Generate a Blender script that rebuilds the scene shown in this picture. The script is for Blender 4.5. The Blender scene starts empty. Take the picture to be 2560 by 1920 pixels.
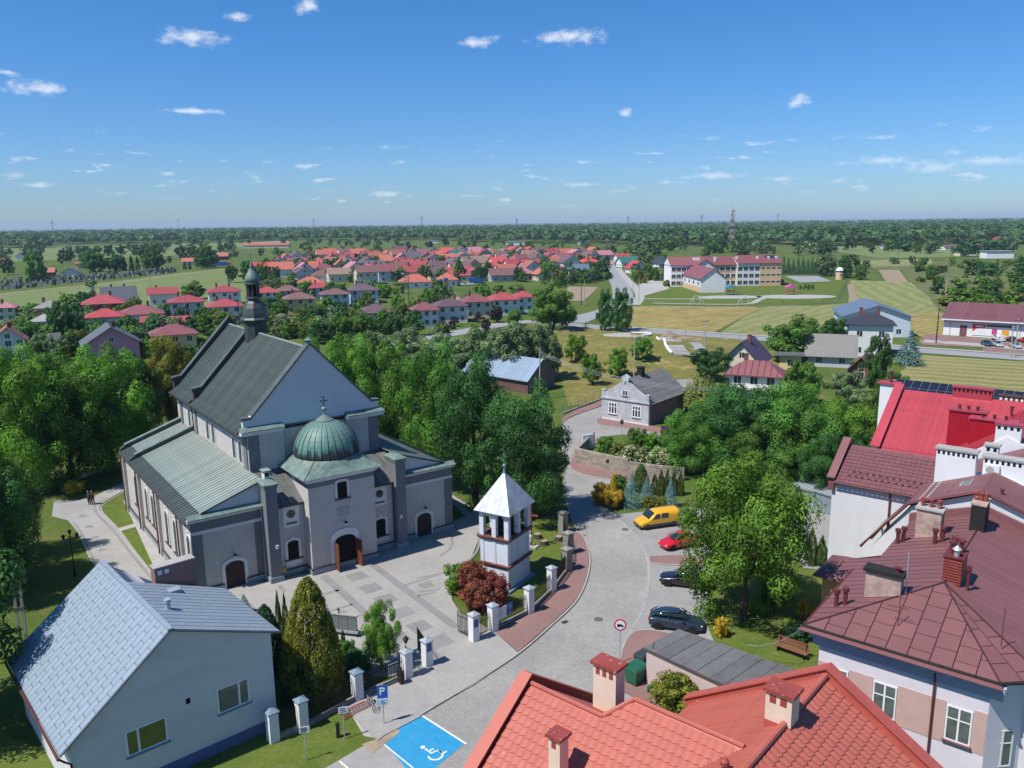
import bpy, bmesh, math, random
import numpy as np
from mathutils import Matrix, Vector
random.seed(7); rng=np.random.default_rng(7)
S=bpy.context.scene; COL=S.collection
# ------------------------------------------------------------------ camera
W_,H_=2560.,1920.; FPX=2011.; HC=32.; PITCH=math.atan(405/FPX); ROLL=math.radians(.7)
_f=Vector((0,math.cos(PITCH),-math.sin(PITCH))); _r0=Vector((1,0,0)); _u0=_r0.cross(_f)
_r=_r0*math.cos(ROLL)-_u0*math.sin(ROLL); _u=_r0*math.sin(ROLL)+_u0*math.cos(ROLL)
CAMP=Vector((0,0,HC))
cam=bpy.data.cameras.new('camera'); camo=bpy.data.objects.new('camera',cam); COL.objects.link(camo)
cam.sensor_width=36; cam.lens=FPX/W_*36; cam.clip_end=40000; cam.clip_start=.5
camo.matrix_world=Matrix(((_r.x,_u.x,-_f.x,0),(_r.y,_u.y,-_f.y,0),(_r.z,_u.z,-_f.z,HC),(0,0,0,1)))
S.camera=camo
# ------------------------------------------------------------------ light
SUN_EL=math.radians(57); SHD=Vector((.857,.516,0)).normalized()      # direction in which shadows fall
sd=-SHD*math.cos(SUN_EL)+Vector((0,0,math.sin(SUN_EL)))                # towards the sun
world=bpy.data.worlds.new('World'); S.world=world; world.use_nodes=True
sl=bpy.data.lights.new('sun','SUN'); sl.energy=4.2; sl.angle=math.radians(.53); sl.color=(1,.955,.89)
so=bpy.data.objects.new('sun',sl); COL.objects.link(so); so.rotation_euler=sd.to_track_quat('Z','Y').to_euler(); so.location=(-60,-40,120)
S.view_settings.view_transform='Standard'; S.view_settings.look='None'; S.view_settings.exposure=.48; S.view_settings.gamma=1
def world_nodes():
    nt=world.node_tree; N=nt.nodes; L=nt.links; N.clear()
    out=N.new('ShaderNodeOutputWorld'); bg=N.new('ShaderNodeBackground'); L.new(bg.outputs[0],out.inputs[0]); bg.inputs[1].default_value=.094
    sky=N.new('ShaderNodeTexSky'); sky.sky_type='NISHITA'; sky.sun_disc=False; sky.sun_elevation=SUN_EL
    sky.sun_rotation=math.atan2(sd.x,sd.y); sky.air_density=1.0; sky.dust_density=.35; sky.ozone_density=2.6; sky.altitude=200
    hs=N.new('ShaderNodeHueSaturation'); hs.inputs['Saturation'].default_value=1.17; hs.inputs['Value'].default_value=1.0; L.new(sky.outputs[0],hs.inputs['Color'])
    tc=N.new('ShaderNodeTexCoord')
    def M(op,a,b=None,c=None):
        n=N.new('ShaderNodeMath'); n.operation=op
        for i,x in enumerate((a,b,c)):
            if x is None: continue
            if isinstance(x,(int,float)): n.inputs[i].default_value=x
            else: L.new(x,n.inputs[i])
        return n.outputs[0]
    sp=N.new('ShaderNodeSeparateXYZ'); L.new(tc.outputs['Generated'],sp.inputs[0]); X,Y,Z=sp.outputs
    az=M('MULTIPLY',M('ARCTAN2',X,Y),57.2958); el=M('MULTIPLY',M('ARCSINE',Z),57.2958)
    cb=N.new('ShaderNodeCombineXYZ'); L.new(az,cb.inputs[0]); L.new(el,cb.inputs[1]); AE=cb.outputs[0]
    def VM(op,a,b=None):
        n=N.new('ShaderNodeVectorMath'); n.operation=op
        for i,x in enumerate((a,b)):
            if x is None: continue
            if isinstance(x,tuple): n.inputs[i].default_value=x
            else: L.new(x,n.inputs[i])
        return n.outputs[1] if op=='LENGTH' else n.outputs[0]
    nz=N.new('ShaderNodeTexNoise'); nz.noise_dimensions='2D'; nz.inputs['Scale'].default_value=1.0; nz.inputs['Detail'].default_value=5; nz.inputs['Roughness'].default_value=.6; L.new(VM('MULTIPLY',AE,(.9,1.6,0)),nz.inputs['Vector'])
    n1=M('SUBTRACT',nz.outputs['Fac'],.5)
    tot=None
    for (a,e,w,h) in CLOUDS:
        d=VM('LENGTH',VM('MULTIPLY',VM('SUBTRACT',AE,(a,e,0)),(1/w,1/h,0)))
        tot=d if tot is None else M('MINIMUM',tot,d)
    tot=M('MULTIPLY',M('SUBTRACT',1.0,tot),1.3)
    # rows of small fair-weather clouds low over the horizon, all round the sky
    nq=N.new('ShaderNodeTexNoise'); nq.noise_dimensions='2D'; nq.inputs['Scale'].default_value=1; nq.inputs['Detail'].default_value=3; L.new(VM('MULTIPLY',AE,(.33,1.9,0)),nq.inputs['Vector'])
    ew=M('SUBTRACT',1.0,M('DIVIDE',M('ABSOLUTE',M('SUBTRACT',el,3.2)),2.0))
    band=M('MINIMUM',M('MULTIPLY',M('SUBTRACT',nq.outputs['Fac'],.66),8.0),M('MULTIPLY',ew,1.6))
    tot=M('MAXIMUM',tot,band)
    m=M('ADD',tot,M('MULTIPLY',n1,3.0))
    mr=N.new('ShaderNodeMapRange'); mr.interpolation_type='SMOOTHSTEP'; L.new(m,mr.inputs[0]); mr.inputs[1].default_value=-.25; mr.inputs[2].default_value=1.6
    hz=N.new('ShaderNodeMapRange'); L.new(el,hz.inputs[0]); hz.inputs[1].default_value=.3; hz.inputs[2].default_value=7; hz.inputs[3].default_value=.3; hz.inputs[4].default_value=.72
    fac=M('MULTIPLY',mr.outputs[0],hz.outputs[0])
    # the air low over the land is pale blue
    lo=N.new('ShaderNodeMapRange'); L.new(el,lo.inputs[0]); lo.interpolation_type='SMOOTHSTEP'; lo.inputs[1].default_value=-4; lo.inputs[2].default_value=24; lo.inputs[3].default_value=1; lo.inputs[4].default_value=0
    tn=N.new('ShaderNodeMix'); tn.data_type='RGBA'; L.new(lo.outputs[0],tn.inputs['Factor']); tn.inputs['A'].default_value=(*SKY_HI,1); tn.inputs['B'].default_value=(*SKY_LO,1)
    ml=N.new('ShaderNodeMix'); ml.data_type='RGBA'; ml.blend_type='MULTIPLY'; ml.inputs['Factor'].default_value=1; L.new(hs.outputs[0],ml.inputs['A']); L.new(tn.outputs['Result'],ml.inputs['B'])
    mx=N.new('ShaderNodeMix'); mx.data_type='RGBA'; L.new(fac,mx.inputs['Factor']); L.new(ml.outputs['Result'],mx.inputs['A'])
    mx.inputs['B'].default_value=(7.4,7.7,8.2,1)
    L.new(mx.outputs['Result'],bg.inputs[0])
    world.cycles.sampling_method='NONE'
SKY_HI=(.36,.77,1.04); SKY_LO=(.47,.635,.97); HAZE=7.5e-5
def px_dir(px,py):
    d=(_r*(px-1280)-_u*(py-960)+_f*FPX).normalized()
    return math.degrees(math.atan2(d.x,d.y)),math.degrees(math.asin(d.z))
CLOUDS=[]
for (cx,cy,w,h,s) in [(480,92,150,34,1.1),(595,42,90,26,.8),(770,18,58,40,1.0),(95,222,140,28,1.1),(15,180,60,18,.9),(1200,104,90,26,1.1),(1420,92,190,36,1.1),(1562,282,46,22,1.0),(1992,254,56,30,1.0),(485,278,160,16,.9),
   (422,433,38,14,1.),(40,440,60,20,.8),(95,463,90,14,.9),(960,486,120,20,.9),(850,503,40,12,.9),(1790,440,190,20,.9),(1950,446,120,18,.8),(2200,402,130,24,1.),(2330,420,160,26,1.),(2480,402,140,26,1.),(2390,380,50,18,.9),(1450,462,130,16,.9),(1260,500,90,12,.7)]:
    a,e=px_dir(cx,cy); CLOUDS.append((a,e,w/2/FPX*57.3*.9*s,h/2/FPX*57.3*.95*s))
world_nodes()
# ------------------------------------------------------------------ helpers
def ray(px,py): return _r*(px-1280)-_u*(py-960)+_f*FPX
def G(px,py,z=0.):
    d=ray(px,py); t=(z-HC)/d.z; return CAMP+d*t
def proj(p):
    v=Vector(p)-CAMP; z=v.dot(_f); return (1280+FPX*v.dot(_r)/z, 960-FPX*v.dot(_u)/z)
def hgt(b,px,py):
    d=ray(px,py).normalized(); w=CAMP-Vector((b[0],b[1],0)); bb=d.z; dd=d.dot(w); e=w.z
    return (e-bb*dd)/(1-bb*bb)
def mpp(p):   # metres per photo pixel at a point
    return (Vector(p)-CAMP).dot(_f)/FPX
class MB:
    def __init__(s): s.v=[]; s.f=[]; s.m=[]
    def add(s,vs,fs,mi=0):
        o=len(s.v); s.v+= [tuple(x) for x in vs]; s.f+=[tuple(i+o for i in f) for f in fs]; s.m+=[mi]*len(fs); return s
    def box(s,x0,x1,y0,y1,z0,z1,mi=0):
        return s.add([(x0,y0,z0),(x1,y0,z0),(x1,y1,z0),(x0,y1,z0),(x0,y0,z1),(x1,y0,z1),(x1,y1,z1),(x0,y1,z1)],
          [(0,3,2,1),(4,5,6,7),(0,1,5,4),(1,2,6,5),(2,3,7,6),(3,0,4,7)],mi)
    def ext(s,poly,vec,mi=0):
        n=len(poly); a=[Vector(p) for p in poly]; vec=Vector(vec); b=[p+vec for p in a]
        nn=Vector((0,0,0))
        for i in range(n): nn+=a[i].cross(a[(i+1)%n])
        if nn.dot(vec)>0: a,b=b,a
        return s.add(a+b,[tuple(range(n)),tuple(range(2*n-1,n-1,-1))]+[(i,n+i,n+(i+1)%n,(i+1)%n) for i in range(n)],mi)
    def prism(s,poly,z0,z1,mi=0): return s.ext([(x,y,z0) for x,y in poly],(0,0,z1-z0),mi)
    def quad(s,*p,mi=0): return s.add(p,[tuple(range(len(p)))],mi)
    def lathe(s,prof,n=24,cx=0,cy=0,mi=0,a0=0):
        vs=[];fs=[]
        for (r,z) in prof:
            for k in range(n):
                a=a0+2*math.pi*k/n; vs.append((cx+r*math.cos(a),cy+r*math.sin(a),z))
        for i in range(len(prof)-1):
            for k in range(n):
                fs.append((i*n+k,i*n+(k+1)%n,(i+1)*n+(k+1)%n,(i+1)*n+k))
        fs.append(tuple(range(n-1,-1,-1))); t=(len(prof)-1)*n; fs.append(tuple(range(t,t+n)))
        return s.add(vs,fs,mi)
    def tube(s,pts,r,n=6,mi=0):
        pts=[Vector(p) for p in pts]; rs=r if isinstance(r,(list,tuple)) else [r]*len(pts); vs=[];fs=[]
        for i,p in enumerate(pts):
            d=(pts[min(i+1,len(pts)-1)]-pts[max(i-1,0)]).normalized()
            a=d.cross(Vector((0,0,1))); a=(Vector((1,0,0)) if a.length<1e-3 else a).normalized(); b=d.cross(a)
            for k in range(n):
                t=2*math.pi*k/n; vs.append(p+(a*math.cos(t)+b*math.sin(t))*rs[i])
        for i in range(len(pts)-1):
            for k in range(n): fs.append((i*n+k,i*n+(k+1)%n,(i+1)*n+(k+1)%n,(i+1)*n+k))
        fs.append(tuple(range(n))); t=(len(pts)-1)*n; fs.append(tuple(range(t+n-1,t-1,-1)))
        return s.add(vs,fs,mi)
    def mesh(s,name,mats,smooth=False):
        me=bpy.data.meshes.new(name); me.from_pydata(s.v,[],s.f)
        for m in (mats if isinstance(mats,(list,tuple)) else [mats]): me.materials.append(m)
        if any(s.m): me.polygons.foreach_set('material_index',s.m)
        if smooth: me.polygons.foreach_set('use_smooth',[True]*len(s.f))
        me.update(); return me
    def build(s,name,mats,parent=None,smooth=False,loc=None,rz=None,mtx=None,fix=True):
        me=s.mesh(name,mats,smooth)
        if fix:
            b=bmesh.new(); b.from_mesh(me); bmesh.ops.recalc_face_normals(b,faces=b.faces); b.to_mesh(me); b.free()
        return put(me,name,parent,loc,rz,mtx)
def put(me,name,parent=None,loc=None,rz=None,mtx=None,sc=None):
    o=bpy.data.objects.new(name,me); COL.objects.link(o)
    if parent: o.parent=parent
    if mtx is not None: o.matrix_local=mtx
    else:
        if loc is not None: o.location=loc
        if rz is not None: o.rotation_euler=(0,0,rz)
        if sc is not None: o.scale=sc
    return o
def tag(o,label=None,cat=None,group=None,kind=None):
    for k,v in (('label',label),('category',cat),('group',group),('kind',kind)):
        if v: o[k]=v
    return o
def thing(name,label,cat,loc=(0,0,0),rz=0,group=None):
    o=bpy.data.objects.new(name,None); COL.objects.link(o); o.location=loc; o.rotation_euler=(0,0,rz); o.empty_display_size=.5
    return tag(o,label,cat,group)
def copy_tree(o,parent=None):
    c=o.copy(); COL.objects.link(c); c.parent=parent
    for ch in list(o.children): copy_tree(ch,c)
    return c
def frame_m(o,x,y,z=None):
    """matrix with given axes"""
    x=Vector(x).normalized(); y=Vector(y).normalized(); z=x.cross(y) if z is None else Vector(z)
    return Matrix(((x.x,y.x,z.x,o[0]),(x.y,y.y,z.y,o[1]),(x.z,y.z,z.z,o[2]),(0,0,0,1)))
def wallm(o,ang):  # local x along the wall, local y into the wall, local z up
    return Matrix.Translation(Vector(o))@Matrix.Rotation(ang,4,'Z')
# ------------------------------------------------------------------ materials
def _nodes(name):
    m=bpy.data.materials.new(name); m.use_nodes=True; nt=m.node_tree; return m,nt,nt.nodes,nt.links,nt.nodes['Principled BSDF']
def mat(name,c,rough=.8,metal=0,var=.12,sc=3.,bump=0.,bsc=None,spec=.3,dirt=0.,dcol=None,dsc=.35,coord='Object',rnd=0.,stretch=None,specks=None):
    m,nt,N,L,B=_nodes(name); B.inputs['Roughness'].default_value=rough; B.inputs['Metallic'].default_value=metal
    B.inputs['Specular IOR Level'].default_value=spec
    tc=N.new('ShaderNodeTexCoord'); vec=tc.outputs[coord]
    if stretch:
        mp=N.new('ShaderNodeMapping'); mp.inputs['Scale'].default_value=stretch; L.new(vec,mp.inputs[0]); vec=mp.outputs[0]
    nz=N.new('ShaderNodeTexNoise'); nz.inputs['Scale'].default_value=sc; nz.inputs['Detail'].default_value=6; nz.inputs['Roughness'].default_value=.65; L.new(vec,nz.inputs['Vector'])
    r=N.new('ShaderNodeMapRange'); L.new(nz.outputs['Fac'],r.inputs[0]); r.inputs[1].default_value=.25; r.inputs[2].default_value=.75; r.inputs[3].default_value=1-var; r.inputs[4].default_value=1+var
    hv=N.new('ShaderNodeHueSaturation'); hv.inputs['Color'].default_value=(*c,1); L.new(r.outputs[0],hv.inputs['Value'])
    col=hv.outputs[0]
    if rnd:
        oi=N.new('ShaderNodeObjectInfo'); r2=N.new('ShaderNodeMapRange'); L.new(oi.outputs['Random'],r2.inputs[0]); r2.inputs[3].default_value=1-rnd; r2.inputs[4].default_value=1+rnd
        h2=N.new('ShaderNodeHueSaturation'); L.new(col,h2.inputs['Color']); L.new(r2.outputs[0],h2.inputs['Value']); col=h2.outputs[0]
    if dirt:
        n2=N.new('ShaderNodeTexNoise'); n2.inputs['Scale'].default_value=dsc; n2.inputs['Detail'].default_value=8; n2.inputs['Roughness'].default_value=.7; L.new(vec,n2.inputs['Vector'])
        r3=N.new('ShaderNodeMapRange'); L.new(n2.outputs['Fac'],r3.inputs[0]); r3.inputs[1].default_value=.45; r3.inputs[2].default_value=.7; r3.inputs[3].default_value=0; r3.inputs[4].default_value=dirt
        mx=N.new('ShaderNodeMix'); mx.data_type='RGBA'; L.new(r3.outputs[0],mx.inputs['Factor']); L.new(col,mx.inputs['A']); mx.inputs['B'].default_value=(*(dcol or tuple(x*.45 for x in c)),1); col=mx.outputs['Result']
    if specks:
        n4=N.new('ShaderNodeTexNoise'); n4.inputs['Scale'].default_value=specks[1]; n4.inputs['Detail'].default_value=3; n4.inputs['Roughness'].default_value=.75; L.new(tc.outputs[coord],n4.inputs['Vector'])
        r5=N.new('ShaderNodeMapRange'); L.new(n4.outputs['Fac'],r5.inputs[0]); r5.inputs[1].default_value=specks[2]; r5.inputs[2].default_value=specks[2]+.03; r5.inputs[4].default_value=.85
        m5=N.new('ShaderNodeMix'); m5.data_type='RGBA'; L.new(r5.outputs[0],m5.inputs['Factor']); L.new(col,m5.inputs['A']); m5.inputs['B'].default_value=(*specks[0],1); col=m5.outputs['Result']
    L.new(col,B.inputs['Base Color'])
    if bump:
        n3=N.new('ShaderNodeTexNoise'); n3.inputs['Scale'].default_value=bsc or sc*6; n3.inputs['Detail'].default_value=4; L.new(tc.outputs[coord],n3.inputs['Vector'])
        bp=N.new('ShaderNodeBump'); bp.inputs['Strength'].default_value=bump; bp.inputs['Distance'].default_value=.05; L.new(n3.outputs['Fac'],bp.inputs['Height']); L.new(bp.outputs[0],B.inputs['Normal'])
    return m
def bricks_mat(name,c1,c2,mortar,bw,bh,ms=.012,rough=.85,dirt=.2,var=.2,off=.5,coord='Object',bump=.3,rot=0,big=.25,dcol=None):
    m,nt,N,L,B=_nodes(name); B.inputs['Roughness'].default_value=rough; B.inputs['Specular IOR Level'].default_value=.25
    tc=N.new('ShaderNodeTexCoord'); mp=N.new('ShaderNodeMapping'); mp.inputs['Rotation'].default_value=rot if isinstance(rot,tuple) else (0,0,rot); L.new(tc.outputs[coord],mp.inputs[0])
    b=N.new('ShaderNodeTexBrick'); L.new(mp.outputs[0],b.inputs['Vector']); b.offset=off
    b.inputs['Color1'].default_value=(*c1,1); b.inputs['Color2'].default_value=(*c2,1); b.inputs['Mortar'].default_value=(*mortar,1)
    b.inputs['Scale'].default_value=1; b.inputs['Mortar Size'].default_value=ms; b.inputs['Brick Width'].default_value=bw; b.inputs['Row Height'].default_value=bh; b.inputs['Mortar Smooth'].default_value=.2
    n=N.new('ShaderNodeTexNoise'); n.inputs['Scale'].default_value=big; n.inputs['Detail'].default_value=9; n.inputs['Roughness'].default_value=.68; L.new(mp.outputs[0],n.inputs['Vector'])
    r=N.new('ShaderNodeMapRange'); L.new(n.outputs['Fac'],r.inputs[0]); r.inputs[1].default_value=.3; r.inputs[2].default_value=.7; r.inputs[3].default_value=1-var; r.inputs[4].default_value=1+var
    h=N.new('ShaderNodeHueSaturation'); L.new(b.outputs['Color'],h.inputs['Color']); L.new(r.outputs[0],h.inputs['Value'])
    n2=N.new('ShaderNodeTexNoise'); n2.inputs['Scale'].default_value=.9; n2.inputs['Detail'].default_value=6; L.new(mp.outputs[0],n2.inputs['Vector'])
    r2=N.new('ShaderNodeMapRange'); L.new(n2.outputs['Fac'],r2.inputs[0]); r2.inputs[1].default_value=.55; r2.inputs[2].default_value=.75; r2.inputs[3].default_value=0; r2.inputs[4].default_value=dirt
    mx=N.new('ShaderNodeMix'); mx.data_type='RGBA'; L.new(r2.outputs[0],mx.inputs['Factor']); L.new(h.outputs[0],mx.inputs['A']); mx.inputs['B'].default_value=(*(dcol or tuple(x*.5 for x in c1)),1)
    L.new(mx.outputs['Result'],B.inputs['Base Color'])
    if bump:
        bp=N.new('ShaderNodeBump'); bp.inputs['Strength'].default_value=bump; bp.inputs['Distance'].default_value=.02; bp.invert=True; L.new(b.outputs['Fac'],bp.inputs['Height']); L.new(bp.outputs[0],B.inputs['Normal'])
    return m
def grass_mat(name,c1,c2,c3=None,sc=.15,fine=6.,rows=None,spots=None,dark=None):
    """grass/field: c1..c2 patches, c3 dry tufts; rows=(angle,period_m,strength,colour) mown swaths"""
    m,nt,N,L,B=_nodes(name); B.inputs['Roughness'].default_value=.95; B.inputs['Specular IOR Level'].default_value=.1
    tc=N.new('ShaderNodeTexCoord'); V=tc.outputs['Object']
    def noise(s,d=6,ro=.65):
        n=N.new('ShaderNodeTexNoise'); n.inputs['Scale'].default_value=s; n.inputs['Detail'].default_value=d; n.inputs['Roughness'].default_value=ro; L.new(V,n.inputs['Vector']); return n.outputs['Fac']
    def rmp(x,a,b,c=0.,d=1.):
        r=N.new('ShaderNodeMapRange'); L.new(x,r.inputs[0])
        for i,t in enumerate((a,b,c,d)): r.inputs[i+1].default_value=t
        return r.outputs[0]
    def mix(f,a,b):
        x=N.new('ShaderNodeMix'); x.data_type='RGBA'; L.new(f,x.inputs['Factor'])
        for k,t in (('A',a),('B',b)):
            if isinstance(t,tuple): x.inputs[k].default_value=(*t,1)
            else: L.new(t,x.inputs[k])
        return x.outputs['Result']
    col=mix(rmp(noise(sc,8),.35,.65),c1,c2)
    if c3: col=mix(rmp(noise(sc*3.3,8,.7),.52,.68,0,.85),col,c3)
    if rows:
        ang,per,st,rc=rows
        mp=N.new('ShaderNodeMapping'); mp.inputs['Rotation'].default_value=(0,0,-ang); L.new(V,mp.inputs[0])
        w=N.new('ShaderNodeTexWave'); w.wave_type='BANDS'; w.bands_direction='Y'; w.inputs['Scale'].default_value=.314/per; w.inputs['Distortion'].default_value=5; w.inputs['Detail'].default_value=3; w.inputs['Detail Scale'].default_value=.8; L.new(mp.outputs[0],w.inputs['Vector'])
        col=mix(rmp(w.outputs['Fac'],.35,.85,0,st),col,rc)
    if spots: col=mix(rmp(noise(spots[1],3,.8),.66,.72,0,spots[2]),col,spots[0])
    fn=rmp(noise(fine,4,.8),.3,.7,.78,1.22)
    h=N.new('ShaderNodeHueSaturation'); L.new(col,h.inputs['Color']); L.new(fn,h.inputs['Value']); L.new(h.outputs[0],B.inputs['Base Color'])
    bp=N.new('ShaderNodeBump'); bp.inputs['Strength'].default_value=.5; bp.inputs['Distance'].default_value=.08; L.new(noise(fine*1.3,3),bp.inputs['Height']); L.new(bp.outputs[0],B.inputs['Normal'])
    return m
def glass_mat(name,c=(.02,.025,.03),rough=.06): 
    m,nt,N,L,B=_nodes(name); B.inputs['Base Color'].default_value=(*c,1); B.inputs['Roughness'].default_value=rough; B.inputs['Specular IOR Level'].default_value=.7
    tc=N.new('ShaderNodeTexCoord'); n=N.new('ShaderNodeTexNoise'); n.inputs['Scale'].default_value=1.3; L.new(tc.outputs['Object'],n.inputs['Vector'])
    h=N.new('ShaderNodeHueSaturation'); h.inputs['Color'].default_value=(*c,1); r=N.new('ShaderNodeMapRange'); L.new(n.outputs['Fac'],r.inputs[0]); r.inputs[3].default_value=.4; r.inputs[4].default_value=1.8; L.new(r.outputs[0],h.inputs['Value']); L.new(h.outputs[0],B.inputs['Base Color'])
    return m
def leaf_mat(name,c,rnd=.16,tr=.35,hue=.009):
    m,nt,N,L,B=_nodes(name); out=N['Material Output']
    oi=N.new('ShaderNodeObjectInfo'); geo=N.new('ShaderNodeNewGeometry')
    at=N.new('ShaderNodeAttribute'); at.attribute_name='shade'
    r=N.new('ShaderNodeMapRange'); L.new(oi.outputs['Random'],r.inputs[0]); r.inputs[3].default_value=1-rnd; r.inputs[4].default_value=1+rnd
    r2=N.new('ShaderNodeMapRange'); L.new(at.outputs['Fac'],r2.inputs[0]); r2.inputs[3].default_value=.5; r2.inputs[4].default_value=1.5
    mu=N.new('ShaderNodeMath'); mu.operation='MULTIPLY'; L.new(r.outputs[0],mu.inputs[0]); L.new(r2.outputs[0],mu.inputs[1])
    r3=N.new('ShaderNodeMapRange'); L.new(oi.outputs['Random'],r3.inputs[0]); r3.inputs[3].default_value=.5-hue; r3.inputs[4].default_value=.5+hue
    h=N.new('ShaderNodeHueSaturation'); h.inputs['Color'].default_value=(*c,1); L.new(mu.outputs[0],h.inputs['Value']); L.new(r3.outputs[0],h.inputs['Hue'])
    L.new(h.outputs[0],B.inputs['Base Color']); B.inputs['Roughness'].default_value=.55; B.inputs['Specular IOR Level'].default_value=.25
    t=N.new('ShaderNodeBsdfTranslucent'); h2=N.new('ShaderNodeHueSaturation'); L.new(h.outputs[0],h2.inputs['Color']); h2.inputs['Hue'].default_value=.495; h2.inputs['Value'].default_value=1.5; h2.inputs['Saturation'].default_value=1.1; L.new(h2.outputs[0],t.inputs['Color'])
    ms=N.new('ShaderNodeMixShader'); ms.inputs[0].default_value=tr; L.new(B.outputs[0],ms.inputs[1]); L.new(t.outputs[0],ms.inputs[2]); L.new(ms.outputs[0],out.inputs['Surface'])
    return m
MT={}
# ------------------------------------------------------------------ church
MT['rough']=mat('roughcast',(.50,.465,.435),.92,var=.16,sc=5,bump=.9,bsc=9,dirt=.35,dsc=.5,dcol=(.35,.335,.33))
MT['smooth']=mat('smooth_render',(.58,.575,.59),.9,var=.05,sc=1.2,dirt=.15,dcol=(.42,.42,.46))
MT['band']=mat('grey_band',(.165,.168,.18),.9,var=.12,sc=2,dirt=.3,dcol=(.18,.18,.19))
MT['trim']=mat('white_trim',(.66,.655,.65),.8,var=.06,sc=2,dirt=.25,dcol=(.5,.49,.48))
MT['plinth']=mat('plinth_stone',(.27,.31,.34),.8,var=.15,sc=2,dirt=.3)
MT['plinthcap']=mat('plinth_cap',(.06,.05,.05),.7)
MT['cu_dark']=mat('dark_copper',(.058,.078,.070),.6,.0,var=.25,sc=.8,dirt=.5,dsc=.22,dcol=(.10,.115,.10),rnd=.16,spec=.35)
MT['cu_light']=mat('pale_copper',(.225,.275,.245),.6,.0,var=.2,sc=.7,dirt=.55,dsc=.3,dcol=(.30,.27,.22),rnd=.12,spec=.4)
MT['cu_grey']=mat('grey_copper',(.12,.125,.12),.6,var=.25,sc=1.1,dirt=.5,dsc=.5,dcol=(.20,.18,.15),rnd=.14)
MT['cu_ledge']=mat('ledge_copper',(.15,.215,.185),.6,var=.3,sc=1.6,dirt=.6,dsc=.9,dcol=(.07,.07,.065),spec=.4)
MT['seam']=mat('seam_dark',(.035,.04,.04),.6)
MT['coping']=mat('coping_copper',(.075,.09,.086),.6,var=.25,sc=1,dirt=.4,dcol=(.13,.17,.155))
MT['iron']=mat('black_iron',(.012,.012,.013),.5,.3,var=.1)
MT['door']=mat('brown_door',(.035,.018,.021),.6,var=.15,sc=4)
MT['doorred']=mat('varnished_door',(.15,.05,.025),.5,var=.3,sc=3,stretch=(1,1,.2))
MT['pipe']=mat('brown_pipe',(.10,.04,.033),.5,var=.15)
MT['glass']=glass_mat('dark_glass'); MT['leaded']=glass_mat('leaded_glass',(.06,.085,.085),.3)
MT['dark']=mat('dark_void',(.006,.006,.007),.9,var=.05)
MT['yellow']=mat('yellow_box',(.55,.40,.05),.5)
MT['lampglass']=mat('lamp_glass',(.55,.6,.62),.15,spec=.6)
def dome_mat():
    m,nt,N,L,B=_nodes('dome_copper'); B.inputs['Roughness'].default_value=.55
    tc=N.new('ShaderNodeTexCoord'); sp=N.new('ShaderNodeSeparateXYZ'); L.new(tc.outputs['Object'],sp.inputs[0])
    mp=N.new('ShaderNodeMapping'); mp.inputs['Scale'].default_value=(1.6,1.6,.35); L.new(tc.outputs['Object'],mp.inputs[0])
    oi=N.new('ShaderNodeObjectInfo'); ad=N.new('ShaderNodeVectorMath'); ad.operation='ADD'; L.new(mp.outputs[0],ad.inputs[0])
    cm=N.new('ShaderNodeCombineXYZ'); mu=N.new('ShaderNodeMath'); mu.operation='MULTIPLY'; mu.inputs[1].default_value=40; L.new(oi.outputs['Random'],mu.inputs[0]); L.new(mu.outputs[0],cm.inputs[0]); L.new(cm.outputs[0],ad.inputs[1])
    nz=N.new('ShaderNodeTexNoise'); nz.inputs['Scale'].default_value=1.4; nz.inputs['Detail'].default_value=7; L.new(ad.outputs[0],nz.inputs['Vector'])
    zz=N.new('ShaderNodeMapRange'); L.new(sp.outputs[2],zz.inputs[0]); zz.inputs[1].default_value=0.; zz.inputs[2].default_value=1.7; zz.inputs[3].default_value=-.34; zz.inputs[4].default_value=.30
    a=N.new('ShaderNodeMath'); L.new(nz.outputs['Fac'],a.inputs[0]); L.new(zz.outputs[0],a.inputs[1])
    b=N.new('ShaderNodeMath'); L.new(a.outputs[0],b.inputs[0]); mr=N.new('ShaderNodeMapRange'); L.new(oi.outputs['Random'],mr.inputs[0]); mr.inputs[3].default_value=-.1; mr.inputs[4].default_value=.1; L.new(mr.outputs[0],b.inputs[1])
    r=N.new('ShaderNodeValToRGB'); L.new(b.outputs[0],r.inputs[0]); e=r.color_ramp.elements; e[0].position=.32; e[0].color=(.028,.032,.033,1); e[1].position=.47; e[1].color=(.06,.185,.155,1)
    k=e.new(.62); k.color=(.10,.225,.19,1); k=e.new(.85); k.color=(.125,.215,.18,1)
    L.new(r.outputs[0],B.inputs['Base Color']); return m
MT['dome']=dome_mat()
CH=thing('church','grey rendered church with dark copper nave roof and green onion dome over its porch','church',(-15.97,71.65,0),math.radians(36))
def slope_panels(parent,p0,along,up,n,mt,name='roof_panel',rib=.05,th=.03,ribw=.045):
    """n separate seamed sheets from eave point p0, side by side along `along`, each reaching up `up`"""
    p0=Vector(p0);along=Vector(along);up=Vector(up);w=along.length/n;l=up.length
    b=MB(); b.box(0,w-.004,0,l,0,th); b.box(0,ribw,0,l,th,th+rib)
    me=b.mesh(name,mt)
    x=along.normalized(); y=up.normalized()
    if x.cross(y).z<0: # keep normal up: mirror start
        p0=p0+along; x=-x
    out=[]
    for i in range(n): out.append(put(me,name,parent,mtx=frame_m(p0+x*(w*i),x,y)))
    return out
def arch_pts(w,h,rise,n=8):
    """outline in (x,z), base centred at 0"""
    pts=[(-w/2,0),(w/2,0),(w/2,h-rise)]
    for i in range(1,n):
        t=math.pi*i/n; pts.append((w/2*math.cos(t),h-rise+rise*math.sin(t)))
    pts.append((-w/2,h-rise)); return pts
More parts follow.
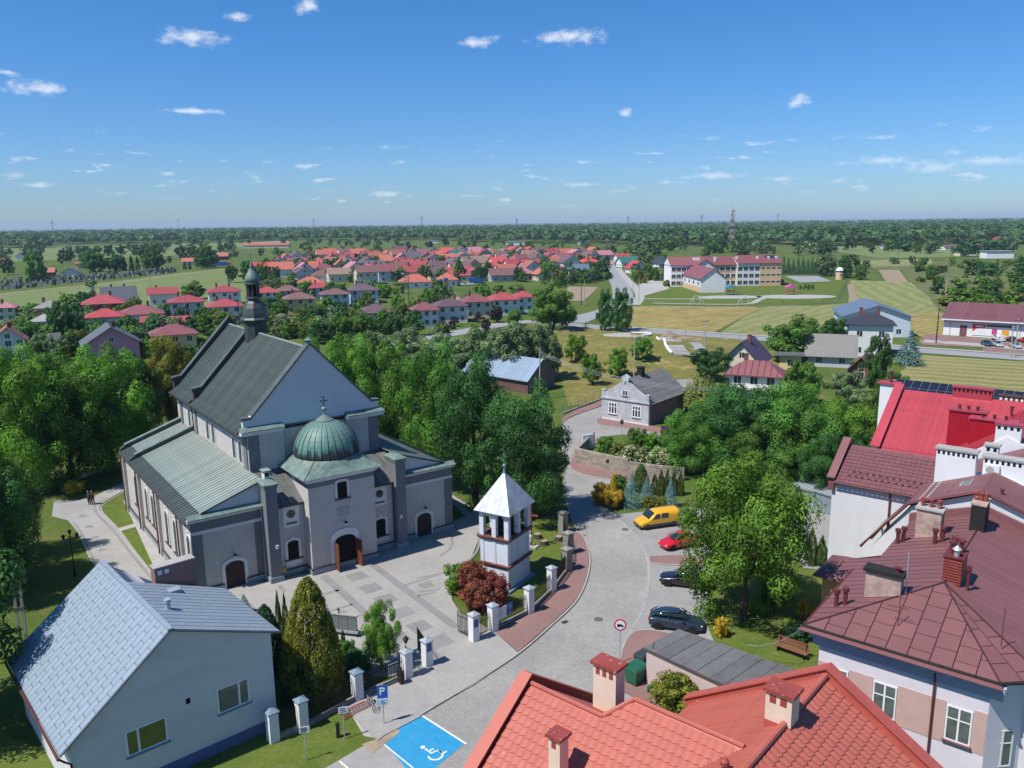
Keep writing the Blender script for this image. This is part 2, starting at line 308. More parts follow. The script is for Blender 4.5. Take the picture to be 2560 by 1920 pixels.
def arched_window(parent,m,w,h,rise=None,fr=.2,glass='leaded',sill=True,key=False,bars=0,name='window',proud=.07):
    rise=w/2 if rise is None else rise
    def mk(kk,f):
        if kk not in MT: MT[kk]=f()
        return MT[kk]
    def frame():
        b=MB(); o=arch_pts(w+2*fr,h+fr,rise+fr*.5); i=arch_pts(w,h,rise); n=len(o)
        o[0]=(o[0][0],0);o[1]=(o[1][0],0)
        vs=[(x,-proud,z) for x,z in o]+[(x,-proud,z) for x,z in i]+[(x,.02,z) for x,z in o]+[(x,.0,z) for x,z in i]
        fs=[]
        for k in range(1,n):
            j=(k+1)%n; fs+= [(k,j,n+j,n+k),(k,2*n+k,2*n+j,j),(n+k,n+j,3*n+j,3*n+k)]
        b.add(vs,fs)
        if key: b.box(-.12,.12,-proud-.03,0,h+fr*.4,h+fr*.4+.35)
        return b.mesh(name,MT['trim'])
    def pane():
        b=MB(); b.ext([(x,-.012,z) for x,z in arch_pts(w,h,rise)],(0,.02,0))
        if bars:
            for k in range(1,bars): b.box(-w/2,w/2,-.03,-.0125,h*k/bars-.012,h*k/bars+.012,1)
            b.box(-.014,.014,-.031,-.0126,0,h-.02,1)
        return b.mesh('pane',[MT[glass],MT['iron']])
    key_=(name,w,h,rise,fr,glass,key,bars,proud)
    o=put(mk(('wf',)+key_,frame),name,parent,mtx=m); put(mk(('wp',)+key_,pane),'pane',o)
    if sill:
        def sl():
            b=MB(); b.box(-w/2-fr-.08,w/2+fr+.08,-proud-.1,-.001,-.14,-.002); return b.mesh('sill',MT['plinthcap'])
        put(mk(('ws',w,fr,proud),sl),'sill',o)
    return o
def front(x,y,z): return wallm((x,y,z),0)
def left(x,y,z): return wallm((x,y,z),-math.pi/2)    # wall facing -x
def right(x,y,z): return wallm((x,y,z),math.pi/2)
def build_church():
    P=CH
    # --- tower / porch
    b=MB(); b.box(-3.3,3.3,0,6.0,0,9.0); b.build('porch_wall',MT['rough'],P)
    b=MB(); b.box(-3.42,3.42,-.12,1.2,0,.62); b.build('plinth',MT['plinth'],P)
    b=MB(); b.box(-3.46,3.46,-.16,1.2,.62,.70); b.build('plinth_cap',MT['plinthcap'],P)
    b=MB()
    for k,(e,z0,z1) in enumerate(((.12,8.95,9.12),(.3,9.12,9.3),(.5,9.3,9.5))): b.box(-3.3-e,3.3+e,-e,6.3,z0,z1)
    b.build('cornice',MT['trim'],P)
    b=MB(); b.box(-3.32,3.32,-.02,3,8.45,8.95); b.build('frieze',MT['band'],P)
    # skirt roof under the dome
    R=3.02; cy=3.15; ev=4.0
    b=MB(); n=32; ring=[]; sq=[]
    for k in range(n):
        a=2*math.pi*k/n; c,s=math.cos(a),math.sin(a); q=max(abs(c),abs(s)); ring.append((R*c,cy+R*s,10.62)); 
        sq.append((ev*c/q,cy+ev*s/q,9.52))
    mid=[((a[0]*.5+c[0]*.5),(a[1]*.5+c[1]*.5),9.98) for a,c in zip(ring,sq)]
    lo=[(x,y,9.5) for x,y,z in sq]
    b.add(lo+sq+mid+ring,[(j*n+k,j*n+(k+1)%n,(j+1)*n+(k+1)%n,(j+1)*n+k) for j in range(3) for k in range(n)]+[tuple(range(n))])
    sk=b.build('skirt_roof',MT['cu_ledge'],P)
    for k in range(4):
        a=math.pi/4+k*math.pi/2
        b=MB(); b.tube([(ev*1.40*math.cos(a),cy+ev*1.40*math.sin(a),9.55),((ev*.7+R*.5)*math.cos(a),cy+(ev*.7+R*.5)*math.sin(a),10.03),(R*1.0*math.cos(a),cy+R*math.sin(a),10.66)],.05,5); b.build('hip_seam',MT['cu_ledge'],sk)
    # dome gores
    prof=[]
    for i in range(11):
        t=i/10*math.pi/2*.93; prof.append((3.06*math.cos(t)**.86,3.15*math.sin(t)))
    prof=[(2.98,-.12),(3.05,.12)]+prof[1:]
    ng=28; b=MB(); da=2*math.pi/ng
    vs=[];fs=[]
    for (r,z) in prof:
        for a,e in ((-da/2,.0),(-da/2+.012,.06),(-da/2+.026,.0),(0,.012),(da/2,0.)):
            vs.append(((r+e)*math.cos(a),(r+e)*math.sin(a),z))
    for i in range(len(prof)-1):
        for k in range(4): fs.append((i*5+k,i*5+k+1,(i+1)*5+k+1,(i+1)*5+k))
    b.add(vs,fs); b.m=[1 if k%4<2 else 0 for k in range(len(fs))]; me=b.mesh('dome_panel',[MT['dome'],MT['seam']],False)
    b=MB(); b.lathe([(2.95,10.55),(2.9,11.6),(2.4,12.6),(1.5,13.3),(.5,13.7)],24,0,cy); dm=b.build('dome',MT['seam'],P)
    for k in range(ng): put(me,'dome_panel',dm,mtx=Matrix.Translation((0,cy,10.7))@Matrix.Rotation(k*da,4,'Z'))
    b=MB(); b.lathe([(.62,13.5),(.62,13.75),(.85,13.78),(.83,13.86),(.45,14.12),(.13,14.32),(.08,14.6),(.08,14.75)],20,0,cy); l=b.build('dome_lantern',MT['cu_ledge'],P)
    b=MB(); b.lathe([(.03,14.7),(.16,14.76),(.22,14.9),(.16,15.04),(.03,15.1)],12,0,cy); b.build('ball',MT['cu_light'],l,smooth=True)
    b=MB(); b.box(-.03,.03,cy-.03,cy+.03,15.05,16.05); b.box(-.3,.3,cy-.025,cy+.025,15.62,15.69)
    for (x,z) in ((-.3,15.655),(.3,15.655),(0,16.05)): b.box(x-.06,x+.06,cy-.03,cy+.03,z-.06,z+.06)
    b.build('cross',MT['iron'],l)
    # porch openings
    arched_window(P,front(0,0,6.95),.98,1.6,.12,.2,'dark',bars=0,name='window')
    b=MB(); b.box(-.6,.6,-.04,-.001,5.2,6.05); b.build('plaque',mat('plaque',(.34,.34,.36),.7),P)
    b=MB(); o=arch_pts(2.9,3.95,.75); i_=arch_pts(2.1,3.3,.5); n=len(o)
    vs=[(x,-.1,z) for x,z in o]+[(x,-.1,z) for x,z in i_]+[(x,.02,z) for x,z in o]+[(x,.02,z) for x,z in i_]; fs=[]
    for k in range(1,n):
        j=(k+1)%n; fs+=[(k,j,n+j,n+k),(k,2*n+k,2*n+j,j),(n+k,n+j,3*n+j,3*n+k)]
    b.add(vs,fs); d=b.build('portal',MT['trim'],P)
    b=MB(); b.ext([(x,-.015,z) for x,z in arch_pts(2.1,3.3,.5)],(0,.02,0)); b.build('door_opening',MT['dark'],d)
    b=MB(); b.box(-.045,.045,-1.0,0,.04,2.75); b.box(-.06,.06,-.98,-.02,.3,1.1); b.build('door_leaf',MT['doorred'],d,loc=(1.03,-.02,0),rz=.22)
    b=MB(); b.box(-.045,.045,-1.0,0,.04,2.75); b.box(-.06,.06,-.98,-.02,.3,1.1); b.build('door_leaf',MT['doorred'],d,loc=(-1.03,-.02,0),rz=-.05)
    b=MB(); b.box(-1.1,1.1,-2.1,-.75,.02,.05); m_=b.build('door_mat',mat('door_mat',(.03,.03,.032),.95),P)
    def lamp(x,y,z):
        b=MB(); b.tube([(x,y,z),(x,y-.35,z+.12),(x,y-.5,z+.02)],.025,5); o=b.build('wall_lamp',MT['iron'],P)
        b=MB(); b.lathe([(.08,z-.32),(.17,z-.02),(.2,z),(.04,z+.14)],6,x,y-.5); b.build('lamp_head',MT['iron'],o)
        b=MB(); b.lathe([(.085,z-.30),(.165,z-.05)],6,x,y-.505); b.build('lamp_glass',MT['lampglass'],o)
    lamp(0,0,4.65); lamp(-9.75,2.1,3.25); lamp(9.75,2.1,3.25)
    # --- recessed bays, pilasters, aisles on both sides
    for s in (-1,1):
        sx=lambda a,c: (min(s*a,s*c),max(s*a,s*c))
        x0,x1=sx(3.3,5.95)
        b=MB(); b.ext([(x0,1.5,0),(x0,5.8,0),(x0,5.8,9.2),(x0,1.5,6.9)],(x1-x0,0,0)); b.build('bay_wall',MT['rough'],P); e0,e1=sx(5.95,6.98); b=MB(); b.ext([(e0,2.61,0),(e0,5.8,0),(e0,5.8,9.3),(e0,2.61,8.6)],(e1-e0,0,0)); b.build('bay_roof_infill',MT['cu_grey'],P)
        b=MB(); b.box(x0,x1,1.36,1.5,0,.6); b.build('plinth',MT['plinth'],P)
        b=MB(); b.box(x0,x1,1.33,1.5,.6,.68); b.build('plinth_cap',MT['plinthcap'],P)
        slope_panels(P,(x0,1.15,6.9),(x1-x0,0,0),(0,4.7,2.5),4,MT['cu_grey'])
        b=MB(); b.box(x0,x1,1.1,1.2,6.78,6.97); b.build('gutter',MT['plinthcap'],P)
        cx=s*4.5
        # panel with round window
        b=MB(); b.box(cx-.78,cx+.78,1.44,1.499,4.7,6.72); pn=b.build('window_panel',MT['trim'],P)
        b=MB(); b.lathe([(.40,0),(.40,.05)],20); b.build('round_pane',MT['glass'],pn,mtx=Matrix.Translation((cx,1.39,5.95))@Matrix.Rotation(-math.pi/2,4,'X'))
        b=MB(); b.box(cx-.02,cx+.02,1.375,1.385,5.56,6.34); b.box(cx-.38,cx+.38,1.376,1.386,5.93,5.97); b.box(cx-.5,cx+.5,1.36,1.439,5.02,5.12); b.build('glazing_bar',MT['iron'],pn)
        arched_window(P,front(cx,1.5,1.6),1.05,1.75,.22,.24,'dark',key=True,name='window')
        b=MB(); b.box(cx-.78,cx+.78,1.43,1.499,1.0,1.45); b.build('apron_panel',MT['trim'],P)
        # pilaster
        x0,x1=sx(5.95,7.0)
        b=MB(); b.box(x0,x1,.6,2.6,0,9.25); b.build('pilaster',MT['band'],P)
        b=MB(); b.box(x0-.1,x1+.1,.5,2.5,0,.62); b.build('plinth',MT['plinth'],P)
        b=MB(); b.box(x0-.08,x1+.08,.5,2.7,9.0,9.2); b.box(x0-.16,x1+.16,.42,2.75,9.25,9.4); b.ext([(x0-.2,.38,9.4),(x1+.2,.38,9.4),((x0+x1)/2,1.4,9.85)],(0,.01,0)); 
        b.add([(x0-.2,.38,9.4),(x1+.2,.38,9.4),(x1+.2,2.8,9.4),(x0-.2,2.8,9.4),(x0+.3,1.3,9.72),(x1-.3,1.3,9.72),(x1-.3,2.1,9.72),(x0+.3,2.1,9.72)],[(0,1,5,4),(1,2,6,5),(2,3,7,6),(3,0,4,7),(4,5,6,7)])
        b.build('pilaster_cap',MT['cu_ledge'],P)
        if s<0:
            b=MB(); b.box(x0+.28,x1-.28,1.35,2.05,9.7,10.4); b.box(x0+.36,x1-.36,1.33,1.349,9.95,10.3,1); b.box(x0+.15,x1-.15,1.22,2.18,10.4,10.52,2); b.build('chimney',[MT['trim'],MT['dark'],MT['cu_light']],P)
        b=MB(); b.tube([(s*5.9,1.28,6.8),(s*5.9,1.28,.2)],.06,6); b.build('downpipe',MT['pipe'],P)
        b=MB(); b.tube([(s*7.06,1.9,8.5),(s*7.06,1.9,.4),(s*7.1,1.4,.15)],.05,6); b.build('downpipe',MT['trim'],P)
        # aisle body
        x0,x1=sx(6.7,13.2); xo=s*13.2
        b=MB(); b.box(x0,x1,2.1,30.0,0,6.9); b.build('aisle_wall',MT['rough'],P)
        b=MB(); b.ext([(s*7.0,2.101,6.9),(s*13.0,2.101,6.9),(s*13.0,2.101,7.2),(s*7.0,2.101,9.28)],(0,.45,0)); b.build('aisle_gable',MT['smooth'],P)
        # grey corner bands, frieze, white strip (2-4 cm proud)
        a0,a1=sx(7.0,7.75); b=MB(); b.box(a0,a1,2.07,2.099,.6,6.9); a0,a1=sx(12.3,13.24); b.box(a0,a1,2.07,2.099,.6,6.9); a0,a1=sx(7.75,12.3); b.box(a0,a1,2.07,2.099,6.0,6.9); b.build('corner_band',MT['band'],P)
        a0,a1=sx(7.0,13.26); b=MB(); b.box(a0,a1,2.03,2.068,5.72,6.0); b.build('white_band',MT['trim'],P)
        a0,a1=sx(7.0,13.5); b=MB(); b.box(a0,a1,1.85,2.099,6.9,7.05); b.box(a0,a1,1.7,2.099,7.05,7.2); b.build('cornice',MT['trim'],P)
        b=MB(); b.add([(a0,1.55,7.2),(a1,1.55,7.2),(a1,2.1,7.52),(a0,2.1,7.52),(a0,1.55,7.26),(a1,1.55,7.26),(a1,2.1,7.58),(a0,2.1,7.58)],[(0,3,2,1),(4,5,6,7),(0,1,5,4),(1,2,6,5),(2,3,7,6),(3,0,4,7)]); b.build('ledge_roof',MT['cu_ledge'],P)
        # plinth on front and side
        a0,a1=sx(7.0,13.32); 
        for (q0,q1) in ((7.0,8.75),(10.75,13.32)):
            p0,p1=sx(q0,q1); b=MB(); b.box(p0,p1,1.95,2.1,0,.6); b.build('plinth',MT['plinth'],P); b=MB(); b.box(p0,p1,1.92,2.1,.6,.68); b.build('plinth_cap',MT['plinthcap'],P)
        p0,p1=sx(13.2,13.34); b=MB(); b.box(p0,p1,2.1,30,0,.6); b.build('plinth',MT['plinth'],P)
        p0,p1=sx(13.2,13.37); b=MB(); b.box(p0,p1,2.1,30,.6,.68); b.build('plinth_cap',MT['plinthcap'],P)
        # side door in aisle front
        o=arched_window(P,front(s*9.75,2.1,.02),1.7,2.55,.5,.3,'door',sill=False,name='side_door',proud=.09)
        b=MB(); b.box(-.012,.012,-.02,-.012,.02,2.4); b.box(-.06,.02,-.06,-.03,1.1,1.16); b.build('door_handle',MT['iron'],o)
        b=MB(); b.box(s*9.75-1,s*9.75+1,.4,1.4,.01,.04); b.build('door_mat',MT['dark'],P)
        # aisle roof: narrow dark eave strip, then pale seamed sheets; a low cross wall divides them
        for (y0,y1,n) in ((2.0,24.6,38),(25.1,29.6,8)):
            slope_panels(P,(s*13.65,y0,7.02),(0,y1-y0,0),(-s*1.35,0,.50),n,MT['cu_dark'])
            slope_panels(P,(s*12.28,y0,7.53),(0,y1-y0,0),(-s*5.6,0,1.92),n,MT['cu_light'])
        for yy in (24.6,29.7):
            b=MB(); b.ext([(s*13.5,yy,6.9),(s*13.5,yy,7.35),(s*12.9,yy,7.75),(s*6.6,yy,9.95),(s*6.6,yy,6.9)],(0,.48,0)); b.build('parapet',MT['cu_dark'],P)
            b=MB(); b.ext([(s*13.0,yy-.08,7.73),(s*13.0,yy-.08,7.83),(s*6.6,yy-.08,10.07),(s*6.6,yy-.08,9.97)],(0,.64,0)); b.build('coping',MT['cu_ledge'],P)
        b=MB(); b.ext([(s*12.28,1.9,7.53),(s*12.28,1.9,7.66),(s*6.8,1.9,9.55),(s*6.8,1.9,9.42)],(0,.16,0)); b.build('verge',MT['coping'],P)
        b=MB(); p0,p1=sx(13.62,13.76); b.box(p0,p1,1.7,30,6.88,7.0); b.build('gutter',MT['plinthcap'],P)
        # side windows, buttress strips, downpipes
        sd=left if s<0 else right
        for yy in (3.1,7.8,10.95,16.6,19.35,24.5): arched_window(P,sd(xo,yy,2.2),1.0,3.25,.5,.26,'leaded',key=True,bars=7,name='side_window')
        for yy in (5.3,13.9,22.1,29.5):
            q0,q1=sx(13.2,13.5); b=MB(); b.box(q0,q1,yy-.45,yy+.45,0,6.6); b.build('buttress',MT['rough'],P)
            b=MB(); b.tube([(s*13.6,yy,6.9),(s*13.58,yy,.2)],.07,6); b.build('downpipe',MT['pipe'],P)
        # clerestory
        for yy in (7.9,9.85,16.7,18.7,25.8): arched_window(P,sd(s*6.65,yy,9.75),.85,2.1,.42,.14,'leaded',bars=5,name='clerestory_window',sill=False)
        for yy in (6.0,22.9,28.9):
            q0,q1=sx(6.65,6.78); b=MB(); b.box(q0,q1,yy-.2 if yy>7 else 5.8,yy+(.75 if yy<7 else .5),9.2,12.9); b.build('clerestory_pilaster',MT['band'],P)
        b=MB(); b.tube([(s*6.95,23.6,12.9),(s*6.85,23.6,9.6)],.07,6); b.build('downpipe',MT['seam'],P)
    # --- nave
    b=MB(); b.box(-6.65,6.65,5.8,31,7,12.9); b.build('nave_wall',MT['rough'],P)
    b=MB(); b.ext([(-6.9,5.75,13.2),(6.9,5.75,13.2),(6.9,5.75,14.3),(6.35,5.75,14.35),(0,5.75,20.8),(-6.35,5.75,14.35),(-6.9,5.75,14.3)],(0,.5,0)); b.build('gable_wall',MT['smooth'],P)
    for s in (-1,1):
        q0,q1=(min(s*3.2,s*7.3),max(s*3.2,s*7.3))
        b=MB(); b.box(q0,q1,5.3,5.79,12.85,13.05); b.box(q0,q1,5.1,5.79,13.05,13.25); b.build('cornice',MT['trim'],P)
        b=MB(); b.ext([(q0,5.0,13.25),(q0,5.0,13.31),(q0,5.749,13.62),(q0,5.749,13.25)],(q1-q0,0,0)); b.build('ledge_roof',MT['cu_ledge'],P)
        q0,q1=(min(s*3.2,s*6.65),max(s*3.2,s*6.65)); b=MB(); b.box(q0,q1,5.5,5.79,9.2,12.85); b.build('nave_pier',MT['rough'],P)
        q0,q1=(min(s*5.6,s*6.67),max(s*5.6,s*6.67)); b=MB(); b.box(q0,q1,5.46,5.499,9.2,12.85); b.build('corner_band',MT['band'],P)
        # coping of the gable
        b=MB(); b.ext([(s*6.2,5.6,14.28),(s*6.2,5.6,14.5),(0,5.6,20.98),(0,5.6,20.78)],(0,.85,0)); b.ext([(s*6.2,5.6,14.3),(s*7.05,5.6,14.3),(s*7.05,5.6,14.48),(s*6.2,5.6,14.5)],(0,.85,0)); b.build('coping',MT['coping'],P)
        # roof slopes: kicked eave then steep sheets
        for (y0,y1,n) in ((6.2,22.2,27),(22.9,30.6,13)):
            slope_panels(P,(s*7.45,y0,13.0),(0,y1-y0,0),(-s*.95,0,.62),n,MT['cu_dark'])
            slope_panels(P,(s*6.5,y0,13.62),(0,y1-y0,0),(-s*6.5,0,6.75),n,MT['cu_dark'])
        b=MB(); q0,q1=(min(s*7.4,s*7.54),max(s*7.4,s*7.54)); b.box(q0,q1,5.0,31,12.86,12.98); b.build('gutter',MT['plinthcap'],P)
        b=MB(); q0,q1=(min(s*6.65,s*7.35),max(s*6.65,s*7.35)); b.box(q0,q1,5.8,31,12.6,12.95); b.build('eaves_cornice',MT['band'],P)
    b=MB(); b.box(-3.2,3.2,5.6,5.749,13.2,13.32); b.build('string_course',MT['coping'],P)
    b=MB(); b.ext([(-6.4,6.2,13.0),(6.4,6.2,13.0),(6.4,6.2,13.5),(0,6.2,20.2),(-6.4,6.2,13.5)],(0,24.6,0)); b.build('roof_core',MT['seam'],P)
    b=MB(); b.box(-.12,.12,6.3,22.2,20.33,20.45); b.box(-.12,.12,22.9,30.6,20.33,20.45); b.build('ridge_cap',MT['cu_light'],P)
    for yy in (22.2,30.6):
        b=MB(); b.ext([(-6.9,yy,13),(6.9,yy,13),(6.9,yy,14.5),(6.2,yy,14.55),(0,yy,21.1),(-6.2,yy,14.55),(-6.9,yy,14.5)],(0,.6,0)); b.build('parapet',mat('parapet_plaster',(.09,.06,.055),.9),P)
        for s in (-1,1):
            b=MB(); b.ext([(s*6.0,yy-.1,14.7),(s*6.0,yy-.1,14.85),(0,yy-.1,21.28),(0,yy-.1,21.1)],(0,.8,0)); b.ext([(s*6.0,yy-.1,14.55),(s*7.1,yy-.1,14.5),(s*7.1,yy-.1,14.68),(s*6.0,yy-.1,14.85)],(0,.8,0)); b.build('coping',MT['coping'],P)
    b=MB(); b.lathe([(.28,20.9),(.28,21.1),(.42,21.15),(.1,21.35),(.06,21.5)],8,0,6.0); b.box(-.02,.02,5.98,6.02,21.45,22.15); b.box(-.18,.18,5.98,6.02,21.8,21.86); b.build('finial',MT['cu_ledge'],P)
    # --- ridge turret
    ty=21.0
    b=MB(); b.lathe([(1.22,18.6),(1.22,21.8),(1.15,21.85)],8,0,ty,a0=math.pi/8); T=b.build('ridge_turret',mat('turret_copper',(.04,.055,.05),.6,var=.3,sc=1.2,dirt=.4,dcol=(.07,.10,.09)),P)
    tc=MT['turret2']=mat('turret_cap_copper',(.05,.055,.058),.5,var=.3,sc=1.5,dirt=.4,dcol=(.09,.12,.11),spec=.5)
    b=MB(); b.lathe([(1.52,21.75),(1.54,21.85),(1.34,22.05),(1.30,22.5),(1.16,23.1),(.9,23.6),(.66,23.95),(.62,24.15)],8,0,ty,a0=math.pi/8); b.build('turret_dome',tc,T)
    for k in range(8):
        a=math.pi/8+k*math.pi/4
        b=MB(); b.tube([(.62*math.cos(a),ty+.62*math.sin(a),24.1),(.62*math.cos(a),ty+.62*math.sin(a),25.7)],.09,5); b.build('lantern_post',tc,T)
    b=MB(); b.lathe([(.35,24.1),(.35,25.7)],8,0,ty); b.build('lantern_core',MT['dark'],T)
    b=MB(); b.lathe([(.85,24.12),(.85,24.25),(.7,24.3)],8,0,ty,a0=math.pi/8); b.lathe([(.7,25.6),(.92,25.68),(.92,25.78),(.78,25.85)],8,0,ty,a0=math.pi/8); b.build('lantern_ring',tc,T)
    b=MB(); b.lathe([(.62,25.8),(.8,26.1),(.78,26.35),(.55,26.8),(.3,27.2),(.15,27.5),(.18,27.6),(.18,27.72),(.09,27.8),(.06,28.6),(.05,28.9),(.0,29.4)],12,0,ty); b.build('spire',MT['cu_ledge'],T,smooth=True)
    # fittings
    b=MB(); b.box(-5.75,-5.35,1.25,1.36,.55,.95); b.build('gas_box',MT['yellow'],P)
    for x,y in ((-6.3,.55),(6.3,.55)): 
        b=MB(); b.box(x-.12,x+.12,y-.12,y+.05,3.3,3.65); b.build('floodlight',MT['trim'],P)
    b=MB(); b.box(-4.7,-4.35,1.46,1.499,.75,1.0); b.build('vent_grille',MT['trim'],P)
build_church()
# ------------------------------------------------------------------ ground, streets, square
MT['meadow']=grass_mat('meadow',(.055,.10,.018),(.10,.13,.03),(.17,.165,.06),.03,1.2)
MT['lawn']=grass_mat('lawn',(.078,.118,.018),(.112,.145,.028),(.16,.155,.06),.35,5,spots=((.35,.36,.28),9,.5))
MT['garden']=grass_mat('garden_grass',(.062,.10,.018),(.10,.13,.028),(.14,.125,.05),.12,3)
MT['asph']=mat('weathered_paving',(.30,.29,.275),.93,var=.12,sc=1.2,dirt=.35,dsc=.25,dcol=(.23,.215,.20),bump=.2,bsc=20)
MT['road']=bricks_mat('road_setts',(.345,.33,.305),(.265,.252,.235),(.19,.18,.168),.2,.1,.010,dirt=.5,var=.17,rot=.6,big=.12,dcol=(.22,.205,.19))
MT['park']=bricks_mat('parking_pavers',(.33,.325,.31),(.27,.265,.255),(.19,.18,.17),.2,.1,.012,dirt=.3,var=.12,rot=.15,big=.2)
MT['plaza']=bricks_mat('square_pavers',(.375,.357,.33),(.325,.31,.287),(.23,.22,.2),.2,.1,.012,dirt=.3,var=.12,rot=.63,big=.2,dcol=(.26,.245,.23))
MT['plazad']=bricks_mat('dark_pavers',(.265,.253,.245),(.235,.225,.218),(.18,.17,.165),.2,.1,.01,dirt=.25,var=.12,rot=.63,big=.3)
MT['redpav']=bricks_mat('red_pavers',(.27,.155,.135),(.24,.14,.125),(.17,.11,.10),.2,.1,.01,dirt=.4,var=.14,rot=.75,big=.2,dcol=(.22,.15,.135))
MT['kerb']=mat('kerb_concrete',(.33,.315,.29),.9,var=.2,sc=2,dirt=.3)
MT['slab']=mat('concrete_slab',(.36,.345,.32),.9,var=.12,sc=1.5,dirt=.3,dsc=.6)
MT['dirt']=mat('bare_earth',(.30,.24,.17),.95,var=.25,sc=.8,dirt=.4,dcol=(.16,.17,.06),dsc=.3,bump=.5)
MT['blue']=mat('blue_paint',(.022,.25,.46),.75,var=.14,sc=2.5,dirt=.25,dsc=.8,dcol=(.10,.28,.42))
MT['wpaint']=mat('white_paint',(.74,.74,.72),.7,var=.12,sc=4,dirt=.3,dcol=(.45,.45,.43))
MT['white']=mat('white_render',(.66,.665,.67),.88,var=.05,sc=1,dirt=.22,dcol=(.52,.52,.53),dsc=.4)
MT['post']=mat('white_post',(.70,.70,.69),.85,var=.06,sc=2,dirt=.3,dcol=(.5,.5,.49))
MT['zinc']=mat('zinc_cap',(.42,.46,.50),.45,.4,var=.15,sc=2)
MT['cap']=mat('blue_grey_cap',(.19,.27,.33),.5,.2,var=.2,sc=2,dirt=.3)
MT['stone']=mat('grey_stone',(.24,.225,.20),.95,var=.3,sc=2.5,bump=.6,bsc=8,dirt=.4)
def gp(pts,z=0.): return [(lambda p:(p.x,p.y))(G(x,y,z)) for x,y in pts]
def sheet(name,pts,m,z,parent=None,px=True):
    pl=gp(pts,z) if px else pts
    b=MB(); b.quad(*[(x,y,z) for x,y in pl])
    o=b.build(name,m,parent)
    if o.data.polygons[0].normal.z<0: o.data.flip_normals()
    return o if parent else tag(o,kind='structure')
def slabp(name,pts,m,z0,z1,parent=None,px=True):
    pl=gp(pts,z1) if px else pts
    b=MB(); b.prism(pl,z0,z1); o=b.build(name,m,parent); return o if parent else tag(o,kind='structure')
def smooth_line(pts,n=6):
    P=[Vector((x,y,0)) for x,y in pts]; out=[]
    for i in range(len(P)-1):
        a=P[max(i-1,0)];b_=P[i];c=P[i+1];d=P[min(i+2,len(P)-1)]
        for k in range(n):
            t=k/n; q=.5*((2*b_)+(c-a)*t+(2*a-5*b_+4*c-d)*t*t+(3*b_-a-3*c+d)*t**3); out.append((q.x,q.y))
    out.append(tuple(pts[-1])); return out
def strip(name,pts,w,z0,z1,m,parent=None,px=True):
    """a ribbon of width w along a line (world xy after projection)"""
    pl=[Vector((x,y,0)) for x,y in (gp(pts,z1) if px else pts)]; L_=[];R_=[]
    for i,p in enumerate(pl):
        d=(pl[min(i+1,len(pl)-1)]-pl[max(i-1,0)]).normalized(); n=Vector((-d.y,d.x,0)); L_.append(p+n*w/2); R_.append(p-n*w/2)
    b=MB(); n=len(pl)
    vs=[(q.x,q.y,z1) for q in L_]+[(q.x,q.y,z1) for q in R_]+[(q.x,q.y,z0) for q in L_]+[(q.x,q.y,z0) for q in R_]
    fs=[]
    for i in range(n-1): fs+=[(i,n+i,n+i+1,i+1)]+([(2*n+i,i,i+1,2*n+i+1),(n+i,3*n+i,3*n+i+1,n+i+1)] if z1-z0>.003 else [])
    b.add(vs,fs); o=b.build(name,m,parent,fix=False); return o if parent else tag(o,kind='structure')
b=MB(); b.quad((-12000,-200,0),(12000,-200,0),(12000,20000,0),(-12000,20000,0)); GROUND=tag(b.build('ground',MT['meadow'],fix=False),kind='structure')
# town grass around the church and gardens
sheet('churchyard_grass',[(-900,1925),(-700,1150),(0,1010),(500,960),(900,960),(1250,1000),(1400,1000),(1415,1150),(1440,1320),(1475,1400),(1440,1510),(1295,1630),(1050,1790),(810,1925)],MT['garden'],.012)
ROAD=[(760,1990),(945,1846),(1049,1786),(1180,1710),(1295,1634),(1377,1562),(1435,1507),(1461,1461),(1473,1412),(1471,1377),(1458,1341),(1438,1325),(1425,1290),(1412,1250),(1409,1207),(1405,1150),(1400,1100),(1404,1060),(1415,1049),(1445,1036),(1500,1017),(1600,981),(1715,941),(1800,915),(1815,930),(1700,975),(1640,1000),(1560,1030),(1493,1048),(1488,1055),(1500,1064),(1673,1087),(1800,1102),(1800,1122),(1640,1100),(1560,1086),(1500,1092),(1460,1105),(1445,1118),(1430,1140),(1422,1160),(1425,1172),(1440,1182),(1490,1194),(1569,1203),(1640,1207),(1640,1216),(1560,1212),(1510,1216),(1494,1225),(1487,1243),(1500,1262),(1526,1277),(1540,1286),(1627,1277),(1800,1262),(1790,1400),(1768,1500),(1767,1560),(1800,1640),(1700,1990)]
sheet('road',ROAD,MT['road'],.022)
# parking bays on the right of the bend
PK=[(1533,1288),(1565,1315),(1598,1351),(1617,1393),(1622,1442),(1608,1520),(1578,1572),(1600,1576),(1680,1585),(1767,1560),(1768,1484),(1790,1400),(1800,1264),(1627,1279)]
sheet('parking_bays',PK,MT['park'],.028)
strip('parking_edge',smooth_line([(1533,1288),(1565,1315),(1598,1351),(1617,1393),(1622,1442),(1608,1520),(1578,1572),(1552,1634)],4),.22,.022,.034,MT['kerb'])
for a,b_ in (((1590,1337),(1668,1322)),((1610,1360),(1690,1358)),((1622,1501),(1730,1519)),((1612,1535),(1650,1543))):
    strip('bay_line',[a,b_],.1,.028,.033,MT['kerb'])
